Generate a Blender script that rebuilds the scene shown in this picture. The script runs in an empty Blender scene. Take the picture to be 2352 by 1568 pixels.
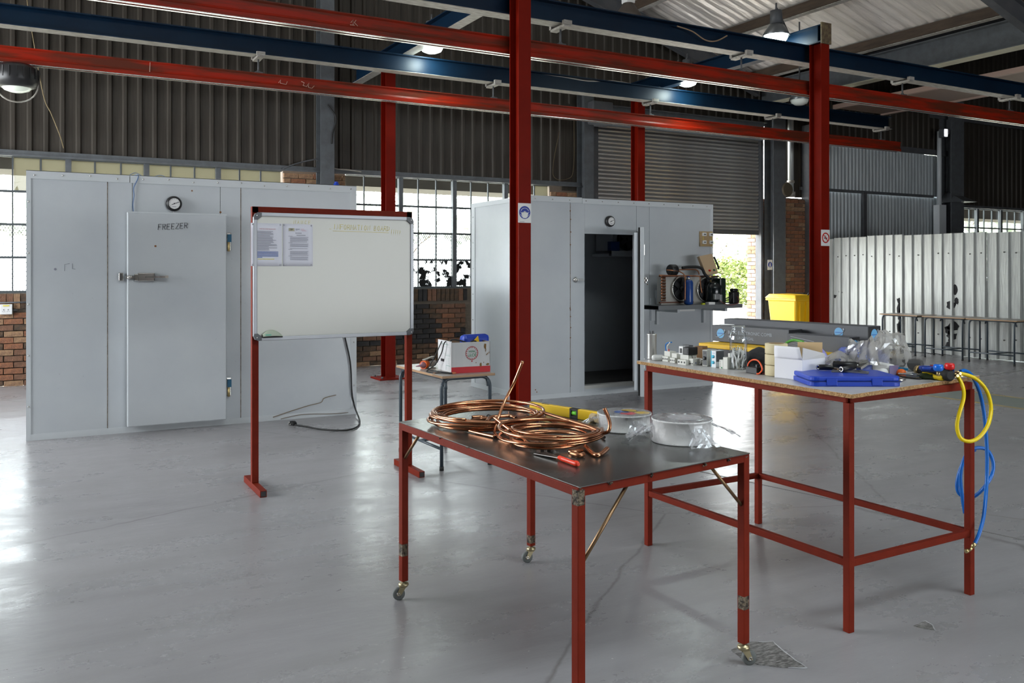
import bpy, bmesh, math, random
from mathutils import Matrix, Vector, noise
R = math.radians
rnd = random.Random(7)
scene = bpy.context.scene
COL = scene.collection

# ------------------------------------------------------------------ camera
FPX = 2000.0                       # focal length in pixels of the 2352 wide frame
CAM_H = 1.5
AZ = R(61.06)                      # heading: world X runs along the gantry rails, Y runs across to the window wall
cam_d = bpy.data.cameras.new('camera')
cam_d.sensor_width = 36.0
cam_d.lens = 36.0 * FPX / 2352
cam_d.shift_y = -(784 - 620) / 2352
cam_d.clip_start = 0.05
cam_d.clip_end = 300
cam = bpy.data.objects.new('camera', cam_d)
cam.location = (0, 0, CAM_H)
cam.rotation_euler = (R(90), 0, AZ - R(90))
COL.objects.link(cam)
scene.camera = cam
CF = (math.cos(AZ), math.sin(AZ)); CR = (math.sin(AZ), -math.cos(AZ))
def ray(x, y):
    a = (x - 1176) / FPX; b = (620 - y) / FPX
    return (CF[0] + a * CR[0], CF[1] + a * CR[1], b)
def PZ(x, y, z=0.0):               # point of the photograph lying on the level z
    d = ray(x, y); t = (z - CAM_H) / d[2]
    return Vector((d[0] * t, d[1] * t, z))
def PY(x, y, Y):                   # ... on the plane Y
    d = ray(x, y); t = Y / d[1]
    return Vector((d[0] * t, Y, CAM_H + d[2] * t))
def PX(x, y, X):
    d = ray(x, y); t = X / d[0]
    return Vector((X, d[1] * t, CAM_H + d[2] * t))
def PD(x, y, D):                   # ... at depth D
    d = ray(x, y)
    return Vector((d[0] * D, d[1] * D, CAM_H + d[2] * D))

# ------------------------------------------------------------------ sky, daylight, exposure
world = bpy.data.worlds.new('overcast_sky'); scene.world = world
world.use_nodes = True
bg = world.node_tree.nodes['Background']
bg.inputs[0].default_value = (0.93, 0.97, 1.0, 1)
bg.inputs[1].default_value = 17.0
scene.view_settings.view_transform = 'Standard'
scene.view_settings.look = 'None'
scene.view_settings.exposure = 0.0
scene.view_settings.gamma = 1.0
scene.view_settings.use_curve_mapping = False
cy = scene.cycles
cy.use_denoising = True
cy.max_bounces = 6; cy.diffuse_bounces = 4; cy.glossy_bounces = 3; cy.transmission_bounces = 5; cy.transparent_max_bounces = 10
cy.caustics_reflective = False; cy.caustics_refractive = False
cy.sample_clamp_indirect = 6.0

def portal(cx, cyy, cz, sx, sz, face):   # daylight openings: light portals guide the sky sampling, they give no light of their own
    l = bpy.data.lights.new('daylight_portal', 'AREA'); l.shape = 'RECTANGLE'; l.size = sx; l.size_y = sz
    l.cycles.is_portal = True
    o = bpy.data.objects.new('daylight_portal', l); o.location = (cx, cyy, cz)
    o.rotation_euler = {'-y': (R(-90), 0, 0), '+y': (R(90), 0, 0), '+x': (R(90), 0, R(-90)), '-z': (0, 0, 0)}[face]
    COL.objects.link(o)
portal(0.4, 13.35, 2.1, 7.0, 1.9, '-y')
portal(6.1, 13.35, 2.1, 3.8, 1.9, '-y')
portal(10.88, 13.35, 1.1, 4.1, 2.3, '-y')
portal(8.0, -7.2, 1.45, 8.0, 1.3, '+y')
portal(3.85, -2.75, 8.6, 8.0, 2.5, '-z')
portal(22.2, 13.35, 2.1, 5.6, 1.8, '-y')
portal(-6.3, 9.2, 2.9, 7.6, 3.4, '+x')

# ------------------------------------------------------------------ materials
MATS = {}
def mat(name, col, rough=0.5, metal=0.0, var=None, bump=None, spec=0.5, alpha=1.0, trans=0.0, emit=None, coat=0.0, stretch=None, ior=1.45):
    """var = (scale, second colour, contrast 0..1)   bump = (scale, strength)   stretch = scale per axis of the noise"""
    if name in MATS: return MATS[name]
    m = bpy.data.materials.new(name); m.use_nodes = True
    nt = m.node_tree; N = nt.nodes; L = nt.links
    p = N['Principled BSDF']
    def c4(c): return (c[0], c[1], c[2], 1)
    p.inputs['Base Color'].default_value = c4(col)
    p.inputs['Roughness'].default_value = rough
    p.inputs['Metallic'].default_value = metal
    p.inputs['Specular IOR Level'].default_value = spec
    p.inputs['Alpha'].default_value = alpha
    p.inputs['Transmission Weight'].default_value = trans
    p.inputs['IOR'].default_value = ior
    p.inputs['Coat Weight'].default_value = coat
    if emit:
        p.inputs['Emission Color'].default_value = c4(emit[0]); p.inputs['Emission Strength'].default_value = emit[1]
    if var or bump:
        tc = N.new('ShaderNodeTexCoord'); mp = N.new('ShaderNodeMapping')
        L.new(tc.outputs['Object'], mp.inputs['Vector'])
        if stretch: mp.inputs['Scale'].default_value = stretch
    if var:
        nz = N.new('ShaderNodeTexNoise'); nz.inputs['Scale'].default_value = var[0]; nz.inputs['Detail'].default_value = 5
        nz.inputs['Roughness'].default_value = 0.6
        L.new(mp.outputs[0], nz.inputs['Vector'])
        rp = N.new('ShaderNodeValToRGB'); w = .22 - .14 * var[2]
        rp.color_ramp.elements[0].position = 0.5 - w; rp.color_ramp.elements[1].position = 0.5 + w
        rp.color_ramp.elements[0].color = c4(col); rp.color_ramp.elements[1].color = c4(var[1])
        L.new(nz.outputs['Fac'], rp.inputs[0]); L.new(rp.outputs[0], p.inputs['Base Color'])
    if bump:
        nb = N.new('ShaderNodeTexNoise'); nb.inputs['Scale'].default_value = bump[0]; nb.inputs['Detail'].default_value = 4
        L.new(mp.outputs[0], nb.inputs['Vector'])
        b = N.new('ShaderNodeBump'); b.inputs['Strength'].default_value = bump[1]; b.inputs['Distance'].default_value = 0.02
        L.new(nb.outputs['Fac'], b.inputs['Height']); L.new(b.outputs[0], p.inputs['Normal'])
    MATS[name] = m
    return m
def thin(name, col, mixf, rough=0.05, gloss=(0.9, 0.95, 1), dirt=None):
    """thin clear sheet (pane, film, jar wall): straight-through light mixed with a glossy skin, and dirt where the sheet is dirty"""
    m = bpy.data.materials.new(name); m.use_nodes = True; nt = m.node_tree; N = nt.nodes; L = nt.links
    N.remove(N['Principled BSDF']); out = N['Material Output']
    t = N.new('ShaderNodeBsdfTransparent'); t.inputs[0].default_value = (*col, 1)
    g = N.new('ShaderNodeBsdfGlossy'); g.inputs['Roughness'].default_value = rough; g.inputs['Color'].default_value = (*gloss, 1)
    fr = N.new('ShaderNodeLayerWeight'); fr.inputs['Blend'].default_value = mixf
    mx = N.new('ShaderNodeMixShader'); L.new(fr.outputs['Facing'], mx.inputs[0]); L.new(t.outputs[0], mx.inputs[1]); L.new(g.outputs[0], mx.inputs[2])
    last = mx
    if dirt:
        d = N.new('ShaderNodeBsdfTranslucent'); d.inputs[0].default_value = (*dirt[0], 1)
        d2 = N.new('ShaderNodeBsdfDiffuse'); d2.inputs[0].default_value = (*dirt[0], 1)
        md = N.new('ShaderNodeMixShader'); md.inputs[0].default_value = 0.5; L.new(d.outputs[0], md.inputs[1]); L.new(d2.outputs[0], md.inputs[2])
        tc = N.new('ShaderNodeTexCoord'); nz = N.new('ShaderNodeTexNoise'); nz.inputs['Scale'].default_value = dirt[1]; nz.inputs['Detail'].default_value = 6
        L.new(tc.outputs['Object'], nz.inputs['Vector'])
        rp = N.new('ShaderNodeValToRGB'); rp.color_ramp.elements[0].position = dirt[2]; rp.color_ramp.elements[1].position = dirt[2] + 0.06
        v = dirt[3]; rp.color_ramp.elements[1].color = (v, v, v, 1); L.new(nz.outputs['Fac'], rp.inputs[0])
        m2 = N.new('ShaderNodeMixShader'); L.new(rp.outputs[0], m2.inputs[0]); L.new(last.outputs[0], m2.inputs[1]); L.new(md.outputs[0], m2.inputs[2]); last = m2
    L.new(last.outputs[0], out.inputs['Surface'])
    MATS[name] = m
    return m

# ------------------------------------------------------------------ mesh builder (world coordinates in, child coordinates out)
WM = {}
def world_of(o): return WM.get(o.name, Matrix.Identity(4))
class MB:
    def __init__(s): s.v = []; s.f = []; s.sm = []; s.mi = []; s.M = Matrix.Identity(4); s.cur = 0
    def at(s, loc=(0, 0, 0), rz=0, rx=0, ry=0):
        s.M = Matrix.Translation(loc) @ Matrix.Rotation(rz, 4, 'Z') @ Matrix.Rotation(ry, 4, 'Y') @ Matrix.Rotation(rx, 4, 'X'); return s
    def add(s, vs, fs, smooth=False):
        k = len(s.v)
        s.v += [s.M @ Vector(v) for v in vs]
        for f in fs: s.f.append(tuple(i + k for i in f)); s.sm.append(smooth); s.mi.append(s.cur)
        return s
    def box(s, x0, x1, y0, y1, z0, z1):
        vs = [(x, y, z) for z in (z0, z1) for x, y in ((x0, y0), (x1, y0), (x1, y1), (x0, y1))]
        return s.add(vs, [(3, 2, 1, 0), (4, 5, 6, 7), (0, 1, 5, 4), (1, 2, 6, 5), (2, 3, 7, 6), (3, 0, 4, 7)])
    def bar(s, p0, p1, w, h, up=(0, 0, 1)):
        p0 = Vector(p0); p1 = Vector(p1); d = (p1 - p0).normalized(); u = Vector(up)
        if abs(d.dot(u)) > .98: u = Vector((0, 1, 0))
        a = d.cross(u).normalized(); b = a.cross(d).normalized()
        vs = []
        for p in (p0, p1):
            for i, j in ((-1, -1), (1, -1), (1, 1), (-1, 1)): vs.append(p + a * i * w / 2 + b * j * h / 2)
        return s.add(vs, [(3, 2, 1, 0), (4, 5, 6, 7), (0, 1, 5, 4), (1, 2, 6, 5), (2, 3, 7, 6), (3, 0, 4, 7)])
    def prism(s, pts, z0, z1):            # polygon in xy, extruded along z
        n = len(pts); vs = [(p[0], p[1], z0) for p in pts] + [(p[0], p[1], z1) for p in pts]
        return s.add(vs, [tuple(range(n - 1, -1, -1)), tuple(range(n, 2 * n))] + [(i, (i + 1) % n, n + (i + 1) % n, n + i) for i in range(n)])
    def sweep(s, prof, p0, p1, smooth=False):   # profile in (side, up), closed, along p0->p1
        p0 = Vector(p0); p1 = Vector(p1); d = (p1 - p0).normalized(); u = Vector((0, 0, 1))
        if abs(d.z) > .98: u = Vector((0, 1, 0))
        a = d.cross(u).normalized(); b = a.cross(d).normalized(); n = len(prof)
        vs = [p + a * q[0] + b * q[1] for p in (p0, p1) for q in prof]
        s.add(vs, [(i, (i + 1) % n, n + (i + 1) % n, n + i) for i in range(n)], smooth)
        k = len(s.v) - 2 * n
        s.f.append(tuple(range(k + n - 1, k - 1, -1))); s.sm.append(False); s.mi.append(s.cur)
        s.f.append(tuple(range(k + n, k + 2 * n))); s.sm.append(False); s.mi.append(s.cur)
        return s
    def lathe(s, prof, n=20, c=(0, 0, 0), axis='z', cap=True, a0=0.0):   # prof = [(r, h)...]
        vs = []; fs = []
        for r, h in prof:
            for i in range(n):
                t = 2 * math.pi * i / n + a0; x, y = r * math.cos(t), r * math.sin(t)
                q = {'z': (x, y, h), 'y': (x, h, y), 'x': (h, x, y)}[axis]
                vs.append((c[0] + q[0], c[1] + q[1], c[2] + q[2]))
        for j in range(len(prof) - 1):
            for i in range(n): fs.append((j * n + i, j * n + (i + 1) % n, (j + 1) * n + (i + 1) % n, (j + 1) * n + i))
        s.add(vs, fs, True)
        if cap:
            k = len(s.v) - len(vs)
            for j in (0, len(prof) - 1):
                if prof[j][0] > 1e-4: s.f.append(tuple(k + j * n + i for i in range(n))); s.sm.append(False); s.mi.append(s.cur)
        return s
    def cyl(s, p0, p1, r, n=12, r1=None): return s.tube([p0, p1], r, n, r1=r1)
    def tube(s, pts, r, n=8, closed=False, r1=None, rads=None):
        pts = [Vector(p) for p in pts]; m = len(pts); vs = []; fs = []; prev = None
        for i, p in enumerate(pts):
            a = pts[(i - 1) % m] if (closed or i > 0) else p; b = pts[(i + 1) % m] if (closed or i < m - 1) else p
            d = (b - a).normalized() if (b - a).length > 1e-9 else Vector((0, 0, 1))
            if prev is None:
                u = Vector((0, 0, 1)) if abs(d.z) < .9 else Vector((1, 0, 0)); u = (u - d * u.dot(d)).normalized()
            else: u = (prev - d * prev.dot(d)).normalized()
            prev = u; w = d.cross(u)
            rr = rads[i] if rads else (r if r1 is None else r + (r1 - r) * i / max(1, m - 1))
            for k in range(n):
                t = 2 * math.pi * k / n; vs.append(p + u * rr * math.cos(t) + w * rr * math.sin(t))
        for i in range(m if closed else m - 1):
            j = (i + 1) % m
            for k in range(n): fs.append((i * n + k, i * n + (k + 1) % n, j * n + (k + 1) % n, j * n + k))
        s.add(vs, fs, True)
        if not closed:
            k0 = len(s.v) - len(vs)
            s.f.append(tuple(k0 + k for k in range(n - 1, -1, -1))); s.sm.append(False); s.mi.append(s.cur)
            s.f.append(tuple(k0 + (m - 1) * n + k for k in range(n))); s.sm.append(False); s.mi.append(s.cur)
        return s
    def ball(s, c, rx, ry=None, rz=None, n=14, m=8):
        ry = ry or rx; rz = rz or rx; vs = [(c[0], c[1], c[2] - rz)]; fs = []
        for j in range(1, m):
            a = -math.pi / 2 + math.pi * j / m
            for i in range(n): t = 2 * math.pi * i / n; vs.append((c[0] + rx * math.cos(a) * math.cos(t), c[1] + ry * math.cos(a) * math.sin(t), c[2] + rz * math.sin(a)))
        vs.append((c[0], c[1], c[2] + rz)); T = len(vs) - 1
        for i in range(n): fs.append((0, 1 + (i + 1) % n, 1 + i)); fs.append((T, 1 + (m - 2) * n + i, 1 + (m - 2) * n + (i + 1) % n))
        for j in range(m - 2):
            for i in range(n): fs.append((1 + j * n + i, 1 + j * n + (i + 1) % n, 1 + (j + 1) * n + (i + 1) % n, 1 + (j + 1) * n + i))
        return s.add(vs, fs, True)
    def grid(s, fn, nu, nv, smooth=True):
        vs = [fn(i / nu, j / nv) for j in range(nv + 1) for i in range(nu + 1)]
        return s.add(vs, [(j * (nu + 1) + i, j * (nu + 1) + i + 1, (j + 1) * (nu + 1) + i + 1, (j + 1) * (nu + 1) + i) for j in range(nv) for i in range(nu)], smooth)
    def hbeam(s, p0, p1, w, d, tw=0.008, tf=0.011, rot=False):     # H section, flanges at +-d/2
        w2, d2 = w / 2, d / 2
        pr = [(-w2, -d2), (w2, -d2), (w2, -d2 + tf), (tw / 2, -d2 + tf), (tw / 2, d2 - tf), (w2, d2 - tf), (w2, d2), (-w2, d2), (-w2, d2 - tf), (-tw / 2, d2 - tf), (-tw / 2, -d2 + tf), (-w2, -d2 + tf)]
        return s.sweep(pr, p0, p1)
    def build(s, name, m, parent=None, label=None, bevel=0, recalc=True, solid=0, kind=None):
        me = bpy.data.meshes.new(name)
        inv = world_of(parent).inverted() if parent else None
        if parent is None:
            xs = [v.x for v in s.v]; ys = [v.y for v in s.v]; zs = [v.z for v in s.v]
            org = Vector(((min(xs) + max(xs)) / 2, (min(ys) + max(ys)) / 2, min(zs)))
            inv = Matrix.Translation(-org)
        me.from_pydata([inv @ v for v in s.v], [], s.f)
        me.polygons.foreach_set('use_smooth', s.sm); me.polygons.foreach_set('material_index', s.mi)
        for mm in (m if isinstance(m, (list, tuple)) else [m]): me.materials.append(mm)
        if recalc:
            b = bmesh.new(); b.from_mesh(me); bmesh.ops.recalc_face_normals(b, faces=b.faces); b.to_mesh(me); b.free()
        me.update()
        o = bpy.data.objects.new(name, me); COL.objects.link(o)
        if parent: o.parent = parent; WM[o.name] = world_of(parent)
        else: o.location = org; WM[o.name] = Matrix.Translation(org)
        if bevel:
            md = o.modifiers.new('edge', 'BEVEL'); md.width = bevel; md.segments = 2; md.limit_method = 'ANGLE'; md.angle_limit = R(50)
        if solid:
            md = o.modifiers.new('thick', 'SOLIDIFY'); md.thickness = solid
        if label: o['label'] = label
        if kind: o['kind'] = kind
        return o
def thing(name, label, cat, loc=(0, 0, 0), rz=0, group=None):
    o = bpy.data.objects.new(name, None); COL.objects.link(o); o.empty_display_size = .1
    o.location = loc; o.rotation_euler = (0, 0, rz); o['label'] = label; o['category'] = cat
    if group: o['group'] = group
    WM[o.name] = Matrix.Translation(loc) @ Matrix.Rotation(rz, 4, 'Z')
    return o
def tag(o, label, cat, group=None, kind=None):
    o['label'] = label; o['category'] = cat
    if group: o['group'] = group
    if kind: o['kind'] = kind
    return o
def struct(o, label=None):
    o['kind'] = 'structure'
    if label: o['label'] = label
    return o
def sroot(name, loc=(0, 0, 0), label=None):
    o = bpy.data.objects.new(name, None); COL.objects.link(o); o.location = loc; o['kind'] = 'structure'
    if label: o['label'] = label
    WM[o.name] = Matrix.Translation(loc)
    return o
def inst(src, parent, loc=(0, 0, 0), rz=0, name=None):   # copy of one part at a place given in its parent's space
    o = src.copy(); o.name = name or src.name.split('.')[0]; COL.objects.link(o); o.parent = parent; o.location = loc; o.rotation_euler = (0, 0, rz)
    return o
def copy_thing(src, loc, rz=0, label=None):
    r = src.copy(); COL.objects.link(r); r.location = loc; r.rotation_euler = (0, 0, rz)
    WM[r.name] = Matrix.Translation(loc) @ Matrix.Rotation(rz, 4, 'Z')
    if label: r['label'] = label
    def rec(a, b):
        for ch in list(a.children):
            c = ch.copy(); COL.objects.link(c); c.parent = b; rec(ch, c)
    rec(src, r)
    return r
def text_part(txt, size, M, m, parent, name='lettering', align='CENTER', depth=0.0006, xs=1.0):
    cu = bpy.data.curves.new(name, 'FONT'); cu.body = txt; cu.size = size; cu.extrude = depth; cu.align_x = align; cu.align_y = 'CENTER'; cu.resolution_u = 2
    t = bpy.data.objects.new(name, cu); COL.objects.link(t)
    me = bpy.data.meshes.new_from_object(t.evaluated_get(bpy.context.evaluated_depsgraph_get()))
    bpy.data.objects.remove(t); bpy.data.curves.remove(cu)
    inv = world_of(parent).inverted() if parent else Matrix.Identity(4)
    me.transform(inv @ M @ Matrix.Diagonal((xs, 1, 1, 1))); me.materials.clear(); me.materials.append(m)
    for p in me.polygons: p.use_smooth = False; p.material_index = 0
    o = bpy.data.objects.new(name, me); COL.objects.link(o); o.parent = parent
    return o
FACE_Y = Matrix.Rotation(R(90), 4, 'X')                    # text read by someone looking along +Y
def arc(cx, cy, r, a0, a1, n, z=0): return [(cx + r * math.cos(a0 + (a1 - a0) * i / n), cy + r * math.sin(a0 + (a1 - a0) * i / n), z) for i in range(n + 1)]
def smooth_path(pts, k=6):
    pts = [Vector(p) for p in pts]; out = []
    for i in range(len(pts) - 1):
        p0 = pts[max(0, i - 1)]; p1 = pts[i]; p2 = pts[i + 1]; p3 = pts[min(len(pts) - 1, i + 2)]
        for j in range(k):
            t = j / k
            out.append(.5 * ((2 * p1) + (-p0 + p2) * t + (2 * p0 - 5 * p1 + 4 * p2 - p3) * t * t + (-p0 + 3 * p1 - 3 * p2 + p3) * t ** 3))
    out.append(pts[-1]); return out

# colours (linear)
red_oxide = mat('red_oxide_paint', (0.165, 0.016, 0.0055), .55, var=(14, (0.135, 0.013, 0.0045), .3), bump=(60, .05), spec=.12)
red_rail = mat('bright_red_rail_paint', (0.30, 0.014, 0.003), .42, var=(2.6, (0.10, 0.020, 0.009), .75), stretch=(.5, 3, 5), spec=.2)
red_col = mat('red_column_paint', (0.18, 0.007, 0.0015), .5, var=(5, (0.15, 0.006, 0.0012), .3), spec=.12)
blue_beam = mat('blue_beam_paint', (0.0025, 0.016, 0.038), .4, var=(2.5, (0.002, 0.011, 0.028), .4), spec=.25)
pale_metal = mat('pale_worn_lit_metal', (0.42, 0.40, 0.37), .5, .2, var=(30, (.25, .23, .2), .5), stretch=(.3, 1, 1))
bright_steel = mat('bright_steel', (.62, .61, .58), .25, .9)
dark_steel = mat('dark_grey_steel', (0.06, 0.065, 0.072), .5, var=(6, (.09, .09, .095), .3))
grey_steel = mat('grey_steel_paint', (0.11, 0.12, 0.13), .45, var=(8, (.08, .085, .09), .3))
clad_dark = mat('dark_grimy_cladding', (0.028, 0.023, 0.017), .5, .15, var=(3.2, (0.048, 0.040, 0.031), .5), stretch=(9, 9, .35), bump=(14, .12))
clad_green = clad_dark
galv = mat('galvanised_sheet', (.50, .52, .51), .42, .35, var=(4, (.36, .39, .40), .5), stretch=(6, 6, .5), bump=(10, .08))
silver = mat('silver_corrugated_sheet', (.55, .60, .62), .35, .25, var=(5, (.42, .46, .48), .5), stretch=(6, 6, .4))
foil = mat('roof_foil', (.80, .74, .68), .34, .35, var=(2.5, (.66, .61, .56), .5), bump=(5, 1.0), stretch=(.35, 2.6, 1))
timber = mat('dark_timber_purlin', (.075, .05, .032), .7, var=(18, (.045, .03, .02), .5), stretch=(1, .15, 1))
mortar = mat('old_mortar', (.17, .14, .11), .95, bump=(40, .4))
brick_m = [mat('orange_brick', (.30, .13, .065), .9, var=(18, (.19, .085, .05), .6), bump=(60, .4)),
           mat('tan_brick', (.36, .22, .12), .9, var=(18, (.22, .13, .08), .6), bump=(60, .4)),
           mat('brown_brick', (.13, .07, .045), .9, var=(18, (.2, .10, .06), .6), bump=(60, .4)),
           mat('black_painted_brick', (.016, .017, .02), .75, var=(9, (.035, .03, .028), .5), bump=(60, .3)),
           mat('sooty_brick', (.045, .034, .026), .85, var=(12, (.12, .07, .04), .6), bump=(60, .4))]
brick_m.append(mat('overexposed_pink_brick', (.46, .30, .23), .9, var=(18, (.36, .22, .16), .5), bump=(60, .3)))  # paleness of the strongly lit jamb bricks is put into their colour
white_panel = mat('white_cold_room_panel', (.53, .56, .58), .27, var=(1.6, (.48, .51, .54), .3), bump=(2.0, .05))
white_trim = mat('white_angle_trim', (.56, .59, .61), .36)
seam = mat('rusty_seam_sealant', (.13, .09, .06), .9, var=(30, (.3, .25, .2), .6))
rust = mat('rust_stain', (.22, .10, .04), .9)
chrome = mat('worn_chrome', (.55, .54, .52), .22, .95)
black_p = mat('black_plastic', (.012, .012, .013), .4)
black_r = mat('black_rubber', (.015, .015, .015), .7)
white_p = mat('white_plastic', (.75, .75, .74), .4)
paper = mat('white_paper', (.74, .74, .82), .8)
ink = mat('black_ink', (.03, .03, .04), .8); ink_grey = mat('grey_print', (.22, .22, .27), .8); ink_red = mat('red_print', (.6, .04, .05), .8)
ink_blue = mat('blue_print', (.05, .12, .4), .8); ink_yel = mat('yellow_marker', (.72, .60, .08), .7); ink_green = mat('green_print', (.02, .25, .10), .7)
yellow = mat('yellow_paint', (.85, .55, .01), .35)
blue_pl = mat('royal_blue_plastic', (.012, .05, .42), .38)
copper = mat('copper_tube', (.73, .36, .20), .22, 1.0, var=(12, (.55, .24, .13), .4))
copper_d = mat('tarnished_copper', (.30, .14, .08), .35, .9, var=(20, (.45, .2, .1), .5))
# =================================================================== floor
def floor_material():
    m = bpy.data.materials.new('painted_concrete_floor'); m.use_nodes = True; nt = m.node_tree; N = nt.nodes; L = nt.links; p = N['Principled BSDF']
    tc = N.new('ShaderNodeTexCoord')
    def noise_n(sc, det, scale=(1, 1, 1), rough=.55, rot=0):
        mp = N.new('ShaderNodeMapping'); mp.inputs['Scale'].default_value = scale; mp.inputs['Rotation'].default_value = (0, 0, rot); L.new(tc.outputs['Object'], mp.inputs[0])
        n = N.new('ShaderNodeTexNoise'); n.inputs['Scale'].default_value = sc; n.inputs['Detail'].default_value = det; n.inputs['Roughness'].default_value = rough; L.new(mp.outputs[0], n.inputs['Vector']); return n
    def ramp(src, a, b, ca, cb):
        r = N.new('ShaderNodeValToRGB'); r.color_ramp.elements[0].position = a; r.color_ramp.elements[1].position = b
        r.color_ramp.elements[0].color = (*ca, 1); r.color_ramp.elements[1].color = (*cb, 1); L.new(src.outputs[0], r.inputs[0]); return r
    def mix(f, a, b, mode='MIX'):
        x = N.new('ShaderNodeMix'); x.data_type = 'RGBA'; x.blend_type = mode
        if isinstance(f, float): x.inputs[0].default_value = f
        else: L.new(f.outputs[0], x.inputs[0])
        for k, s in ((6, a), (7, b)):
            if isinstance(s, tuple): x.inputs[k].default_value = (*s, 1)
            else: L.new(s.outputs[2] if s.bl_idname == 'ShaderNodeMix' else s.outputs[0], x.inputs[k])
        return x
    big = ramp(noise_n(.55, 6), .35, .65, (.258, .252, .262), (.298, .292, .302))
    streak = ramp(noise_n(2.2, 6, (.5, 3.5, 1), .65, .35), .40, .72, (1, 1, 1), (.86, .86, .85))
    c1 = mix(1.0, big, streak, 'MULTIPLY')
    dirt = ramp(noise_n(1.7, 4, rough=.5), .55, .80, (0, 0, 0), (.09, .09, .09))
    c2 = mix(dirt, c1, (.14, .13, .115))
    speck = ramp(noise_n(38, 2), .76, .79, (0, 0, 0), (.7, .7, .7))
    c3 = mix(speck, c2, (.09, .07, .06))
    fleck = ramp(noise_n(55, 1), .785, .80, (0, 0, 0), (.8, .8, .8))
    c4 = mix(fleck, c3, (.5, .5, .5))
    # hairline crack
    vo = N.new('ShaderNodeTexVoronoi'); vo.feature = 'DISTANCE_TO_EDGE'; vo.inputs['Scale'].default_value = .32
    wn = noise_n(3.0, 5); ad = N.new('ShaderNodeMix'); ad.data_type = 'RGBA'; ad.inputs[0].default_value = .10
    L.new(tc.outputs['Object'], ad.inputs[6]); L.new(wn.outputs['Color'], ad.inputs[7]); L.new(ad.outputs[2], vo.inputs['Vector'])
    crk = ramp(vo, .0012, .0030, (.55, .55, .55), (0, 0, 0))
    c5 = mix(crk, c4, (.08, .07, .065))
    L.new(c5.outputs[2], p.inputs['Base Color'])
    rr = ramp(noise_n(1.3, 7, (1, 1.6, 1), .7), .3, .7, (.20, .20, .20), (.42, .42, .42)); L.new(rr.outputs[0], p.inputs['Roughness'])
    p.inputs['Specular IOR Level'].default_value = .55
    nb = noise_n(7, 6, (1, 2.2, 1), .6, .3); b = N.new('ShaderNodeBump'); b.inputs['Strength'].default_value = .10; b.inputs['Distance'].default_value = .02
    L.new(nb.outputs['Fac'], b.inputs['Height']); L.new(b.outputs[0], p.inputs['Normal'])
    return m
fl = MB().box(-7, 26, -9, 13.0, -.12, 0).build('floor', floor_material()); struct(fl, 'grey painted concrete floor with scuffs')
# sawn joints across the slab
jm = mat('joint_filler', (.13, .125, .12), .9)
joints = MB()
for a, b in (((1.7, 6.2), (12.8, 4.15)),): pass
p0 = PZ(1500, 1060); p1 = PZ(2352, 1240)
joints.bar((p0.x, p0.y, .0008), (p1.x, p1.y, .0008), .011, .0016)
p0 = PZ(2225, 868); p1 = PZ(2352, 850)
joints.bar((p0.x, p0.y, .0008), (p1.x, p1.y, .0008), .012, .0016)
joints.build('joint', jm, fl)
# worn paint patches where bare concrete shows
chip_m = mat('bare_rough_concrete', (.10, .095, .09), .95, var=(30, (.26, .25, .24), .8), bump=(34, 1.0), stretch=(1, 3, 1))
lip_m = mat('torn_paint_edge', (.34, .34, .35), .5)
def chip(pts, nm='bare_patch'):
    q = [PZ(*p) for p in pts]; c = sum(q, Vector()) / len(q); mb = MB()
    ring = []
    for i in range(len(q)):
        a, b = q[i], q[(i + 1) % len(q)]
        for k in range(5):
            t = k / 5; v = a.lerp(b, t); w = (v - c) * (1 + .07 * (noise.noise(v * 23)))
            ring.append(c + w)
    mb.prism([(v.x, v.y) for v in ring], .0002, .0018)
    o = mb.build(nm, chip_m, fl)
    seg = ring[len(ring) * 1 // 6: len(ring) * 4 // 6]
    MB().tube([(v.x, v.y, .002) for v in seg], .004, 5, rads=[.002 + .004 * abs(noise.noise(v * 40)) for v in seg]).build('paint_edge', lip_m, fl)
chip([(1680, 1492), (1720, 1474), (1776, 1474), (1800, 1496), (1825, 1515), (1856, 1535), (1800, 1534), (1740, 1526), (1700, 1510)])
chip([(2098, 1437), (2125, 1426), (2142, 1436), (2148, 1448), (2122, 1444)])
# green walkway with yellow edge lines
gw = MB().box(9.45, 10.10, 2, 8.4, .0005, .0015); wk = gw.build('floor_marking', mat('green_floor_paint', (.16, .20, .17), .35, var=(3, (.21, .23, .21), .5)))
tag(wk, 'worn green painted walkway strip edged by yellow lines on the floor', 'floor marking')
ye = mat('yellow_line_paint', (.52, .38, .09), .4, var=(12, (.35, .28, .12), .5))
for x in (9.385, 10.145): MB().box(x - .03, x + .03, 2, 8.4, .001, .002).build('yellow_line', ye, wk)

# =================================================================== corrugated sheets
def ibr(width, pitch, depth, flat_in=.018, rib=.040, t=.0015):
    """closed cross-section of a box-rib sheet: x along the wall, y depth (rib towards the room = -y)"""
    n = round(width / pitch); top = []
    for i in range(n):
        x = i * pitch
        top += [(x, 0), (x + pitch - rib - 2 * flat_in, 0), (x + pitch - rib - flat_in, -depth), (x + pitch - flat_in, -depth)]
    top.append((n * pitch, 0))
    return top + [(x, y + t) for x, y in reversed(top)]
def wavy(width, pitch, depth, t=.0012, k=8):
    n = round(width / pitch) * k; top = [(i * pitch / k, -depth / 2 * (1 - math.cos(2 * math.pi * i / k))) for i in range(n + 1)]
    return top + [(x, y + t) for x, y in reversed(top)]
def vsheet(prof, x, y, z0, z1, rz, name, m, parent):
    mb = MB().at((x, y, 0), rz); mb.prism(prof, z0, z1); return mb.build(name, m, parent, recalc=True)
wb = sroot('wall_back', (0, 13, 0), 'far wall of brick, steel windows and dark cladding')
PITCH = .19; SW = PITCH * 4
prof = ibr(SW, PITCH, .032)
sheets = {}
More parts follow.
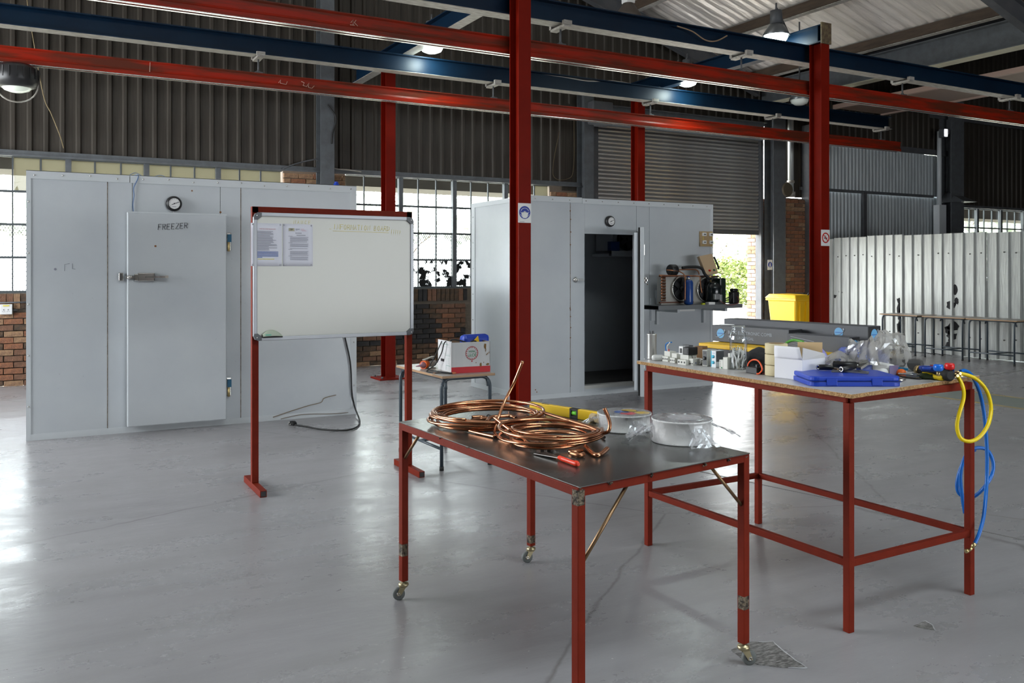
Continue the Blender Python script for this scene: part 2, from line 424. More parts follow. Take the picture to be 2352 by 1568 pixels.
def clad(x, z0, z1, m, y=13.0, parent=wb, prof=prof, key='a'):
    k = (key, round(z0, 2), round(z1, 2), m.name)
    if k not in sheets:
        mb = MB(); mb.prism(prof, z0, z1); inv = Matrix.Identity(4)
        o = mb.build('cladding_sheet', m, None); me = o.data; me.transform(Matrix.Translation(o.location)); bpy.data.objects.remove(o); sheets[k] = me
    o = bpy.data.objects.new('cladding_sheet', sheets[k]); COL.objects.link(o); o.parent = parent
    pw = world_of(parent).translation; o.location = (x - pw.x, y - pw.y, rnd.uniform(-.012, .012) - pw.z)
    return o
x = -7.0
while x < 24.5:
    z0 = 3.03
    if x + SW > 8.6 and x < 12.95: z0 = 4.42
    elif 12.9 < x + SW and x < 14.2: z0 = 3.0
    elif 14.1 < x < 18.3: z0 = 4.18
    clad(x, z0, 9.4 if x < 1.5 else 8.2 if x < 6 else 6.9 if x < 11 else 6.3 if x < 15 else 8.2, clad_dark); x += SW
MB().box(8.19, 8.68, 12.985, 13.0, 2.9, 4.45).box(8.60, 8.96, 12.985, 13.0, 4.06, 4.45).build('infill_plate', clad_dark, wb)
x = 14.2
wp = wavy(.77, .11, .02)
while x < 18.3:
    clad(x, 3.2, 4.16, silver, 12.98, prof=wp, key='w'); clad(x, 0, 3.2, silver, 13.0, prof=wp, key='w2'); x += .77
MB().bar((14.0, 12.94, 3.2), (18.3, 12.94, 3.2), .05, .06).build('girt', grey_steel, wb)
MB().bar((15.95, 12.93, 0), (15.95, 12.93, 3.2), .10, .06).build('stud', dark_steel, wb)
MB().bar((14.0, 12.92, 4.22), (19.0, 12.92, 4.22), .06, .12).build('girt', dark_steel, wb)
MB().bar((18.2, 12.92, 5.1), (25, 12.92, 5.1), .06, .16).build('girt', dark_steel, wb)
# dark flashing strip over the windows and eave girt
MB().box(-7, 8.55, 12.93, 12.99, 2.99, 3.05).box(-7, 8.55, 12.90, 12.95, 2.97, 2.995).build('window_head_flashing', grey_steel, wb)
MB().box(19.2, 25, 12.93, 12.99, 2.99, 3.05).build('window_head_flashing', grey_steel, wb)
# sill wall: mortar core
MB().box(-7, 8.6, 13.03, 13.25, 0, 1.2).build('mortar_core', mortar, wb)
MB().box(3.30, 4.25, 13.03, 13.25, 1.2, 2.98).build('mortar_core', mortar, wb)
MB().box(7.96, 8.60, 13.03, 13.25, 1.2, 3.02).build('mortar_core', mortar, wb)
MB().box(13.42, 14.2, 12.9, 13.25, 0, 2.98).build('mortar_core', mortar, wb)
MB().box(18.55, 19.28, 13.02, 13.25, 0, 2.98).build('mortar_core', mortar, wb)
MB().box(19.2, 25, 13.03, 13.25, 0, 1.2).build('mortar_core', mortar, wb)
# bricks, one object each, sharing a few meshes
bmesh_cache = {}
def brick_mesh(w, h, d, mi, var):
    k = (w, h, d, mi, var)
    if k not in bmesh_cache:
        r2 = random.Random(hash((mi, var)) % 997); j = lambda: r2.uniform(-.003, .003)
        vs = [(x + j(), y + j(), z + j()) for z in (0, h) for x, y in ((0, 0), (w, 0), (w, d), (0, d))]
        me = bpy.data.meshes.new('brick'); me.from_pydata(vs, [], [(3, 2, 1, 0), (4, 5, 6, 7), (0, 1, 5, 4), (1, 2, 6, 5), (2, 3, 7, 6), (3, 0, 4, 7)]); me.materials.append(brick_m[mi]); bmesh_cache[k] = me
    return bmesh_cache[k]
nbr = [0]
def brick(x, y, z, w, h, d, mi, parent, rz=0):
    o = bpy.data.objects.new('brick', brick_mesh(round(w, 3), h, d, mi, rnd.randrange(3))); COL.objects.link(o); o.parent = parent
    pw = world_of(parent).translation; o.location = (x - pw.x + 0, y - pw.y + rnd.uniform(-.004, .004), z - pw.z); o.rotation_euler = (0, 0, rz); nbr[0] += 1
def courses(x0, x1, z0, z1, y, pick, parent=wb, d=.06, jag=0):
    z = z0; i = int(round(z0 / .08))
    while z + .068 < z1 + .001:
        x = x0 - (0.112 if i % 2 else 0)
        while x < x1 - .02:
            a = max(x, x0); b = min(x + .213, x1 - (rnd.uniform(0, jag) if jag and z > z1 - .3 else 0))
            if b - a > .03: brick(a, y, z, b - a, .068, d, pick(a, z), parent)
            x += .225
        z += .08; i += 1
def soldier(x0, x1, z, y, pick, parent=wb):
    x = x0
    while x < x1 - .03: brick(x, y, z, .07, .19, .06, pick(x, z), parent); x += .08
lp = lambda x, z: rnd.choice((0, 2, 2, 0, 1, 4))
def mp(x, z):
    if z < .30: return rnd.choice((4, 2, 4, 1, 4))
    if x > 5.75: return rnd.choice((2, 0, 3, 4, 2))
    return rnd.choice((3, 3, 3, 3, 3, 3, 3, 4)) if x > 4.9 else rnd.choice((3, 3, 4, 2))
courses(-.75, .12, .0, .96, 12.985, lp); soldier(-.75, .12, 1.0, 12.98, lp)
courses(4.42, 6.3, .0, .96, 12.985, mp); soldier(4.42, 6.3, 1.0, 12.98, lambda x, z: rnd.choice((3, 4, 4, 2)))
tp = lambda x, z: rnd.choice((1, 1, 1, 0))
courses(3.30, 4.27, 2.64, 2.98, 12.985, tp, jag=.06)
courses(7.96, 8.58, 2.64, 2.90, 12.985, lambda x, z: rnd.choice((1, 0, 0)), jag=.04)
courses(13.42, 14.12, 1.04, 2.98, 12.86, lambda x, z: rnd.choice((0, 1, 2, 0)), jag=.1)
courses(12.97, 13.2, .0, 2.98, 13.0, lambda x, z: rnd.choice((0, 2, 0)))
courses(18.96, 19.3, 2.2, 2.98, 12.98, lambda x, z: rnd.choice((2, 4)), jag=.1)

# steel windows
pane_m = thin('window_glass', (.93, .96, .96), .12, .03)
pane_d = thin('sooty_window_glass', (.93, .95, .94), .12, .03, dirt=((.012, .012, .012), 6.5, .50, .97))
pane_f = thin('frosted_dusty_glass', (.9, .9, .86), .1, .1, dirt=((.20, .19, .135), 3.0, .25, .80))
frame_m = mat('steel_window_frame', (.075, .085, .09), .5)
ROWS = [1.215, 1.665, 2.095, 2.525, 2.985]
def window(name, x0, x1, mods, rows=ROWS, y=13.06, dirty=None, label=None):
    w = sroot(name, (x0, y, rows[0]), label)
    fr = MB().bar((x0, y, rows[0]), (x1, y, rows[0]), .05, .035).bar((x0, y, rows[-1]), (x1, y, rows[-1]), .05, .035)
    for z in rows[1:-1]: fr.bar((x0, y, z), (x1, y, z), .035, .03 if z != rows[1] + 9 else .05)
    fr.build('window_frame', frame_m, w)
    hv = MB(); th = MB(); lines = []
    for m_ in mods: hv.bar((m_, y - .02, rows[0]), (m_, y - .02, rows[-1]), .07, .075, up=(0, 1, 0))
    edges = sorted(set([x0, x1] + [m_ for m_ in mods if x0 < m_ < x1]))
    for a, b in zip(edges, edges[1:]):
        k = max(1, round((b - a) / .32)); xs = [a + (b - a) * i / k for i in range(k + 1)]
        for xx in xs[1:-1]: th.bar((xx, y, rows[0]), (xx, y, rows[-1]), .018, .03, up=(0, 1, 0))
        for xa, xb in zip(xs, xs[1:]):
            for r_ in range(len(rows) - 1):
                mm = pane_m
                if dirty: mm = dirty(xa, r_)
                MB().box(xa + .012, xb - .012, y + .004, y + .008, rows[r_] + .014, rows[r_ + 1] - .014).build('pane', mm, w, recalc=False)
    hv.build('mullion', grey_steel, w); th.build('glazing_bar', frame_m, w)
    return w
w1 = window('window_1', -3.42, 3.28, [-2.47, -1.5, -.526, .441, 1.408, 2.366], dirty=lambda x, r: pane_f if (r == 3 and x > -.3) else pane_m, label='steel window above and beside the freezer room')
w2 = window('window_2', 4.27, 7.95, [5.17, 6.115, 7.078], dirty=lambda x, r: pane_d if r == 0 else (pane_f if (r == 3 and x > 7.5) else pane_m), label='steel window between the two cold rooms')
w3 = window('window_3', 19.3, 25.0, [20.1, 21.05, 22.0, 22.95, 23.9], label='steel window at far right above the sheet wall')
# expanded metal guard behind the glass
def mesh_guard(w, x0, x1, z0, z1, y=13.12, s=.036):
    mb = MB(); H = z1 - z0
    n = int((x1 - x0 + H * .6) / s)
    for i in range(n):
        for sg in (1, -1):
            xa = x0 - H * .6 + i * s if sg > 0 else x0 + i * s
            xb = xa + sg * H * 1.0 * .6
            za, zb = z0, z1
            if sg < 0 and xb < x0: t = (xa - x0) / (xa - xb); zb = z0 + H * t; xb = x0
            if sg > 0 and xa < x0: t = (x0 - xa) / (xb - xa); za = z0 + H * t; xa = x0
            if sg > 0 and xb > x1: t = (x1 - xa) / (xb - xa); zb = za + (zb - za) * t; xb = x1
            if xa > x1:
                if sg > 0: continue
                t = (xa - x1) / (xa - xb); za = z0 + H * t; xa = x1
            if zb - za < .01: continue
            mb.bar((xa, y, za), (xb, y, zb), .006, .008, up=(0, 1, 0))
    return mb.build('security_mesh', frame_m, w, kind='stuff', recalc=False)
mesh_guard(w1, -1.2, .5, 1.23, 2.09); mesh_guard(w2, 5.0, 6.7, 1.23, 2.09)

# steel columns against the wall
def wall_col(x0, x1, z1, y=12.86, d=.2, label=''):
    o = MB().hbeam(((x0 + x1) / 2, y, 0), ((x0 + x1) / 2, y, z1), (x1 - x0), d, .012, .016).build('wall_column', grey_steel); o['kind'] = 'structure'; o['label'] = label; return o
wall_col(3.78, 3.99, 6.2, 12.84, .24, 'dark grey steel wall column behind the freezer room')
wall_col(8.48, 8.68, 4.6, 12.84, .24, 'dark steel column left of the roller shutter')
wall_col(12.99, 13.32, 5.2, 12.82, .26, 'grey steel column right of the roller shutter')
wall_col(18.55, 19.02, 5.4, 12.80, .3, 'wide grey steel column near far right window')
o = MB().box(14.05, 14.25, 12.75, 12.95, 0, 4.5).build('trim_1', dark_steel); struct(o)
# drain pipe, conduit and cables on the wall
pp = thing('drain_pipe', 'pale vertical pipe with collar beside brick pier right of shutter', 'pipe', (13.62, 12.82, 2.98))
MB().cyl((13.62, 12.84, 3.05), (13.62, 12.84, 4.9), .06, 14).build('pipe', galv, pp)
MB().cyl((13.62, 12.84, 3.0), (13.62, 12.84, 3.1), .09, 14).build('collar', pale_metal, pp); MB().cyl((13.62, 12.84, 3.28), (13.62, 12.84, 3.33), .075, 14).build('collar', pale_metal, pp)
dp = thing('white_downpipe', 'white downpipe beside wide grey column at far right', 'pipe', (18.36, 12.85, 2.3))
MB().cyl((18.36, 12.82, 3.0), (18.36, 12.82, 4.7), .05, 12).build('pipe', white_trim, dp)
MB().box(18.26, 18.5, 12.74, 12.9, 2.1, 3.0).build('boxing', white_trim, dp)
o = MB().add([(18.5, 12.3, 3.06), (19.0, 12.3, 3.06), (19.0, 12.95, 3.06), (18.5, 12.95, 3.06), (18.75, 12.9, 3.34), (18.95, 12.9, 3.34)], [(0, 1, 2, 3), (0, 1, 5, 4), (1, 2, 5), (0, 4, 3), (3, 4, 5, 2)]).build('rain_hood', grey_steel)
tag(o, 'small grey sheet metal hood left of the wide grey column', 'hood')
o = MB().lathe([(.13, 0), (.16, .05), (.16, .12), (.06, .2)], 16, (13.36, 12.66, 3.12), axis='y').build('wall_bulkhead', mat('dusty_brass', (.12, .10, .07), .5, .4)); tag(o, 'round dusty metal bulkhead fitting above brick pier', 'fitting')
c1_ = MB().tube(smooth_path([PY(752, 240, 12.7), PY(772, 270, 12.7), PY(764, 305, 12.7), PY(762, 330, 12.7)]), .012, 6).build('wall_cable', black_r)
tag(c1_, 'thick black cable hanging beside the grey wall column', 'cable')
c1_ = MB().tube(smooth_path([PY(650, 388, 12.85), PY(680, 376, 12.85), PY(722, 366, 12.85), PY(730, 368, 12.85)]), .012, 6).build('wall_cable', dark_steel)
tag(c1_, 'grey cable running over the brick pier left of the wall column', 'cable')
c1_ = MB().tube(smooth_path([PY(758, 384, 12.85), PY(775, 388, 12.85), PY(800, 390, 12.85), PY(830, 394, 12.85)]), .010, 6).build('wall_cable', pale_metal)
tag(c1_, 'pale thin cable right of the grey wall column', 'cable')
c1_ = MB().tube(smooth_path([PY(62, 0, 12.6), PY(78, 100, 12.6), PY(100, 220, 12.6), PY(118, 262, 12.6), PY(138, 312, 12.6), PY(146, 340, 12.7)]), .007, 5).build('hanging_wire', mat('old_string', (.22, .17, .09), .8))
tag(c1_, 'thin tan wire hanging down the cladding above the freezer room', 'wire')
c1_ = MB().tube(smooth_path([PY(1318, 250, 12.9), PY(1318, 380, 12.9), PY(1305, 410, 12.9), PY(1270, 400, 12.9), PY(1285, 300, 12.9)]), .006, 5).build('wall_wire', mat('brown_wire', (.1, .075, .04), .8))
tag(c1_, 'loose thin brown wire on cladding left of the roller shutter', 'wire')
# double socket and conduit at left
sk = thing('wall_socket', 'white double wall socket with yellow sticker on the left brick wall', 'socket', (-.27, 12.95, 1.0))
MB().box(-.345, -.205, 12.93, 12.985, .93, 1.06).build('plate', white_p, sk, bevel=.006)
for q in (-.30, -.25):
    MB().box(q - .006, q + .002, 12.926, 12.931, .985, .995).box(q - .016, q - .010, 12.926, 12.931, .965, .97).box(q + .006, q + .012, 12.926, 12.931, .965, .97).build('pin_holes', black_p, sk)
MB().box(-.31, -.24, 12.925, 12.931, 1.035, 1.05).build('sticker', ink_yel, sk)
MB().cyl((-.205, 12.96, .985), (-.15, 12.96, .985), .012, 8).cyl((-.345, 12.96, 1.08), (.12, 12.96, 1.085), .010, 8).build('conduit', dark_steel, sk)

# =================================================================== roller shutter
rd = sroot('door_1', (8.85, 13, 0), 'grey corrugated roller shutter raised part way')
sl = [(.0, 0), (.012, .012), (.03, .035), (.03, .045), (.012, .062), (0, .0735), (-.004, .069), (.006, .056), (.018, .042), (.018, .036), (.006, .016), (-.004, .004)]
slat_m = mat('grimy_shutter_slat', (.34, .34, .33), .38, .4, var=(4, (.24, .23, .22), .5), stretch=(.4, 3, 3))
mb = MB(); vs = [(x, -a, b) for x in (0, 4.03) for a, b in sl]; n = len(sl)
me = bpy.data.meshes.new('slat'); me.from_pydata(vs, [], [(i, (i + 1) % n, n + (i + 1) % n, n + i) for i in range(n)] + [tuple(range(n)), tuple(range(n, 2 * n))]); me.materials.append(slat_m)
z = 2.28; k = 0
while z < 4.4:
    o = bpy.data.objects.new('slat', me); COL.objects.link(o); o.parent = rd; o.location = (.02, 0.0, z); z += .0715
MB().box(8.87, 12.90, 12.97, 13.03, 2.21, 2.285).build('bottom_bar', dark_steel, rd)
MB().box(8.66, 8.72, 12.9, 13.06, 0, 4.4).box(8.80, 8.9, 12.9, 13.06, 0, 4.4).build('guide_rail', dark_steel, rd)
MB().box(12.86, 12.92, 12.9, 13.06, 0, 4.4).build('guide_rail', dark_steel, rd)
MB().box(12.935, 12.975, 12.98, 13.05, 0, 4.4).build('edge_strip', white_trim, rd)
# shutter beam across the head
MB().hbeam((9.0, 12.72, 4.25), (12.75, 12.72, 4.25), .18, .34, .01, .014).build('head_beam', grey_steel, rd)
MB().box(8.55, 8.98, 12.55, 12.85, 4.05, 4.45).build('drive_box', dark_steel, rd, bevel=.02)
# mesh strip left of the shutter
ms = MB()
for i in range(46):
    zz = 2.6 + i * .035
    ms.bar((8.72, 13.04, zz), (8.80, 13.04, zz + .05), .004, .006, up=(0, 1, 0)).bar((8.80, 13.04, zz), (8.72, 13.04, zz + .05), .004, .006, up=(0, 1, 0))
ms.build('mesh_strip', frame_m, rd, kind='stuff', recalc=False)

# =================================================================== right partition of galvanised sheets
wr = sroot('wall_right', (14.15, 8, 0), 'low partition of pale galvanised box-rib sheets')
p3 = ibr(.80, .20, .034, flat_in=.014, rib=.034)
y = 13.0; k = 0
fence_m = mat('pale_galvanised_partition', (.38, .395, .38), .40, .3, var=(3.0, (.29, .30, .29), .6), stretch=(8, 8, .6), bump=(6, .15))
while y > 3.0:
    h = 2.13 + rnd.uniform(-.015, .03)
    mb = MB().at((14.15 + (k % 2) * .004, y, 0), R(-90)); mb.prism(p3, .012, h); mb.build('cladding_sheet', fence_m, wr); y -= .80; k += 1
fm = mat('roofing_screw', (.04, .035, .03), .6)
sc = MB()
yy = 12.9
while yy > 3.5:
    for zz in (1.78, .35): sc.lathe([(.012, 0), (.012, -.008)], 6, (14.15 - .002, yy, zz + rnd.uniform(-.02, .02)), axis='x')
    yy -= .4 if rnd.random() > .3 else .2
sc.build('screw_heads', fm, wr, kind='stuff')
soot = mat('black_scorch_marks', (.02, .02, .022), .9)
sp = MB()
for (px, py_, w_, h_) in ((2066, 735, 1.5, 50), (2186, 720, 2, 60), (2196, 690, 3, 8), (2178, 758, 5, 10), (1915, 680, 4, 4), (1930, 670, 3, 4), (2192, 665, 5, 14), (2185, 700, 7, 12), (2190, 748, 9, 12), (2184, 772, 8, 12), (2064, 715, 3, 22), (2064, 755, 3, 20), (2180, 790, 5, 9), (2064, 690, 3, 7)):
    q = PX(px, py_, 14.142); D = q.x * CF[0] + q.y * CF[1]; ww = w_ * D / 2000 / .484; hh = h_ * D / 2000
    pts = [(q.y + ww * math.cos(t) * (.75 + .9 * noise.noise(Vector((px, math.cos(t) * 2, math.sin(t) * 2)))), q.z + hh * math.sin(t) * (.9 + .9 * noise.noise(Vector((py_, math.cos(t) * 2, math.sin(t) * 2 + 3))))) for t in [2 * math.pi * i / 12 for i in range(12)]]
    k0 = [(14.146, a, b) for a, b in pts]; k1 = [(14.149, a, b) for a, b in pts]
    sp.add(k0 + k1, [tuple(range(12)), tuple(range(12, 24))] + [(i, (i + 1) % 12, 12 + (i + 1) % 12, 12 + i) for i in range(12)])
sp.build('scorch_marks', soot, wr, kind='stuff')

# =================================================================== other walls (outside the frame, keep the daylight right)
MB_ = MB()
o = MB().box(-6.2, -6.1, -7, 13.2, 4.6, 7.2).box(-6.2, -6.1, -7, 13.2, 0, 1.2).box(-6.2, -6.1, -7, 5.4, 1.2, 4.6).box(-6.2, -6.1, -7, 13.2, 7.1, 7.4).build('wall_left', clad_dark); struct(o)
o = MB().box(-7, 26, -7.15, -7.05, 3.0, 9.6).box(12.5, 26, -7.15, -7.05, 0, 3.0).box(-7, 4, -7.15, -7.05, 0, 3.0).box(4, 12.5, -7.15, -7.05, 0, .8).box(4, 12.5, -7.15, -7.05, 2.1, 3.0).build('wall_front', clad_dark); struct(o)
o = MB().box(24.5, 24.6, -7, 13.2, 0, 9.4).build('wall_side', clad_dark); struct(o)

# =================================================================== roof
cl = sroot('ceiling', (8.3, 3, 5), 'sloping roof lined with silver foil over timber purlins')
SL = .316
def roof_sheet(x0, z0, x1, z1, y0, y1, name='foil_sheet', m=foil, seed=0):
    mb = MB(); nx = 14; ny = 14
    def fn(u, v):
        x = x0 + (x1 - x0) * u; y = y0 + (y1 - y0) * v; z = z0 + (z1 - z0) * u
        rib = (.5 + .5 * math.cos(2 * math.pi * (y / .19)))
        sag = .03 * noise.noise(Vector((x * .5 + seed, y * 3, seed))) + .018 * noise.noise(Vector((x * 1.1, y * 9, seed + 5)))
        return (x, y, z + .018 * rib ** 3 - abs(sag))
    mb.grid(fn, nx, ny * 2)
    return mb.build(name, m, cl, recalc=False)
ZR = 9.38 - SL * 8.3
y = 13.1; k = 0
while y > -7.2:
    roof_sheet(7.6, 9.38 - SL * 7.6, 12.75, 9.38 - SL * 12.75, y, y - .76, seed=k * 3.7); y -= .76; k += 1
for (x0, z0, x1, z1) in ((7.6, 9.44 - SL * 7.6, 12.78, 9.44 - SL * 12.78), (-7, 7.2, 0, 9.38), (12.75, 5.35, 25, 9.2)):
    MB().add([(x0, 13.2, z0), (x1, 13.2, z1), (x1, -7.2, z1), (x0, -7.2, z0), (x0, 13.2, z0 + .02), (x1, 13.2, z1 + .02), (x1, -7.2, z1 + .02), (x0, -7.2, z0 + .02)],
             [(0, 1, 2, 3), (7, 6, 5, 4), (0, 4, 5, 1), (1, 5, 6, 2), (2, 6, 7, 3), (3, 7, 4, 0)]).build('roof_panel', foil, cl)
def rpan(x0, z0, x1, z1, ya, yb, m=foil, nm='roof_panel'):
    MB().add([(x0, yb, z0), (x1, yb, z1), (x1, ya, z1), (x0, ya, z0), (x0, yb, z0 + .02), (x1, yb, z1 + .02), (x1, ya, z1 + .02), (x0, ya, z0 + .02)],
             [(0, 1, 2, 3), (7, 6, 5, 4), (0, 4, 5, 1), (1, 5, 6, 2), (2, 6, 7, 3), (3, 7, 4, 0)]).build(nm, m, cl)
rpan(0, 9.38, 7.7, 9.38 - SL * 7.7, -1.5, 13.2); rpan(0, 9.38, 7.7, 9.38 - SL * 7.7, -7.2, -4.0)
rpan(0, 9.38, 7.7, 9.38 - SL * 7.7, -4.0, -1.5, pane_m, 'added_skylight')  # unseen skylight added behind the camera to brighten the floor
# purlins along Y
for px, pz in ((11.05, 5.70), (12.50, 5.25), (9.55, 6.18), (8.1, 6.64), (6.6, 7.1), (5.1, 7.58), (3.6, 8.05)):
    MB().box(px - .03, px + .03, -7, 12.9, pz, pz + .16).build('purlin', timber, cl)
    MB().box(px - .02, px + .10, -7, 12.9, pz + .155 - .17, pz + .155 - .16).build('purlin_plate', pale_metal, cl)
# rafters along X (I sections), one frame at the gable, others nearer
for yr in (12.7, 7.38, 1.9, -3.5):
    for (xa, xb, za, zb) in ((0, 12.62, 9.06, 9.06 - SL * 12.62), (0, -7, 9.06, 6.9)):
        MB().hbeam((xa, yr, za), (xb, yr, zb), .13, .30, .008, .012).build('rafter', dark_steel, cl)
    MB().hbeam((12.9, yr, 5.1), (24.5, yr, 8.75), .13, .28, .008, .012).build('rafter', dark_steel, cl)
# big valley beam and the ceiling strip of the next bay
MB().hbeam((12.78, -7, 5.00), (12.78, 12.8, 5.00), .22, .42, .01, .016).build('valley_beam', grey_steel, cl)
MB().box(12.67, 12.89, -7, 12.8, 4.775, 4.79).build('beam_flange', mat('yellowish_lit_flange', (.36, .34, .25), .5), cl)  # yellowish light on the bottom flange is painted into its colour
pk = mat('pinkish_ceiling_board', (.24, .165, .13), .6)
MB().add([(14.85, -5, 4.92), (16.35, -5, 4.92), (16.35, 12.8, 4.92), (14.85, 12.8, 4.92), (14.85, -5, 4.96), (16.35, -5, 4.96), (16.35, 12.8, 4.96), (14.85, 12.8, 4.96)], [(3, 2, 1, 0), (4, 5, 6, 7), (0, 1, 5, 4), (1, 2, 6, 5), (2, 3, 7, 6), (3, 0, 4, 7)]).build('ceiling_strip', pk, cl)
for xx in (14.85, 16.35): MB().box(xx - .04, xx + .04, -5, 12.8, 4.89, 4.98).build('strip_edge', mat('pinkish_edge', (.42, .30, .25), .6), cl)

# =================================================================== gantry
gx = (4.33, 8.62); gy = (7.66, 11.37)
labs = {(0, 0): 'red H-section steel column with blue mask sign, behind the copper pipe table', (0, 1): 'red steel column with bolted base plate behind the whiteboard',
        (1, 1): 'red steel column in front of the roller shutter', (1, 0): 'red steel column with no-smoking sign beside the yellow bin'}
colw = {}
for i, x in enumerate(gx):
    for j, y in enumerate(gy):
        t = thing('steel_column', labs[(i, j)], 'column', (x, y, 0))
        MB().hbeam((x, y, .02), (x, y, 4.325), .14, .19, .009, .012).build('shaft', red_col, t)
        MB().box(x - .19, x + .19, y - .19, y + .19, 0, .022).build('base_plate', red_col, t, bevel=.003)
        for a, b in ((-.14, -.14), (.14, -.14), (.14, .14), (-.14, .14)):
            MB().cyl((x + a, y + b, .02), (x + a, y + b, .045), .016, 6).build('bolt', dark_steel, t)
        colw[(i, j)] = t
    cb = thing('cross_beam', ('blue cross beam with pale underside above the whiteboard', 'blue cross beam topping the right pair of red columns')[i], 'beam', (x, 9.5, 4.325))
    y1_ = 12.7 if i == 0 else 11.5
    MB().hbeam((x, 7.56, 4.435), (x, y1_, 4.435), .14, .215, .009, .012).build('web', blue_beam, cb)
    MB().box(x - .07, x + .07, 7.56, y1_, 4.322, 4.328).build('underside', pale_metal if i == 0 else blue_beam, cb)  # left underside made pale to carry the light it catches
    if i == 1:
        MB().box(x - .085, x + .085, 7.545, 7.565, 4.30, 4.56).build('end_plate', mat('rusty_yellow_plate', (.16, .12, .06), .7, var=(20, (.08, .05, .03), .8)), cb)
        MB().box(x - .07, x - .004, 7.62, 7.632, 4.335, 4.535).build('stiffener', blue_beam, cb)
def iprof(w, h, tw=.008, tf=.012): return None
YA, YB = 7.85, 10.74
def blue(y, x0, x1, label):
    t = thing('runway_beam', label, 'beam', ((x0 + x1) / 2, y, 4.1))
    MB().hbeam((x0, y, 4.2125), (x1, y, 4.2125), .17, .222, .009, .013).build('beam', blue_beam, t)
    MB().box(x0, x1, y - .085, y + .085, 4.096, 4.1015).build('lower_flange_face', pale_metal, t)
    return t
bA = blue(YA, -4, 14.0, 'nearer blue runway beam crossing the top of the picture'); bB = blue(YB, -4, 13.9, 'farther blue runway beam ending above the silver corrugated panel')
rp = [(-.05, .0), (-.05, .045), (-.038, .055), (-.03, .075), (-.03, .15), (-.045, .165), (-.045, .175), (.045, .175), (.045, .165), (.03, .15), (.03, .075), (.038, .055), (.05, .045), (.05, 0), (.02, 0), (.02, .012), (.038, .014), (.038, .04), (-.038, .04), (-.038, .014), (-.02, .012), (-.02, 0)]
def rail(y, x0, x1, hang, label, blue_z=4.096):
    t = thing('crane_rail', label, 'rail', ((x0 + x1) / 2, y, 3.71))
    MB().sweep(rp, (x0, y, 3.71), (x1, y, 3.71)).build('rail', red_rail, t)
    for s in (-1, 1): MB().box(x0, x1, y + s * .036 - .014, y + s * .036 + .014, 3.7035, 3.7105).build('running_edge', bright_steel, t)
    for hx in hang:
        h = MB().cyl((hx, y, 3.88), (hx, y, 4.06), .011, 8).build('hanger_rod', dark_steel, t)
        MB().box(hx - .04, hx + .04, y - .14, y + .14, 4.055, 4.08).box(hx - .05, hx + .05, y - .15, y - .11, 4.075, 4.12).box(hx - .05, hx + .05, y + .11, y + .15, 4.075, 4.12).build('clamp', pale_metal, h)
        MB().box(hx - .045, hx + .045, y - .04, y + .04, 3.882, 3.90).cyl((hx, y, 3.90), (hx, y, 3.92), .02, 6).build('nut_plate', dark_steel, h)
    return t
rA = rail(YA, -4, 14.0, (-1.2, 1.6, 4.93, 7.5, 10.45, 12.9), 'nearer red crane rail hung under the nearer blue beam')
rB = rail(YB, -4, 14.2, (-.6, 2.42, 5.64, 8.38, 10.97, 13.7), 'farther red crane rail running the width of the picture')
# chalk scribbles on the rails
chalk = mat('chalk', (.6, .45, .35), .9)
def scribble(parent, pts_list, y, r=.0028, m=chalk, name='chalk_mark'):
    mb = MB()
    for pts in pts_list: mb.tube([(PY(a, b, y)) for a, b in pts], r, 4)
    return mb.build(name, m, parent, recalc=False)
scribble(rA, [[(806, 52), (812, 44), (811, 57)], [(804, 57), (815, 58)], [(818, 46), (814, 52), (822, 60)]], YA - .037)
scribble(rB, [[(640, 190), (645, 183), (644, 191), (649, 192), (657, 194), (660, 187)]], YB - .04)
scribble(rB, [[(692, 187), (699, 190), (696, 196), (704, 199), (710, 190), (708, 200), (716, 203), (722, 197)]], YB - .04) if 1 else scribble(rB, [[(640, 190), (645, 183), (644, 191), (649, 192), (657, 194), (660, 187)], [(692, 187), (699, 190), (696, 196), (704, 199), (710, 190), (708, 200), (716, 203), (722, 197)]], YB - .04)
scribble(rB, [[(345, 143), (344, 165)]], YB - .04)

# high-bay lamps
refl = mat('grey_reflector', (.16, .17, .18), .3, .6)
lens_on = mat('lit_lamp_lens', (.9, 1, .95), .3, emit=((.85, 1, .93), 9.0))
def highbay(loc, label, s=1.0, on=True, hook=.09):
    x, y, z = loc
    t = thing('high_bay_lamp', label, 'lamp', (x, y, z))
    MB().lathe([(.02, .33), (.075, .32), (.08, .16), (.05, .15)], 20, (x, y, z)).build('ballast_housing', dark_steel, t)
    MB().lathe([(.05, .16), (.10, .13), (.150, .05), (.172, .0), (.168, -.002), (.146, .048), (.095, .125), (.045, .155)], 28, (x, y, z), cap=False).build('reflector', refl, t)
    MB().lathe([(.152, .02), (.145, -.025), (.125, -.062), (.07, -.085), (.001, -.092)], 24, (x, y, z), cap=False).build('lens', lens_on if on else mat('unlit_lens', (.8, .82, .75), .3), t)
    MB().tube([(x, y, z + .33), (x, y, z + .33 + hook)], .012, 8).build('hook', dark_steel, t)
    if on:
        bxm = 4.33 if x < 6 else 8.62; s_ = 1 if x > bxm else -1
        MB().bar((bxm + s_ * .06, y, z + .09), (x, y, z + .36), .03, .012).bar((bxm + s_ * .072, y, z - .02), (bxm + s_ * .072, y, z + .12), .03, .008, up=(0, 1, 0)).build('mounting_arm', dark_steel, t)
        l = bpy.data.lights.new('bulb', 'POINT'); l.energy = 26; l.color = (.86, 1, .95); l.shadow_soft_size = .09
        o = bpy.data.objects.new('bulb', l); COL.objects.link(o); o.parent = t; o.location = (0, 0, -.13)
        o['label'] = 'lit bulb'
    return t
highbay((4.585, 10.46, 4.42), 'lit high-bay lamp beside the left cross beam above the whiteboard')
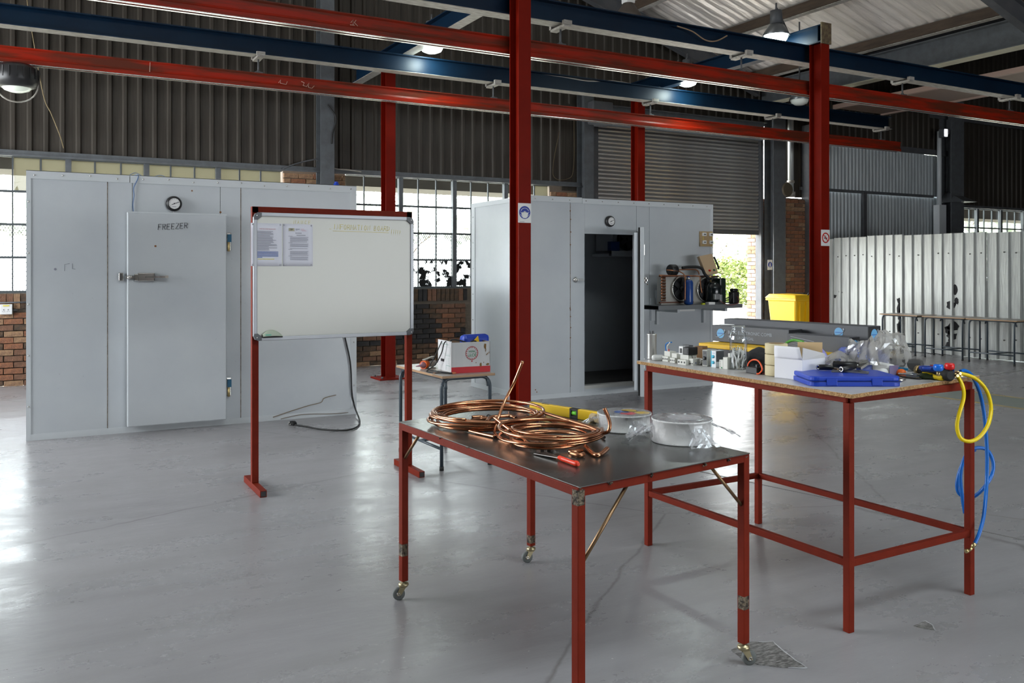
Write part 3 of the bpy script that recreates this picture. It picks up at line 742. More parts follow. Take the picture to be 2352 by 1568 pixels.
highbay((8.87, 10.45, 4.42), 'lit high-bay lamp between the rails left of the right red column')
highbay((8.365, 8.13, 4.50), 'lit high-bay lamp by the top of the rightmost red column')
highbay((11.45, 10.6, 4.39), 'dim high-bay lamp hanging farthest away under the grey valley beam', on=False, hook=1.0)
# ridge lamp
t = thing('ridge_lamp', 'white cased lamp with dark conical shade at top of the picture', 'lamp', (8.45, 11.4, 5.75))
MB().box(8.37, 8.53, 11.32, 11.48, 5.80, 6.12).build('control_box', white_p, t, bevel=.01)
MB().lathe([(.03, .08), (.09, .05), (.20, -.12), (.24, -.2), (.235, -.2), (.19, -.12), (.08, .04)], 24, (8.45, 11.4, 5.75), cap=False).build('shade', mat('dusty_dark_shade', (.07, .055, .045), .6), t)
MB().cyl((8.45, 11.4, 6.12), (8.45, 11.4, 6.75), .012, 8).build('hook', dark_steel, t)
# black projector-like lamp under the rail at the far left
lx, ly, lz = -.13, YB, 3.60
t = thing('black_hanging_lamp', 'black finned round lamp hung from the red rail at far left', 'lamp', (lx, ly, lz))
mbk = MB().lathe([(.03, .1), (.15, .10), (.215, .05), (.215, -.07), (.19, -.13), (.15, -.15)], 26, (lx, ly, lz)); mbk.build('housing', black_p, t)
fins = MB()
for i in range(20):
    a = 2 * math.pi * i / 20; fins.bar((lx + .205 * math.cos(a), ly + .205 * math.sin(a), lz - .06), (lx + .205 * math.cos(a), ly + .205 * math.sin(a), lz + .05), .008, .03, up=(math.cos(a), math.sin(a), 0))
fins.build('fins', black_p, t, kind='stuff')
MB().lathe([(.145, -.148), (.12, -.175), (.06, -.195), (.001, -.2)], 22, (lx, ly, lz), cap=False).build('lens', mat('clear_lens', (.7, .75, .68), .1, emit=((.9, 1, .8), .25)), t)
MB().tube([(lx - .2, ly, lz + .02)] + [(lx + .2 * math.cos(a), ly, lz - .11 + .2 * 1.0 * -math.sin(a) * .95) for a in [math.pi - math.pi * i / 14 for i in range(15)]] + [(lx + .2, ly, lz + .02)], .008, 6).build('bail_wire', pale_metal, t)
MB().box(lx - .05, lx + .05, ly - .05, ly + .05, lz + .09, lz + .115).build('mounting_plate', dark_steel, t)
# small bright glow near the wide column, built as a floodlight
t = thing('floodlight', 'small bright floodlight with pale bracket left of the wide grey column', 'lamp', (18.25, 12.6, 4.62))
MB().box(18.16, 18.28, 12.56, 12.7, 4.52, 4.72).build('housing', grey_steel, t, bevel=.02)
MB().box(18.175, 18.265, 12.545, 12.562, 4.54, 4.70).build('lens', mat('lit_flood', (1, 1, 1), .3, emit=((.9, .92, 1), 8)), t)
MB().bar((18.3, 12.7, 4.6), (18.62, 12.8, 4.72), .12, .1).build('bracket', mat('pale_bracket', (.5, .48, .55), .5), t)

# loose cables along blue beams
o = MB().tube(smooth_path([PY(1225, 165, YB - .02), PY(1290, 176, YB), PY(1350, 186, YB), PY(1400, 186, YB), PY(1440, 191, YB), PY(1480, 199, YB), PY(1520, 201, YB)]), .011, 6).build('beam_cable', mat('cream_cable', (.5, .45, .4), .6)); tag(o, 'cream cable snaking along the top of the farther blue beam', 'cable')
o = MB().tube(smooth_path([PY(1555, 60, YA - .1), PY(1590, 72, YA - .1), PY(1620, 92, YA - .1), PY(1645, 94, YA - .1), PY(1670, 82, YA - .1)]), .008, 6).build('beam_cable', mat('tan_cable', (.3, .2, .12), .6)); tag(o, 'tan cable drooping over the nearer blue beam', 'cable')

# signs on the columns
def sign(col, cx, cz, w, h, y, kind, label):
    t = thing('safety_sign', label, 'sign', (cx, y, cz - h / 2))
    MB().box(cx - w / 2, cx + w / 2, y - .002, y, cz - h / 2, cz + h / 2).build('plate', white_p, t)
    def disc(r, m, yy, nm, rx=None): MB().lathe([(r, 0), (r, .0012)], 32, (cx, yy, cz + .005), axis='y').build(nm, m, t)
    if kind == 'mask':
        nb_ = mat('sign_blue', (.008, .03, .30), .4); disc(w * .43, nb_, y - .0032, 'blue_disc'); s = w * .43
        y2 = y - .0045
        a = [(cx + s * .72 * math.cos(q), cz + .005 + s * .72 * math.sin(q) * .95) for q in [R(20) + R(140) * i / 16 for i in range(17)]]
        MB().tube([(p[0], y2, p[1]) for p in a], s * .035, 5).build('head_outline', white_p, t)
        pts = [(-.62, .02), (-.3, .08), (0, .28), (.3, .08), (.62, .02), (.55, -.35), (.42, -.7), (.2, -.82), (-.2, -.82), (-.42, -.7), (-.55, -.35)]
        mbm = MB().at((cx, y2 + .0009, cz + .005 - s * .05)); mbm.M = mbm.M @ FACE_Y; mbm.prism([(p[0] * s, p[1] * s) for p in pts], 0, .0012); mbm.build('mask', white_p, t)
        MB().tube([(cx - .28 * s, y2 - .001, cz + .02 * s), (cx, y2 - .001, cz + .2 * s), (cx + .28 * s, y2 - .001, cz + .02 * s)], s * .02, 4).build('nose_line', ink, t)
        for sg in (-1, 1): MB().tube([(cx + sg * .62 * s, y2, cz), (cx + sg * .78 * s, y2, cz + .18 * s)], s * .025, 4).tube([(cx + sg * .5 * s, y2, cz - .6 * s), (cx + sg * .8 * s, y2, cz - .2 * s)], s * .025, 4).build('strap', white_p, t)
        MB().box(cx - w * .38, cx - w * .02, y - .0028, y - .0021, cz - h * .46, cz - h * .445).build('small_print', ink, t)
    elif kind == 'nosmoke':
        rm = mat('sign_red', (.5, .02, .015), .4)
        MB().tube([(cx + w * .37 * math.cos(q), y - .003, cz + w * .37 * math.sin(q)) for q in [2 * math.pi * i / 32 for i in range(32)]], w * .05, 6, closed=True).build('red_ring', rm, t)
        d = w * .37 * .707
        MB().bar((cx - w * .18, y - .003, cz - w * .02), (cx + w * .18, y - .003, cz - w * .02), .0015, w * .07).build('cigarette', ink, t)
        MB().bar((cx + w * .02, y - .003, cz - w * .15), (cx + w * .0, y - .003, cz + w * .2), .0015, w * .05).build('flame', ink, t)
        MB().bar((cx - d, y - .0045, cz + d), (cx + d, y - .0045, cz - d), w * .07, .0015, up=(0, 1, 0)).build('red_bar', rm, t)
    else:
        disc(w * .42, mat('sign_blue2', (.03, .06, .35), .4), y - .0032, 'blue_disc')
        MB().box(cx - w * .14, cx + w * .12, y - .005, y - .0042, cz - w * .3, cz + w * .12).build('figure', white_p, t); MB().lathe([(w * .10, 0), (w * .10, .001)], 12, (cx, y - .005, cz + w * .22), axis='y').build('figure_head', white_p, t)
    return t
sg = PY(1205, 489, gy[0] - .098); sign(0, sg.x, sg.z, .150, .195, gy[0] - .0975, 'mask', 'square blue and white wear-a-mask sign on the nearest red column')
sg = PY(1896, 546, gy[0] - .098); sign(0, sg.x, sg.z, .155, .20, gy[0] - .0975, 'nosmoke', 'white and red no-smoking sign on the rightmost red column')
sg = PY(1769, 608, 12.68); sign(0, sg.x, sg.z, .13, .20, 12.685, 'x', 'small blue and white sign on the grey column right of the shutter')

# =================================================================== outside
gr = MB().box(-40, 60, 13.25, 60, -.1, -.02).build('ground', mat('pale_gravel', (.45, .41, .34), .95, var=(3, (.35, .33, .26), .6), bump=(20, .5))); struct(gr, 'pale gravel ground outside')
fas = MB().box(-7, 8.5, 13.55, 14.4, 2.86, 3.05).build('trim_2', mat('outer_eave_board', (.10, .085, .07), .8)); struct(fas, 'eave board outside the windows')
fas = MB().box(19, 26, 13.6, 14.4, 2.80, 3.1).build('trim_3', mat('outer_eave_board2', (.055, .04, .024), .8)); struct(fas, 'eave board outside the far right window')
leaf_m = [mat('yellow_green_leaves', (.20, .26, .06), .6), mat('mid_leaves', (.13, .18, .04), .6), mat('pale_leaves', (.25, .28, .10), .6)]  # three leaf greens mixed at random
hazy_leaf = [mat('washed_out_leaves', (.58, .62, .52), .6), mat('washed_out_leaves_2', (.42, .48, .36), .6), mat('washed_out_leaves_3', (.7, .7, .65), .6)]  # overexposed look of the trees is put into these pale colours
def bush(name, cx, cy_, w, d, h, n, label, cat='shrub', z0=0, grp=None, ls=.09, lm=None):
    t = thing(name, label, cat, (cx, cy_, 0), group=grp)
    fol = MB(); rr = random.Random(int(cx * 100 + cy_))
    for i in range(n):
        a = rr.uniform(0, 2 * math.pi); e = math.acos(rr.uniform(-.2, 1)); q = rr.uniform(.75, 1.03)
        v = Vector((cx + w * q * math.cos(a) * math.sin(e), cy_ + d * q * math.sin(a) * math.sin(e), z0 + h * q * abs(math.cos(e)) * .98 + .1))
        v += Vector((noise.noise(v * 2.1), noise.noise(v * 2.1 + Vector((5, 5, 5))), noise.noise(v * 1.7 + Vector((9, 0, 0))))) * .25 * min(w, 1.5)
        u = Vector((rr.uniform(-1, 1), rr.uniform(-1, 1), rr.uniform(-.5, 1))).normalized(); s_ = Vector((rr.uniform(-1, 1), rr.uniform(-1, 1), rr.uniform(-1, 1))).cross(u).normalized()
        L_ = ls * rr.uniform(.7, 1.4); fol.cur = rr.randrange(3)
        fol.add([v - u * L_, v + s_ * L_ * .4, v + u * L_, v - s_ * L_ * .4], [(0, 1, 2, 3)])
    fol.build('foliage', lm or leaf_m, t, recalc=False, kind='stuff')
    st = MB()
    for i in range(5):
        a = i * 1.3; st.tube([(cx + .05 * math.cos(a), cy_ + .05 * math.sin(a), -.05), (cx + w * .3 * math.cos(a), cy_ + d * .3 * math.sin(a), h * .5), (cx + w * .6 * math.cos(a), cy_ + d * .6 * math.sin(a), h * .8)], .03, 6, r1=.012)
    st.build('branches', mat('bark', (.12, .08, .05), .9), t, kind='stuff')
    return t
bush('garden_shrub', 26.6, 28.6, 2.6, 1.8, 1.9, 9000, 'bright green shrub seen through the half open roller shutter', ls=.09)
bush('garden_shrub', 22.6, 27.0, 1.9, 1.3, 1.7, 5000, 'lower green shrub left of the larger one beyond the shutter', ls=.09)
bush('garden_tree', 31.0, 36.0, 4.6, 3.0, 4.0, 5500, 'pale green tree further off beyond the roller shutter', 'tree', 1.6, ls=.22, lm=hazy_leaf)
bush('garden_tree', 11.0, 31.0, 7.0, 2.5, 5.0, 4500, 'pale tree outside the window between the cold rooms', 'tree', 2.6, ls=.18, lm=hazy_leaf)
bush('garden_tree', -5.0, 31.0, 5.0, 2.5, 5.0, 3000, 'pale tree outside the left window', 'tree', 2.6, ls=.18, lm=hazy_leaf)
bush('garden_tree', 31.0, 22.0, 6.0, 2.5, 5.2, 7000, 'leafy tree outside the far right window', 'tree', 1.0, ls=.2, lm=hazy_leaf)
# brick jamb of the shutter opening, its bricks facing the opening
MB().box(12.985, 13.42, 13.07, 13.42, 0, 2.95).build('mortar_core', mortar, wb)
def jamb_bricks():
    z = 0.0; i = 0
    while z < 2.3:
        for a, b in (((13.07, 13.28), (13.29, 13.42)) if i % 2 else ((13.07, 13.17), (13.18, 13.39))):
            brick(12.962, b, z, b - a, .068, .03, rnd.choice((5, 5, 1)), wb, rz=R(-90))
        z += .08; i += 1
jamb_bricks()
# =================================================================== stroke lettering (hand writing)
STK = {'F': [[(0, 0), (0, 1), (.65, 1)], [(0, .52), (.5, .52)]], 'R': [[(0, 0), (0, 1), (.5, .95), (.6, .75), (.45, .52), (0, .48)], [(.25, .5), (.65, 0)]],
       'E': [[(.6, 1), (0, 1), (0, 0), (.62, 0)], [(0, .52), (.5, .52)]], 'Z': [[(0, 1), (.62, 1), (0, 0), (.65, 0)]], 'I': [[(.2, 0), (.2, 1)]],
       'N': [[(0, 0), (0, 1), (.6, 0), (.6, 1)]], 'O': [[(.3, 0), (.05, .25), (.05, .75), (.3, 1), (.55, .75), (.55, .25), (.3, 0)]], 'M': [[(0, 0), (.05, 1), (.32, .4), (.6, 1), (.65, 0)]],
       'A': [[(0, 0), (.3, 1), (.6, 0)], [(.12, .4), (.48, .4)]], 'T': [[(.3, 0), (.3, 1)], [(0, 1), (.62, 1)]], 'B': [[(0, 0), (0, 1), (.45, .9), (.45, .6), (0, .52), (.55, .4), (.5, .05), (0, 0)]],
       'D': [[(0, 0), (0, 1), (.5, .8), (.55, .3), (0, 0)]], '!': [[(.2, 1), (.15, .3)], [(.14, .08), (.13, 0)]], '-': [[(.1, .5), (.45, .5)]], 'U': [[(0, 1), (.05, .1), (.5, .1), (.55, 1)]], 'C': [[(.6, .9), (.2, 1), (0, .5), (.2, 0), (.6, .1)]],
       'L': [[(0, 1), (0, 0), (.5, 0)]]}
def handwrite(txt, x, z, y, h, m, parent, r, dx=1.0, slope=0.0, name='handwriting', gap=.35, skip=()):
    mb = MB(); cx = x
    for i, ch in enumerate(txt):
        if ch == ' ': cx += h * .7; continue
        if i not in skip:
            for st in STK[ch]:
                mb.tube([(cx + a * h * dx + b * h * .08, y, z + (cx - x) * slope + b * h + rnd.uniform(-.03, .03) * h) for a, b in st], r, 4)
        cx += h * (.65 * dx + gap)
    return mb.build(name, m, parent, recalc=False)

# =================================================================== freezer room (left)
FX0, FX1, FY, FZ = -.03, 2.975, 8.75, 2.373
fr = thing('freezer_room', 'large white panelled freezer room with closed door marked FREEZER', 'cold room', ((FX0 + FX1) / 2, FY + .75, 0))
MB().box(FX0 + .01, FX1 - .01, FY + .012, FY + 1.5, .0, FZ - .01).build('core', seam, fr)
MB().box(FX0, FX0 + .012, FY, FY + 1.52, 0, FZ).build('side_panel', white_panel, fr)
MB().box(FX1 - .012, FX1, FY, FY + 1.52, 0, FZ).build('side_panel', white_panel, fr)
MB().box(FX0, FX1, FY, FY + 1.52, FZ - .012, FZ).build('roof_panel', white_panel, fr)
MB().box(FX0, FX1, FY + 1.51, FY + 1.52, 0, FZ).build('rear_panel', white_panel, fr)
for a, b, z0, z1 in ((-.01, .612, .05, 2.31), (.618, .822, .05, 2.31), (.826, 1.607, 1.9, 2.31), (.826, 1.607, .05, 1.89), (1.611, 1.799, .05, 2.31), (1.805, 2.92, .05, 2.31)):
    MB().box(a, b, FY - .002, FY + .02, z0, z1).build('wall_panel', white_panel, fr, bevel=.0015)
MB().box(FX0 - .004, .80, FY - .008, FY + .01, 2.305, FZ + .004).box(.805, FX1 + .004, FY - .008, FY + .01, 2.305, FZ + .004).box(FX0 - .004, FX1, FY - .008, FY + .05, FZ, FZ + .004).build('top_angle', white_trim, fr)
MB().box(FX0 - .004, .003, FY - .008, FY + .06, 0, 2.306).build('corner_angle', white_trim, fr)
MB().box(2.915, FX1 + .004, FY - .008, FY + .05, 0, 2.306).build('corner_angle', white_trim, fr)
MB().box(.003, 2.915, FY - .007, FY + .006, 0, .055).build('bottom_angle', white_trim, fr)
rv = MB()
for i in range(14): rv.lathe([(.008, 0), (.006, -.006), (.001, -.007)], 8, (.03 + i * .222, FY - .008, 2.335 + (i % 3) * .008), axis='y')
for i in range(5): rv.lathe([(.008, 0), (.006, -.006), (.001, -.007)], 8, (-.015, FY - .008, .3 + i * .45), axis='y').lathe([(.008, 0), (.006, -.006), (.001, -.007)], 8, (2.95, FY - .008, .3 + i * .45), axis='y')
rv.build('rivets', bright_steel, fr, kind='stuff')
# door leaf with latch, hinges
D0, D1, DZ0, DZ1 = .775, 1.652, .062, 2.035
dr = MB().box(D0, D1, FY - .085, FY - .012, DZ0, DZ1).build('door', white_panel, fr, bevel=.008)
MB().box(D0 + .01, D1 - .01, FY - .014, FY - .003, DZ0 + .01, DZ1 - .01).build('gasket', black_r, fr)
MB().box(D0 + .0, D1, FY - .088, FY - .083, DZ1 - .012, DZ1 + .002).build('edge_trim', white_trim, dr)
lt = MB().box(.86, 1.005, FY - .11, FY - .085, 1.395, 1.475).box(.83, .88, FY - .105, FY - .085, 1.40, 1.465).build('latch', chrome, fr, bevel=.008)
MB().bar((.93, FY - .125, 1.435), (1.115, FY - .13, 1.437), .014, .018).bar((1.09, FY - .13, 1.437), (1.12, FY - .13, 1.437), .018, .026).build('handle', chrome, lt)
MB().lathe([(.022, 0), (.022, -.03), (.014, -.045), (.001, -.047)], 14, (.79, FY - .085, 1.432), axis='y').box(.76, .87, FY - .10, FY - .085, 1.42, 1.447).build('catch', chrome, lt)
MB().prism([(0, 0)] * 0 + [(.705, FY - .04), (.745, FY - .05), (.745, FY), (.705, FY)], 1.40, 1.475).build('keeper', chrome, fr, bevel=.006)
for hz in (1.77, .37):
    h = MB().box(1.655, 1.70, FY - .06, FY - .005, hz - .085, hz + .09).build('hinge', chrome, fr, bevel=.005)
    MB().box(1.662, 1.70, FY - .075, FY - .058, hz, hz + .075).build('hinge_cap', mat('teal_blue_cap', (.01, .09, .17), .5), h)
    MB().cyl((1.675, FY - .07, hz - .09), (1.675, FY - .07, hz), .012, 8).build('hinge_pin', mat('brass', (.55, .42, .2), .3, .9), h)
handwrite('FREEZER', 1.035, 1.872, FY - .0865, .052, ink, dr, .0022, .8, .09, name='lettering', gap=.22)
def gauge(cx, cz, y, r, parent, m_=None, depth=.05):
    g = MB().lathe([(r * .92, 0), (r, -.012), (r, -depth * .55), (r * .78, -depth), (r * .70, -depth)], 32, (cx, y, cz), axis='y', cap=False).build('dial_gauge', black_p, parent)
    MB().lathe([(r * .72, -depth * .9), (r * .72, -depth * .92)], 28, (cx, y, cz), axis='y').build('dial_face', white_p, g)
    tk = MB()
    for i in range(11):
        a = R(215) - R(250) * i / 10; tk.bar((cx + r * .54 * math.cos(a), y - depth * .935, cz + r * .54 * math.sin(a)), (cx + r * .64 * math.cos(a), y - depth * .935, cz + r * .64 * math.sin(a)), .003, .001, up=(0, 1, 0))
    tk.box(cx - r * .25, cx + r * .25, y - depth * .94, y - depth * .925, cz - r * .45, cz - r * .38).build('scale_marks', ink_grey, g)
    MB().bar((cx - r * .33, y - depth * .97, cz - r * .16), (cx + r * .55, y - depth * .97, cz + r * .22), .004, .002, up=(0, 1, 0)).lathe([(.006, -depth * .95), (.006, -depth)], 8, (cx, y, cz), axis='y').build('needle', ink, g)
    sc_ = MB()
    for a in (R(90), R(-25), R(205)): sc_.lathe([(.004, -.03), (.004, -.037)], 8, (cx + r * .88 * math.cos(a), y, cz + r * .88 * math.sin(a)), axis='y')
    sc_.build('screws', bright_steel, g)
    return g
g1 = gauge(1.183, 2.125, FY - .003, .072, fr)
MB().tube([(1.18, FY - .015, 2.06), (1.178, FY - .02, 2.04), (1.176, FY - .02, 2.033)], .004, 5).build('capillary', white_p, fr)
bw = MB().tube(smooth_path([(.84, FY + .2, 2.39), (.875, FY + .02, 2.385), (.868, FY - .012, 2.34), (.835, FY - .012, 2.26), (.838, FY - .012, 2.19), (.828, FY - .012, 2.11), (.832, FY - .012, 2.04)]), .0045, 6).tube(smooth_path([(.80, FY + .1, 2.38), (.86, FY + .1, 2.41), (.92, FY + .08, 2.38)]), .003, 5).tube(smooth_path([(1.02, FY + .1, 2.38), (1.08, FY + .1, 2.40), (1.14, FY + .08, 2.375)]), .003, 5).build('wire', mat('blue_grey_wire', (.10, .17, .32), .5), fr, label='thin blue wire running down to the door')
MB().tube(smooth_path([PY(627, 958, FY - .015), PY(668, 944, FY - .015), PY(710, 931, FY - .02), PY(737, 924, FY - .02), PY(745, 914, FY - .02), PY(772, 907, FY - .02)]), .004, 5).tube(smooth_path([PY(645, 962, FY - .012), PY(660, 958, FY - .012), PY(700, 951, FY - .012), PY(760, 950, FY - .012), PY(800, 947, FY - .012)]), .003, 5).build('loose_wire', mat('brown_string', (.2, .15, .1), .8), fr, label='stiff tan wire curling along the bottom edge')
# marks, scratches, rust
mk = MB()
for pts in ([(148, 622), (148, 607), (160, 605)], [(166, 605), (166, 617), (173, 618)]): mk.tube([PY(a, b, FY - .003) for a, b in pts], .0013, 4)
for i in range(34):
    u = PY(rnd.uniform(80, 790), rnd.uniform(480, 930), FY - .004 if not i % 2 else FY - .003)
    if D0 < u.x < D1: u.y = FY - .0855
    mk.bar(u, u + Vector((rnd.uniform(-.012, .012), 0, rnd.uniform(-.012, .012))), .0015, .001, up=(0, 1, 0))
q = PY(127, 618, FY - .003); mk.lathe([(.011, 0), (.011, -.001)], 10, q, axis='y')
mk.build('scuff_marks', ink_grey, fr, kind='stuff')
MB().lathe([(.010, 0), (.010, -.001)], 8, PY(357, 565, FY - .086), axis='y').lathe([(.008, 0), (.008, -.001)], 8, PY(441, 438, FY - .003), axis='y').lathe([(.010, 0), (.010, -.001)], 8, (1.61, FY - .003, 2.06), axis='y').build('rust_spots', rust, fr, kind='stuff')
seamr = MB().bar((.615, FY - .0035, .06), (.615, FY - .0035, 2.3), .006, .001, up=(0, 1, 0)).bar((1.802, FY - .0035, .06), (1.802, FY - .0035, 2.3), .006, .001, up=(0, 1, 0)); seamr.build('joint_sealant', seam, fr)
MB().cyl((2.86, FY + .3, FZ), (2.86, FY + .3, FZ + .05), .03, 12).cyl((2.86, FY + .3, FZ + .05), (2.86, FY + .3, FZ + .07), .02, 12).build('blue_cap', blue_pl, fr)

# black power cord with three-pin plug lying in front of it
pc = thing('power_cord', 'black power cord hanging down with its plug lying on the floor by the freezer room', 'cord', (2.6, 8.6, 0))
MB().tube(smooth_path([(2.80, FY - .03, 1.45), (2.81, FY - .03, 1.0), PY(804, 830, FY - .03), PY(808, 900, FY - .03), PY(815, 935, FY - .05), PZ(826, 966, .02), PZ(818, 981, .012), PZ(790, 988, .012), PZ(740, 986, .012), PZ(705, 980, .012), PZ(678, 976, .02)], 8), .0085, 8).build('cord', black_r, pc)
q = PZ(668, 977, .0); MB().at((q.x, q.y, .0), R(25)).lathe([(.018, .06), (.03, .045), (.033, .02), (.033, .0)], 16, (0, 0, .012), axis='x').build('plug', black_p, pc)
MB().at((q.x, q.y, .014), R(25)).cyl((-.03, 0, .02), (0, 0, .02), .005, 6).cyl((-.025, -.012, .0), (0, -.012, 0), .004, 6).cyl((-.025, .012, .0), (0, .012, 0), .004, 6).build('pins', bright_steel, pc)

# =================================================================== cold room (right) with open door
CX0, CX1, CY0, CY1, CZ = 4.99, 7.79, 8.68, 10.1, 2.35
OX0, OX1, OZ0, OZ1 = 5.79, 6.55, .11, 1.935
cr = thing('cold_room', 'white panelled cold room with its door standing open', 'cold room', ((CX0 + CX1) / 2, 9.4, 0))
T = .08
for a, b, z0, z1 in ((CX0, 5.585, 0, CZ - .05), (5.589, OX0, 0, CZ - .05), (OX0, 6.555, OZ1, CZ - .05), (OX0, 6.555, 0, OZ0), (6.559, 6.755, 0, CZ - .05), (6.759, CX1, 0, CZ - .05)):
    MB().box(a, b, CY0, CY0 + T, z0, z1).build('wall_panel', white_panel, cr, bevel=.0015)
MB().box(CX0, CX0 + T, CY0 + T, CY1, 0, CZ - .02).build('side_panel', white_panel, cr)
MB().box(CX1 - T, CX1, CY0 + T, CY1, 0, CZ - .02).build('side_panel', white_panel, cr)
MB().box(CX0 + T, 6.22, CY1 - T, CY1, 0, CZ - .02).build('rear_panel', white_panel, cr); MB().box(6.225, CX1 - T, CY1 - T, CY1, 0, CZ - .02).build('rear_panel', white_panel, cr)
MB().box(CX0, CX1, CY0, CY1, CZ - .03, CZ).build('roof_panel', white_panel, cr)
MB().box(CX0 + T, CX1 - T, CY0 + T + .002, CY1 - T, .06, .10).build('inner_floor', mat('dark_ply_floor', (.06, .06, .055), .6, var=(4, (.09, .09, .085), .5), stretch=(.3, 4, 1)), cr)
MB().box(OX0, OX1, CY0 - .002, CY0 + T + .03, .078, .118).build('threshold', mat('worn_white_sill', (.5, .5, .47), .5), cr)
MB().box(CX0 - .006, 5.75, CY0 - .008, CY0 + .02, CZ - .052, CZ + .012).box(5.755, CX1 + .004, CY0 - .008, CY0 + .02, CZ - .058, CZ + .004).box(CX0 - .008, CX0 + .03, CY0, CY1, CZ - .05, CZ + .006).build('top_angle', white_trim, cr)
MB().box(CX0 - .006, CX0 + .004, CY1 - .10, CY1, 0, CZ - .05).box(CX0 - .008, CX0 + .03, CY0, CY1, 0, .06).build('corner_angle', white_trim, cr)
MB().box(CX1 - .04, CX1 + .004, CY0 - .006, CY0, 0, CZ - .05).box(CX0, CX1, CY0 - .005, CY0, 0, .05).build('corner_angle', white_trim, cr)
MB().bar((5.587, CY0 - .002, .12), (5.587, CY0 - .002, 2.28), .006, .002, up=(0, 1, 0)).build('joint_sealant', seam, cr)
rs = MB()
for zz in (1.05, 1.03, .82, .70, .95, 1.8, 1.95, 2.1, 2.2, .45): rs.lathe([(.009, 0), (.007, -.002)], 7, (5.588 + rnd.uniform(-.004, .006), CY0 - .001, zz), axis='y')
for (a, b) in ((1233, 900), (1230, 895), (1270, 906), (1500, 705), (1487, 653)): rs.lathe([(.008, 0), (.007, -.001)], 6, PY(a, b, CY0 - .001), axis='y')
rs.build('rust_spots', rust, cr, kind='stuff')
gauge(6.145, 2.09, CY0 - .003, .068, cr)
rv = MB()
for i in range(12): rv.lathe([(.008, 0), (.005, -.006)], 8, (5.1 + i * .235, CY0 - .008, CZ - .025), axis='y')
for i in range(7): rv.lathe([(.008, 0), (.005, -.006)], 8, (CX0 - .007, CY1 - .05, .2 + i * .33), axis='x')
rv.build('rivets', bright_steel, cr, kind='stuff')
kp = MB().lathe([(.03, 0), (.034, -.012), (.02, -.03), (.001, -.034)], 14, (5.655, CY0, 1.385), axis='y').build('keeper', chrome, cr); MB().box(5.66, 5.745, CY0 - .05, CY0 - .01, 1.372, 1.398).build('keeper_roller', chrome, kp, bevel=.005)
# open leaf: hinge at right jamb, swung out towards the room
hx, hy = 6.60, CY0 - .02
leaf_dir = math.atan2(7.86 - hy, 5.99 - hx)
dv = MB().at((hx, hy, 0), leaf_dir); dv.box(0.0, .99, -.0, .045, .075, 1.985); dl = dv.build('door', white_panel, cr, bevel=.006)
MB().at((hx, hy, 0), leaf_dir).box(.02, .975, -.022, .0, .085, 1.98).build('gasket', black_r, dl)
MB().at((hx, hy, 0), leaf_dir).box(.055, .955, -.066, -.022, .14, 1.925).build('inner_leaf', mat('shiny_inner_leaf', (.6, .64, .68), .2), dl, bevel=.006)
MB().at((hx, hy, 0), leaf_dir).box(.90, .97, .045, .07, 1.35, 1.42).box(.955, 1.0, .05, .085, 1.37, 1.40).build('latch', chrome, dl, bevel=.005)
for hz in (1.75, .35): MB().at((hx, hy, 0), leaf_dir).box(-.03, .05, .02, .055, hz - .07, hz + .07).build('hinge', chrome, dl, bevel=.005)
# evaporator unit inside
ev = thing('evaporator', 'evaporator fan unit with blue box hung inside the open cold room', 'fan unit', (6.75, 9.7, 1.65))
q0 = PY(1404, 585, 9.5)
MB().box(q0.x, q0.x + 1.0, 9.48, 9.95, 1.685, 1.72).box(q0.x, q0.x + 1.0, 9.48, 9.50, 1.72, 1.76).build('drip_tray', white_trim, ev, bevel=.004)
MB().box(q0.x + .06, q0.x + .98, 9.55, 9.95, 1.76, 2.25).build('casing', white_panel, ev)
MB().lathe([(.15, 0), (.16, -.02), (.15, -.045), (.13, -.045)], 26, (q0.x + .28, 9.55, 1.92), axis='y', cap=False).lathe([(.15, -.005), (.001, -.006)], 26, (q0.x + .28, 9.55, 1.92), axis='y', cap=False).build('fan_shroud', black_p, ev)
fb = MB()
for i in range(5):
    a = i * 2 * math.pi / 5; fb.at((q0.x + .28, 9.53, 1.92), ry=a).box(.02, .13, -.004, .004, -.03, .03)
fb.build('fan_blade', dark_steel, ev)
MB().box(q0.x - .02, q0.x + .12, 9.47, 9.56, 1.755, 1.88).build('junction_box', mat('blue_box', (.01, .045, .16), .5), ev, bevel=.006)
MB().box(q0.x, q0.x + .03, 9.5, 9.55, 1.69, 1.755).build('foot', black_p, ev)
for xx in (q0.x + .1, q0.x + .9): MB().cyl((xx, 9.75, 2.25), (xx, 9.75, 2.325), .012, 6).build('hanger', bright_steel, ev)
# socket board
b0, b1 = PY(1608, 531, CY0 - .02), PY(1637, 566, CY0 - .02)
sb = thing('socket_board', 'light wooden board with four white sockets at the right edge of the cold room', 'board', ((b0.x + b1.x) / 2, CY0 - .01, b1.z))
MB().box(b0.x, b1.x, CY0 - .022, CY0 - .004, b1.z, b0.z).build('board', mat('light_wood', (.42, .30, .16), .6, var=(9, (.35, .24, .12), .4), stretch=(1, 1, 5)), sb, bevel=.002)
for u in (.28, .82):
    for v in (.2, .72):
        cx_, cz_ = b0.x + (b1.x - b0.x) * u, b0.z + (b1.z - b0.z) * v
        so = MB().box(cx_ - .03, cx_ + .03, CY0 - .045, CY0 - .02, cz_ - .022, cz_ + .022).build('socket', white_p, sb, bevel=.004)
        MB().box(cx_ - .016, cx_ - .004, CY0 - .047, CY0 - .044, cz_ - .01, cz_ + .008).box(cx_ + .004, cx_ + .016, CY0 - .047, CY0 - .044, cz_ - .01, cz_ + .008).build('socket_hole', black_p, so)
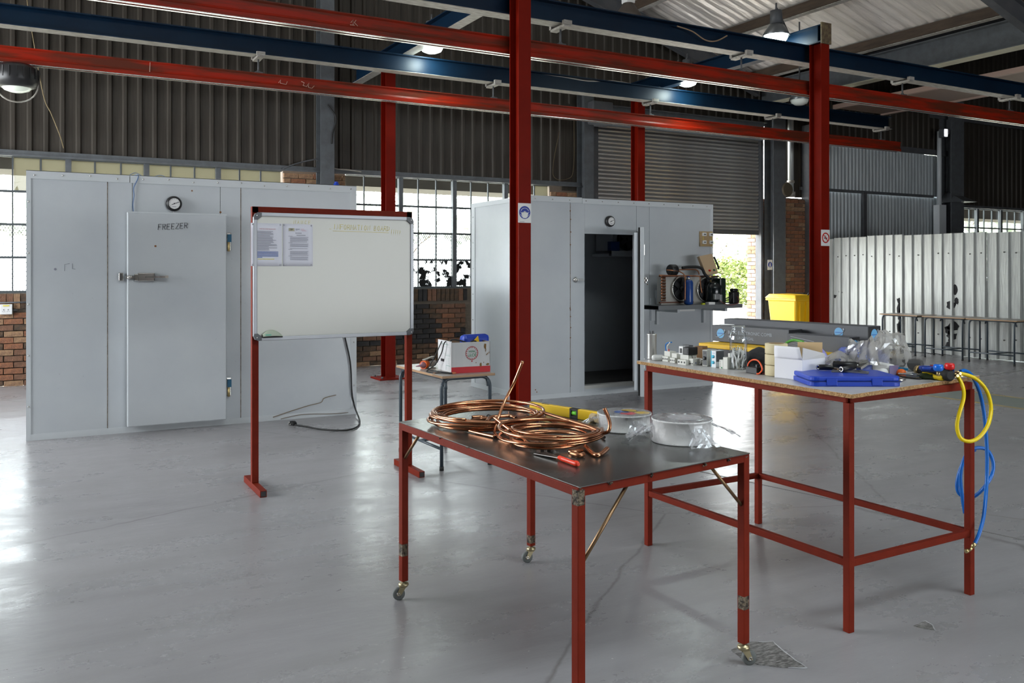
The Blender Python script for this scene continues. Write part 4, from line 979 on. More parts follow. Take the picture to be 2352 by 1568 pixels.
MB().tube([(b0.x + .05, CY0 - .023, b1.z), (b0.x + .05, CY0 - .023, b0.z)], .003, 5).tube([(b1.x - .03, CY0 - .023, b1.z), (b1.x - .03, CY0 - .023, b0.z)], .003, 5).build('wiring', ink_yel, sb)

# =================================================================== condensing unit on its shelf
U = lambda x, y, Y=8.3: PY(x, y, Y)
sh = thing('wall_shelf', 'grey steel bracket shelf under the condensing unit', 'shelf', (7.3, 8.4, 1.0))
s0 = U(1510, 703, 8.22); s1 = U(1702, 707, 8.22); SZ = 1.075
MB().box(s0.x, s1.x, 8.2, 8.52, SZ - .05, SZ - .045).box(s0.x, s1.x, 8.195, 8.205, SZ - .05, SZ).box(s0.x, s1.x, 8.5, 8.52, SZ - .05, SZ).box(s0.x, s1.x, 8.2, 8.52, SZ - .004, SZ).build('deck', mat('zinc_grey', (.20, .21, .22), .4, .5), sh)
for xx in (6.86, 7.62):
    MB().box(xx - .02, xx + .02, 8.635, 8.678, .82, 1.25).box(xx - .02, xx + .02, 8.24, 8.66, SZ - .09, SZ - .05).build('bracket', white_trim, sh, bevel=.003)
MB().box(6.90, 7.47, 8.655, 8.678, .975, 1.025).build('cable_trunking', white_p, sh)
MB().box(6.77, 6.83, 8.655, 8.679, .87, 1.15).build('bracket_plate', white_trim, sh)
cu_ = thing('condensing_unit', 'refrigeration condensing unit with two black fans, blue receiver and black compressor', 'machine', (7.2, 8.45, SZ))
c0 = U(1520, 640, 8.42); c1q = U(1650, 640, 8.42)
coilm = mat('condenser_fin_panel', (.42, .41, .38), .45, .3)
MB().box(c0.x, c1q.x, 8.43, 8.515, SZ, 1.43).build('condenser', coilm, cu_, bevel=.004)
MB().box(c0.x - .03, c1q.x, 8.415, 8.44, 1.415, 1.43).box(c0.x - .03, c0.x + .5, 8.415, 8.44, SZ + .02, SZ + .035).build('rusty_rail', mat('rusty_strip', (.13, .05, .03), .7), cu_)
bd = MB()
for i in range(9):
    zz = SZ + .05 + i * .036; bd.tube([(c0.x + .06, 8.42, zz), (c0.x + .0, 8.415, zz), (c0.x - .02, 8.415, zz + .012), (c0.x, 8.415, zz + .024), (c0.x + .055, 8.42, zz + .02)], .008, 6)
bd.build('return_bends', copper_d, cu_, kind='stuff')
for fx_, fy_ in ((1563, 663), (1620, 665)):
    q = U(fx_, fy_, 8.42)
    f_ = MB().lathe([(.155, .01), (.155, -.03), (.145, -.035), (.14, -.005)], 30, (q.x, 8.42, q.z), axis='y', cap=False).build('fan_ring', bright_steel, cu_)
    MB().lathe([(.14, -.004), (.001, -.005)], 30, (q.x, 8.42, q.z), axis='y', cap=False).build('fan_opening', black_p, f_)
    fb = MB()
    for i in range(5): fb.at((q.x, 8.40, q.z), ry=i * 2 * math.pi / 5).box(.02, .125, -.003, .003, -.028, .03)
    fb.lathe([(.03, .01), (.03, -.03), (.001, -.032)], 12, (0, 0, 0), axis='y'); fb.build('fan_blade', mat('dark_fan_blade', (.03, .03, .032), .4), f_)
q = U(1584, 700, 8.25)
MB().lathe([(.03, 0), (.055, .012), (.056, .04), (.056, .27), (.045, .30), (.015, .305), (.012, .33), (.02, .335), (.018, .35)], 22, (q.x, 8.27, SZ)).build('liquid_receiver', mat('blue_receiver_paint', (.01, .05, .22), .3), cu_)
MB().lathe([(.016, .3), (.018, .335), (.008, .345)], 12, (q.x, 8.27, SZ)).build('receiver_cap', bright_steel, cu_)
q = U(1637, 700, 8.32)
MB().lathe([(.085, 0), (.10, .03), (.108, .10), (.11, .17), (.10, .21), (.07, .245), (.03, .26), (.001, .262)], 26, (q.x + .02, 8.33, SZ + .02)).build('compressor', mat('black_compressor_enamel', (.008, .012, .013), .18), cu_)
MB().box(q.x + .06, q.x + .16, 8.25, 8.40, SZ, 1.40).build('terminal_cover', mat('green_black', (.01, .02, .015), .3), cu_, bevel=.015)
MB().box(q.x - .05, q.x + .09, 8.24, 8.42, SZ, SZ + .025).build('compressor_foot', dark_steel, cu_)
MB().box(q.x - .07, q.x + .01, 8.2, 8.24, SZ + .06, SZ + .13).box(q.x + .015, q.x + .05, 8.2, 8.24, SZ + .03, SZ + .12).build('pressure_switch', mat('grey_metal_box', (.3, .31, .31), .35, .5), cu_, bevel=.004)
MB().box(q.x - .17, q.x - .07, 8.2, 8.26, SZ, SZ + .03).build('white_block', white_p, cu_)
MB().box(q.x - .27, q.x - .24 + .01, 8.2, 8.23, SZ, SZ + .02).build('yellow_tag', mat('lime_tag', (.5, .55, .02), .5), cu_)
q2 = U(1688, 697, 8.3)
MB().box(q2.x - .055, q2.x + .05, 8.27, 8.36, SZ, SZ + .15).box(q2.x - .045, q2.x + .04, 8.28, 8.35, SZ + .15, SZ + .19).build('relay_box', black_p, cu_, bevel=.012)
for k in range(3): MB().tube(smooth_path([(q.x + .13, 8.27, SZ + .03 + .02 * k), (q.x + .2, 8.25, SZ + .02 + .03 * k), (q2.x - .1, 8.25, SZ + .08 + .02 * k), (q2.x - .05, 8.28, SZ + .10 + .015 * k)]), .006, 6).build('lead', black_r, cu_)
MB().tube(smooth_path([(q2.x, 8.26, SZ + .1), (q2.x - .02, 8.21, SZ + .02), (q2.x - .15, 8.19, SZ - .01), (q.x + .1, 8.19, SZ + .0), (q.x, 8.2, SZ + .05)]), .004, 5).build('red_lead', mat('brown_red_lead', (.2, .04, .03), .5), cu_)
MB().lathe([(.06, 0), (.07, .015), (.07, .09), (.06, .105)], 18, (U(1537, 620, 8.4).x, 8.4, U(1546, 620, 8.4).z), axis='x').build('filter_drier', black_p, cu_)
a_ = U(1531, 620, 8.38)
MB().tube(smooth_path([a_, U(1545, 621, 8.34), U(1562, 624, 8.34), U(1572, 632, 8.32), U(1574, 650, 8.26), U(1573, 690, 8.24)]), .008, 7).tube(smooth_path([U(1550, 620, 8.38), U(1575, 619, 8.38), U(1600, 620, 8.38), U(1606, 630, 8.38)]), .008, 7).tube(smooth_path([U(1514, 632, 8.38), U(1560, 633, 8.36), U(1603, 634, 8.34), U(1608, 640, 8.3), U(1609, 655, 8.26), U(1612, 673, 8.25)]), .008, 7).build('copper_pipe', copper_d, cu_)
MB().tube(smooth_path([U(1567, 615, 8.4), U(1580, 613, 8.4), U(1602, 613, 8.4), U(1613, 618, 8.38), U(1618, 628, 8.35), U(1626, 637, 8.33), U(1633, 640, 8.33)]), .018, 8).build('insulated_pipe', black_r, cu_)
MB().tube(smooth_path([U(1633, 640, 8.3), U(1645, 635, 8.3), U(1655, 638, 8.3), U(1656, 650, 8.3), U(1652, 660, 8.3)]), .006, 6).build('black_pipe', black_r, cu_)
MB().cyl(U(1632, 648, 8.33), U(1632, 632, 8.33), .012, 8).cyl(U(1626, 636, 8.33), U(1640, 636, 8.33), .010, 8).build('brass_valve', MATS['brass'], cu_)
pb = thing('switch_box_lid', 'beige tilted switch box lid with red and green buttons above the condensing unit', 'box', U(1628, 632, 8.38))
qs = [U(1606, 588, 8.40), U(1636, 582, 8.40), U(1650, 627, 8.34), U(1623, 632, 8.34)]
nrm = (qs[1] - qs[0]).cross(qs[2] - qs[1]).normalized() * .05
if nrm.y < 0: nrm = -nrm
MB().add(qs + [v + nrm for v in qs], [(0, 1, 2, 3), (7, 6, 5, 4), (0, 4, 5, 1), (1, 5, 6, 2), (2, 6, 7, 3), (3, 7, 4, 0)]).build('lid', mat('beige_plastic', (.50, .36, .22), .45), pb, bevel=.006)
for (a, b, m_, nm) in ((1630, 621, mat('red_button', (.6, .02, .01), .4), 'red_button'), (1640, 620, mat('green_button', (.02, .15, .06), .4), 'green_button')):
    MB().lathe([(.012, .02), (.012, -.012), (.008, -.014)], 14, U(a, b, 8.345), axis='y').build(nm, m_, pb)
MB().tube([U(1640, 590, 8.44), U(1650, 612, 8.44), U(1650, 618, 8.44)], .012, 7).build('gland', black_p, pb)

# =================================================================== yellow wheelie bin
bx, by, bw_, bd_ = 11.95, 11.15, .56, .72
bn = thing('wheelie_bin', 'yellow plastic wheelie bin standing before the roller shutter wall', 'bin', (bx + bw_ / 2, by + bd_ / 2, 0))
yb = mat('yellow_bin_plastic', (.86, .50, .01), .35)
def frus(mb, x0, x1, y0, y1, z0, z1, t):
    return mb.add([(x0 + t, y0 + t, z0), (x1 - t, y0 + t, z0), (x1 - t, y1 - t, z0), (x0 + t, y1 - t, z0), (x0, y0, z1), (x1, y0, z1), (x1, y1, z1), (x0, y1, z1)], [(3, 2, 1, 0), (4, 5, 6, 7), (0, 1, 5, 4), (1, 2, 6, 5), (2, 3, 7, 6), (3, 0, 4, 7)])
frus(MB(), bx + .02, bx + bw_ - .02, by + .02, by + bd_ - .02, .06, .96, .07).build('body', yb, bn, bevel=.03)
MB().box(bx - .005, bx + bw_ + .005, by - .005, by + bd_ + .005, .94, .985).build('rim', yb, bn, bevel=.012)
lid = MB().add([(bx - .02, by - .02, .985), (bx + bw_ + .02, by - .02, .985), (bx + bw_ + .02, by + bd_ + .02, .985), (bx - .02, by + bd_ + .02, .985), (bx + .04, by + .04, 1.05), (bx + bw_ - .04, by + .04, 1.05), (bx + bw_ - .04, by + bd_ - .04, 1.06), (bx + .04, by + bd_ - .04, 1.06)], [(3, 2, 1, 0), (4, 5, 6, 7), (0, 1, 5, 4), (1, 2, 6, 5), (2, 3, 7, 6), (3, 0, 4, 7)]).build('lid', yb, bn, bevel=.015)
MB().tube(smooth_path([(bx + .34, by + .03, 1.045), (bx + .36, by + .02, 1.085), (bx + .44, by + .02, 1.085), (bx + .46, by + .03, 1.045)]), .012, 8).build('lid_strap', black_r, lid)
rb = MB()
for k in range(3): rb.box(bx + .12 + k * .15, bx + .135 + k * .15, by + .005, by + .04, .55, .93)
rb.build('rib', yb, bn)
for sx in (bx + .06, bx + bw_ - .06): MB().lathe([(.09, -.02), (.1, -.015), (.1, .015), (.09, .02)], 20, (sx, by + bd_ - .1, .1), axis='x').build('wheel', black_r, bn)
MB().cyl((bx + .06, by + bd_ - .1, .1), (bx + bw_ - .06, by + bd_ - .1, .1), .012, 8).build('axle', dark_steel, bn)

# =================================================================== school desks
desk_top = mat('desk_laminate_edge', (.36, .22, .12), .45); desk_face = mat('desk_top_laminate', (.40, .37, .33), .35, var=(3, (.33, .30, .27), .3)); tubem = mat('blue_grey_tube', (.045, .06, .075), .35)
def desk(x0, x1, y0, y1, h, label, group=None, rz=0):
    cx, cy_ = (x0 + x1) / 2, (y0 + y1) / 2; lx_, ly_ = (x1 - x0) / 2, (y1 - y0) / 2
    t = thing('school_desk', label, 'desk', (cx, cy_, 0), rz, group)
    A = lambda: MB().at((cx, cy_, 0), rz)
    A().box(-lx_, lx_, -ly_, ly_, h - .018, h).build('desktop', desk_top, t, bevel=.003)
    A().box(-lx_ + .003, lx_ - .003, -ly_ + .003, ly_ - .003, h, h + .0015).build('laminate', desk_face, t)
    r = .014
    for sy in (-1, 1):
        y = sy * (ly_ - .05)
        pts = [(-lx_ + .02, y, .006), (-lx_ + .02, y, h - .10)] + [(-lx_ + .02 + .075 * (1 - math.cos(a)), y, h - .10 + .075 * math.sin(a)) for a in [R(15 * k) for k in range(1, 7)]] + [(lx_ - .02 - .075 * (1 - math.cos(a)), y, h - .10 + .075 * math.sin(a)) for a in [R(90 - 15 * k) for k in range(0, 6)]] + [(lx_ - .02, y, h - .10), (lx_ - .02, y, .006)]
        A().tube(pts, r, 10).build('leg', tubem, t)
        for sx in (-1, 1): A().cyl((sx * (lx_ - .02), y, 0), (sx * (lx_ - .02), y, .03), .017, 10).build('foot_cap', black_r, t)
    for sx in (-1, 1):
        x = sx * (lx_ - .045)
        pts = [(x, -ly_ + .03, h - .10)] + [(x, -ly_ + .03 + .075 * (1 - math.cos(a)), h - .10 + .075 * math.sin(a)) for a in [R(15 * k) for k in range(1, 7)]] + [(x, ly_ - .03 - .075 * (1 - math.cos(a)), h - .10 + .075 * math.sin(a)) for a in [R(90 - 15 * k) for k in range(0, 7)]]
        A().tube(pts, r * .9, 10).build('top_rail', tubem, t)
    A().cyl((-lx_ + .02, -ly_ + .05, .16), (-lx_ + .02, ly_ - .05, .16), r * .8, 8).build('foot_rail', tubem, t); A().cyl((lx_ - .02, -ly_ + .05, .16), (lx_ - .02, ly_ - .05, .16), r * .8, 8).build('foot_rail', tubem, t)
    A().cyl((-lx_ + .02, 0, .16), (lx_ - .02, 0, .16), r * .8, 8).build('foot_rail', tubem, t)
    return t
desk(2.665, 3.115, 5.91, 6.80, .71, 'school desk carrying the carton, standing behind the whiteboard leg', None, R(1))
G = 'school desks along the pale sheet partition'
desk(13.50, 14.02, 9.83, 10.62, .71, 'leftmost school desk by the sheet partition', G, R(-2))
desk(13.46, 13.98, 8.95, 9.73, .71, 'middle school desk by the sheet partition', G, R(1))
desk(13.42, 13.95, 8.05, 8.90, .71, 'rightmost school desk by the sheet partition', G)
# =================================================================== whiteboard on its red stand
ws = thing('whiteboard_stand', 'whiteboard on a red square-tube floor stand', 'whiteboard', (1.9, 6.07, 0))
XL, XR, WY, WT = 1.345, 2.475, 6.08, 1.935
for x in (XL, XR):
    MB().bar((x, WY, .045), (x, WY, WT), .045, .045, up=(0, 1, 0)).build('post', red_oxide, ws, bevel=.003)
    f = MB().bar((x, WY - .26, .0225), (x, WY + .24, .0225), .045, .045).build('foot', red_oxide, ws, bevel=.003)
    MB().bar((x, WY - .2605, .0225), (x, WY - .25, .0225), .034, .034).build('open_end', black_p, f)
MB().bar((XL - .022, WY, WT - .0225), (XR + .022, WY, WT - .0225), .045, .045).build('top_bar', red_oxide, ws, bevel=.003)
MB().bar((XL, WY, 1.05), (XR, WY, 1.05), .04, .04).build('cross_bar', red_oxide, ws)
BX0, BX1, BZ0, BZ1, BY = 1.325, 2.495, 1.018, 1.893, 6.035
wbm = mat('whiteboard_enamel', (.72, .715, .665), .32, var=(.9, (.69, .685, .64), .3), spec=.35); alu = mat('whiteboard_aluminium_frame', (.30, .31, .33), .4, .6); grey_pl = mat('grey_corner_plastic', (.11, .115, .125), .45)
bd_ = MB().box(BX0 + .02, BX1 - .02, BY - .004, BY + .01, BZ0 + .02, BZ1 - .02).build('board', wbm, ws)
for a, b in (((BX0 + .03, BY, BZ0 + .0125), (BX1 - .03, BY, BZ0 + .0125)), ((BX0 + .03, BY, BZ1 - .0125), (BX1 - .03, BY, BZ1 - .0125))): MB().bar(a, b, .026, .026).build('frame_rail', alu, ws, bevel=.003)
for x in (BX0 + .0125, BX1 - .0125): MB().bar((x, BY, BZ0 + .03), (x, BY, BZ1 - .03), .026, .026, up=(0, 1, 0)).build('frame_rail', alu, ws, bevel=.003)
for x, z, sx, sz in ((BX0, BZ0, 1, 1), (BX1, BZ0, -1, 1), (BX0, BZ1, 1, -1), (BX1, BZ1, -1, -1)):
    P = [(x + sx * .004, z + sz * .05), (x, z + sz * .035), (x + sx * .012, z + sz * .008), (x + sx * .035, z), (x + sx * .055, z + sz * .002), (x + sx * .055, z + sz * .028), (x + sx * .028, z + sz * .05)]
    mbp = MB(); n = len(P); mbp.add([(a, BY - .018, b) for a, b in P] + [(a, BY + .016, b) for a, b in P], [tuple(range(n)), tuple(range(2 * n - 1, n - 1, -1))] + [(i, (i + 1) % n, n + (i + 1) % n, n + i) for i in range(n)]); mbp.build('corner_cap', grey_pl, ws, bevel=.002)
    MB().lathe([(.0025, 0), (.0025, -.002)], 8, (x + sx * .022, BY - .018, z + sz * .022), axis='y').build('corner_screw', bright_steel, ws)
handwrite('INFORMATION BOARD', 1.885, 1.790, BY - .0045, .036, ink_yel, bd_, .0014, .8, -.012, name='marker_writing', gap=.18)
handwrite('NAUCE', 1.60, 1.822, BY - .0045, .024, ink_yel, bd_, .0009, .9, -.01, name='faded_writing', gap=.5)
mw = MB().tube([(1.88, BY - .0045, 1.778), (2.1, BY - .0045, 1.776), (2.30, BY - .0045, 1.774)], .0011, 4).tube([(1.855, BY - .0045, 1.792), (1.87, BY - .0045, 1.792)], .0011, 4)
for k in range(5): mw.tube([(2.325 + k * .016, BY - .0045, 1.80 - k * .002), (2.322 + k * .016, BY - .0045, 1.768)], .0011, 4).ball((2.322 + k * .016, BY - .0045, 1.760), .0016, n=5, m=3)
mw.build('exclamation_marks', ink_yel, bd_)
# two printed sheets pinned on the board
def sheet(x0, x1, z0, z1, label, kind):
    t = thing('notice_sheet', label, 'paper', ((x0 + x1) / 2, BY - .005, z0))
    def fn(u, v): return (x0 + (x1 - x0) * u, BY - .0055 - .0022 * abs(noise.noise(Vector((u * 2 + x0, v * 3, 2)))), z0 + (z1 - z0) * v)
    MB().grid(fn, 6, 8).build('page', paper, t, recalc=False, solid=.0004)
    w = x1 - x0; h = z1 - z0; pr_ = MB(); yy = BY - .0088
    def line(u0, u1, v, m_, th=.0026): m_.box(x0 + w * u0, x0 + w * u1, yy, yy + .0006, z0 + h * v - th / 2, z0 + h * v + th / 2)
    rr = random.Random(int(x0 * 1000))
    if kind == 0:
        v = .81
        for k in range(18): line(.20, .20 + rr.uniform(.35, .66), v, pr_); line(.165, .178, v, pr_) if rr.random() < .6 else 0; v -= .0255
        pr_.build('printed_lines', ink_grey, t, kind='stuff')
        b_ = MB(); v = .335
        for k in range(6): line(.20, .88 if k < 5 else .36, v, b_, .0034); v -= .026
        b_.build('blue_lines', ink_blue, t, kind='stuff')
        y_ = MB(); line(.22, .75, .165, y_, .0036); y_.build('yellow_line', mat('yellow_print', (.75, .65, .05), .7), t)
        text_part('PLEASE KEEP IN MIND THE FOLLOWING', .0062, Matrix.Translation((x0 + w * .53, yy, z0 + h * .865)) @ FACE_Y, ink_red, t, 'red_heading', depth=.0003)
    else:
        v = .71
        for k in range(26):
            if rr.random() < .85: line(.24 if k % 7 else .18, (.85 if k % 7 else .33) - rr.uniform(0, .06), v, pr_, .0018)
            v -= .0225
        pr_.build('printed_lines', ink_grey, t, kind='stuff')
        h_ = MB(); line(.41, .62, .785, h_, .003); line(.45, .75, .735, h_, .003); h_.build('headings', ink_grey, t)
        lg = MB().box(x0 + w * .19, x0 + w * .38, yy, yy + .0006, z0 + h * .83, z0 + h * .90); lg.build('logo_plate', mat('logo_tan', (.45, .42, .30), .6), t)
        text_part('SIP', .016, Matrix.Translation((x0 + w * .285, yy - .0004, z0 + h * .865)) @ FACE_Y, ink, t, 'logo_letters', depth=.0003)
        a_ = MB(); line(.42, .56, .885, a_, .0018); line(.42, .55, .87, a_, .0018); line(.43, .48, .855, a_, .0018); a_.build('address_lines', ink_grey, t)
        a_ = MB(); line(.59, .7, .885, a_, .0016); line(.59, .74, .86, a_, .0016); line(.62, .78, .84, a_, .0016); a_.build('red_lines', mat('pink_print', (.6, .3, .35), .7), t)
    for u in (.05, .95):
        for v in (.03, .97): MB().lathe([(.006, 0), (.004, -.003)], 10, (x0 + w * u, yy + .001, z0 + h * v), axis='y').build('pin', mat('grey_pin', (.45, .45, .5), .4), t)
    return t
a = PY(576, 511, BY); b = PY(647, 611, BY); sheet(a.x, b.x, b.z, a.z - .002, 'left printed notice with red heading and blue lines on the whiteboard', 0)
a = PY(649, 513, BY); b = PY(718, 611, BY); sheet(a.x, b.x, b.z, a.z - .002, 'right printed notice with a boxed logo on the whiteboard', 1)
er = thing('board_eraser', 'pale rounded board eraser on the lower left rail of the whiteboard', 'eraser', (1.49, BY - .03, BZ0 + .026))
q = PY(626, 783, BY - .03)
me_ = MB().at((q.x, BY - .02, 0)); me_.grid(lambda u, v: (-.067 + .134 * u, -.024 + .048 * v, 1.0455 + .045 * (max(0, math.sin(math.pi * min(1, .08 + u * .9))) ** .8) * (1 - abs(2 * v - 1) ** 3 * .9)), 14, 8)
me_.build('shell', mat('cream_eraser', (.42, .48, .38), .5), er, recalc=False)
MB().box(q.x - .066, q.x + .066, BY - .044, BY + .004, 1.038, 1.047).build('felt', black_r, er)
MB().box(q.x - .05, q.x - .012, BY - .0455, BY - .043, 1.055, 1.062).build('green_label', mat('mint_label', (.15, .55, .40), .5), er)

# =================================================================== carton and glue gun on the desk
DZ = .7120
bk = thing('carton_box', 'open white carton with red base band and a printed round logo on the desk', 'box', (2.93, 6.1, DZ))
cn = PZ(1037, 858, DZ); cr_ = PZ(1126, 853, DZ); cl_ = PZ(1003, 849, DZ)
ux = (cr_ - cn); ux.z = 0; Wd = .40; ux = ux.normalized(); uy = Vector((-ux.y, ux.x, 0)); Dp = .27
HZ = .235
def CB(a, b, c): return cn + ux * a + uy * b + Vector((0, 0, c))
card_w = mat('white_printed_card', (.60, .60, .60), .7, var=(1.8, (.55, .55, .56), .3), stretch=(8, 8, .3)); card_b = mat('brown_corrugated_card', (.30, .19, .10), .85)
redb = mat('red_card_band', (.50, .006, .014), .5)
Wd = (cr_ - cn).length; Dp = .285
def slab(mb, p, q_, z0, z1, nrm, t=.004):
    n_ = nrm * t; vs = [p + Vector((0, 0, z0)), q_ + Vector((0, 0, z0)), q_ + n_ + Vector((0, 0, z0)), p + n_ + Vector((0, 0, z0)), p + Vector((0, 0, z1)), q_ + Vector((0, 0, z1)), q_ + n_ + Vector((0, 0, z1)), p + n_ + Vector((0, 0, z1))]
    return mb.add(vs, [(3, 2, 1, 0), (4, 5, 6, 7), (0, 1, 5, 4), (1, 2, 6, 5), (2, 3, 7, 6), (3, 0, 4, 7)])
o0 = CB(0, 0, 0); o1 = CB(Wd, 0, 0); o2 = CB(Wd, Dp, 0); o3 = CB(0, Dp, 0)
slab(MB(), o0, o1, .045, HZ, uy).build('front_side', card_w, bk); slab(MB(), o0 - uy * .0012, o1 - uy * .0012, 0, .047, uy, .005).build('red_band', redb, bk)
slab(MB(), o3, o0, 0, HZ + .008, ux).build('end_side', card_w, bk); slab(MB(), o1, o2, 0, HZ, -ux).build('end_side', card_w, bk); slab(MB(), o2, o3, 0, HZ, -uy).build('back_side', card_b, bk)
slab(MB(), o3 + ux * .0045, o0 + ux * .0045 + uy * .0045, .01, HZ, ux, .002).build('inner_liner', card_b, bk); slab(MB(), o1 - ux * .0045, o2 - ux * .0045, .01, HZ - .001, -ux, .002).build('inner_liner', card_b, bk)
mbb = MB().add([o0 + Vector((0, 0, .004)), o1 + Vector((0, 0, .004)), o2 + Vector((0, 0, .004)), o3 + Vector((0, 0, .004)), o0 + Vector((0, 0, .007)), o1 + Vector((0, 0, .007)), o2 + Vector((0, 0, .007)), o3 + Vector((0, 0, .007))], [(3, 2, 1, 0), (4, 5, 6, 7), (0, 1, 5, 4), (1, 2, 6, 5), (2, 3, 7, 6), (3, 0, 4, 7)]); mbb.build('bottom', card_b, bk)
ang = math.atan2(ux.y, ux.x)
def onfront(a, c, off=.0016): return Matrix.Translation(CB(a, -off, c)) @ Matrix.Rotation(ang, 4, 'Z') @ FACE_Y
LC = (Wd * .52, .150); lr = .052
rg = MB(); rg.M = onfront(*LC)
rg.tube([(lr * math.cos(t), lr * math.sin(t), 0) for t in [2 * math.pi * i / 30 for i in range(30)]], .0014, 4, closed=True)
for i in range(18):
    t = 2 * math.pi * i / 18; rg.prism([(lr * .93 * math.cos(t - .11), lr * .93 * math.sin(t - .11)), (lr * .93 * math.cos(t + .11), lr * .93 * math.sin(t + .11)), (lr * .76 * math.cos(t), lr * .76 * math.sin(t))], 0, .0008)
rg.prism([(-.006, -.066), (.003, -.068), (.006, -.058), (-.002, -.056)], 0, .0008)
rg.build('round_logo', redb, bk)
rot180 = Matrix.Rotation(math.pi, 4, 'Z')
text_part('JOY!', .036, onfront(LC[0], LC[1] - .014) @ rot180, ink_green, bk, 'logo_word'); text_part('FRESH', .020, onfront(LC[0], LC[1] + .014) @ rot180, ink_green, bk, 'logo_word')
st = MB(); st.M = onfront(0, 0)
for (a, c, w, h) in ((.345, .20, .012, .028), (.352, .172, .004, .018), (.30, .058, .010, .020), (.372, .060, .018, .010), (.385, .15, .004, .010), (.36, .135, .004, .008), (.372, .142, .004, .010), (.33, .075, .004, .006), (.25, .075, .006, .004)):
    a = a * Wd / .40; pts = [(a + w * math.cos(t) * (.7 + .5 * noise.noise(Vector((a * 50, t, 0)))), c + h * math.sin(t) * (.8 + .4 * noise.noise(Vector((c * 50, t, 4))))) for t in [2 * math.pi * i / 10 for i in range(10)]]; st.prism(pts, .0014, .0022)
st.build('torn_patches', mat('torn_card_brown', (.22, .12, .04), .9), bk, kind='stuff')
ep = MB(); ep.M = Matrix.Translation(CB(-.0014, 0, 0)) @ Matrix.Rotation(ang - R(90), 4, 'Z') @ FACE_Y      # end face, x runs from back to front
E_ = lambda x0, x1, z0, z1: ep.box(-Dp + x0 * Dp, -Dp + x1 * Dp, z0 * HZ, z1 * HZ, 0, .0007)
for z in (.92, .9): E_(.3, .8, z, z + .012)
for a_, b_, c_, d_ in ((.42, .93, .83, .835), (.42, .93, .60, .605), (.42, .425, .6, .83), (.925, .93, .6, .83), (.58, .93, .55, .565), (.6, .68, .40, .405), (.6, .68, .45, .455), (.6, .68, .35, .355), (.6, .68, .3, .305), (.75, .84, .46, .47), (.75, .84, .41, .42), (.75, .84, .36, .37), (.75, .84, .31, .32), (.1, .15, .5, .51), (.1, .15, .4, .41), (.1, .15, .3, .31), (.1, .15, .2, .21), (.62, .92, .22, .24), (.62, .63, .08, .22)): E_(a_, b_, c_, d_)
ep.build('printed_form', mat('pale_green_print', (.30, .42, .38), .8), bk, kind='stuff')
ep = MB(); ep.M = Matrix.Translation(CB(-.0016, 0, 0)) @ Matrix.Rotation(ang - R(90), 4, 'Z') @ FACE_Y
ep.box(-Dp * .76, -Dp * .52, HZ * .33, HZ * .42, 0, .001); ep.build('hand_hole', black_p, bk, bevel=.004)
MB().tube(smooth_path([CB(.02, Dp * .4, .20), CB(.04, Dp * .35, HZ + .012), CB(.10, Dp * .2, HZ + .008), CB(.14, .03, HZ - .01), CB(.16, .04, HZ - .04)]), .006, 7).tube(smooth_path([CB(Wd * .5, .03, HZ - .015), CB(Wd * .55, .02, HZ + .004), CB(Wd * .65, .02, HZ + .002), CB(Wd * .67, .03, HZ - .03)]), .006, 7).build('cable_inside', black_r, bk)
q = CB(Wd * .70, Dp * .55, .02); bag = thing('tool_case', 'blue round-edged case with yellow flap standing up inside the carton', 'case', q)
MB().at(q, ang + R(10)).box(-.09, .16, -.04, .04, -.005, .262).build('shell', blue_pl, bag, bevel=.03)
MB().at(q, ang + R(10)).add([(-.05, -.055, .18), (.05, -.055, .18), (.03, -.06, .252), (-.05, -.05, .18), (.05, -.05, .18), (.03, -.055, .252)], [(0, 1, 2), (5, 4, 3), (0, 3, 4, 1), (1, 4, 5, 2), (2, 5, 3, 0)]).build('yellow_flap', yellow, bag)
gg = thing('caulking_tube', 'orange and white sealant cartridge with pink nozzle lying on the desk', 'tube', PZ(1000, 838, DZ))
g0 = PZ(972, 838, DZ + .03); dd = (PZ(1003, 832, DZ + .03) - g0).normalized(); 
MB().cyl(g0, g0 + dd * .055, .033, 20).build('orange_nut', mat('orange_plastic', (.8, .13, .01), .35), gg)
MB().cyl(g0 + dd * .055, g0 + dd * .17, .026, 18).build('cartridge', white_p, gg)
MB().tube([g0, g0 - dd * .03, g0 - dd * .11], .02, 12, rads=[.028, .010, .004]).build('nozzle', mat('pinkish_nozzle', (.45, .25, .32), .4), gg)
MB().bar(g0 + dd * .01 + Vector((0, 0, .04)), g0 + dd * .16 + Vector((0, 0, .055)), .03, .006).build('frame_rod', pale_metal, gg)
MB().bar(g0 + dd * .06 + Vector((0, 0, .035)), g0 + dd * .17 + Vector((0, 0, .03)), .02, .02).build('trigger', mat('orange_black', (.05, .02, .01), .4), gg)
o = MB().tube(smooth_path([CB(.03, Dp * .5, HZ + .01), CB(-.02, Dp * .35, HZ - .01), CB(-.03, Dp * .45, .15), CB(-.05, Dp * .7, .06), CB(-.10, Dp * .8, .012), CB(-.14, Dp * .5, .006), CB(-.06, .02, .006), CB(-.02, -.02, .006), CB(.01, -.015, .006)]), .0045, 6).tube(smooth_path([CB(-.0, Dp * .7, HZ), CB(-.05, Dp * .75, .12), CB(-.08, Dp * .9, .04), CB(-.10, Dp * .8, .012), CB(-.03, Dp * .2, .007), CB(.0, -.02, .006)]), .0045, 6).build('desk_cable', black_r)
tag(o, 'black cable looping from the carton down onto the desk', 'cable')
q = CB(.012, -.02, 0); o = MB().at((q.x, q.y, DZ), ang).box(-.015, .015, -.01, .01, 0, .014).build('cable_plug', mat('orange_plug', (.45, .10, .03), .4), bevel=.003); tag(o, 'tiny orange-brown plug at the cable end on the desk', 'plug')
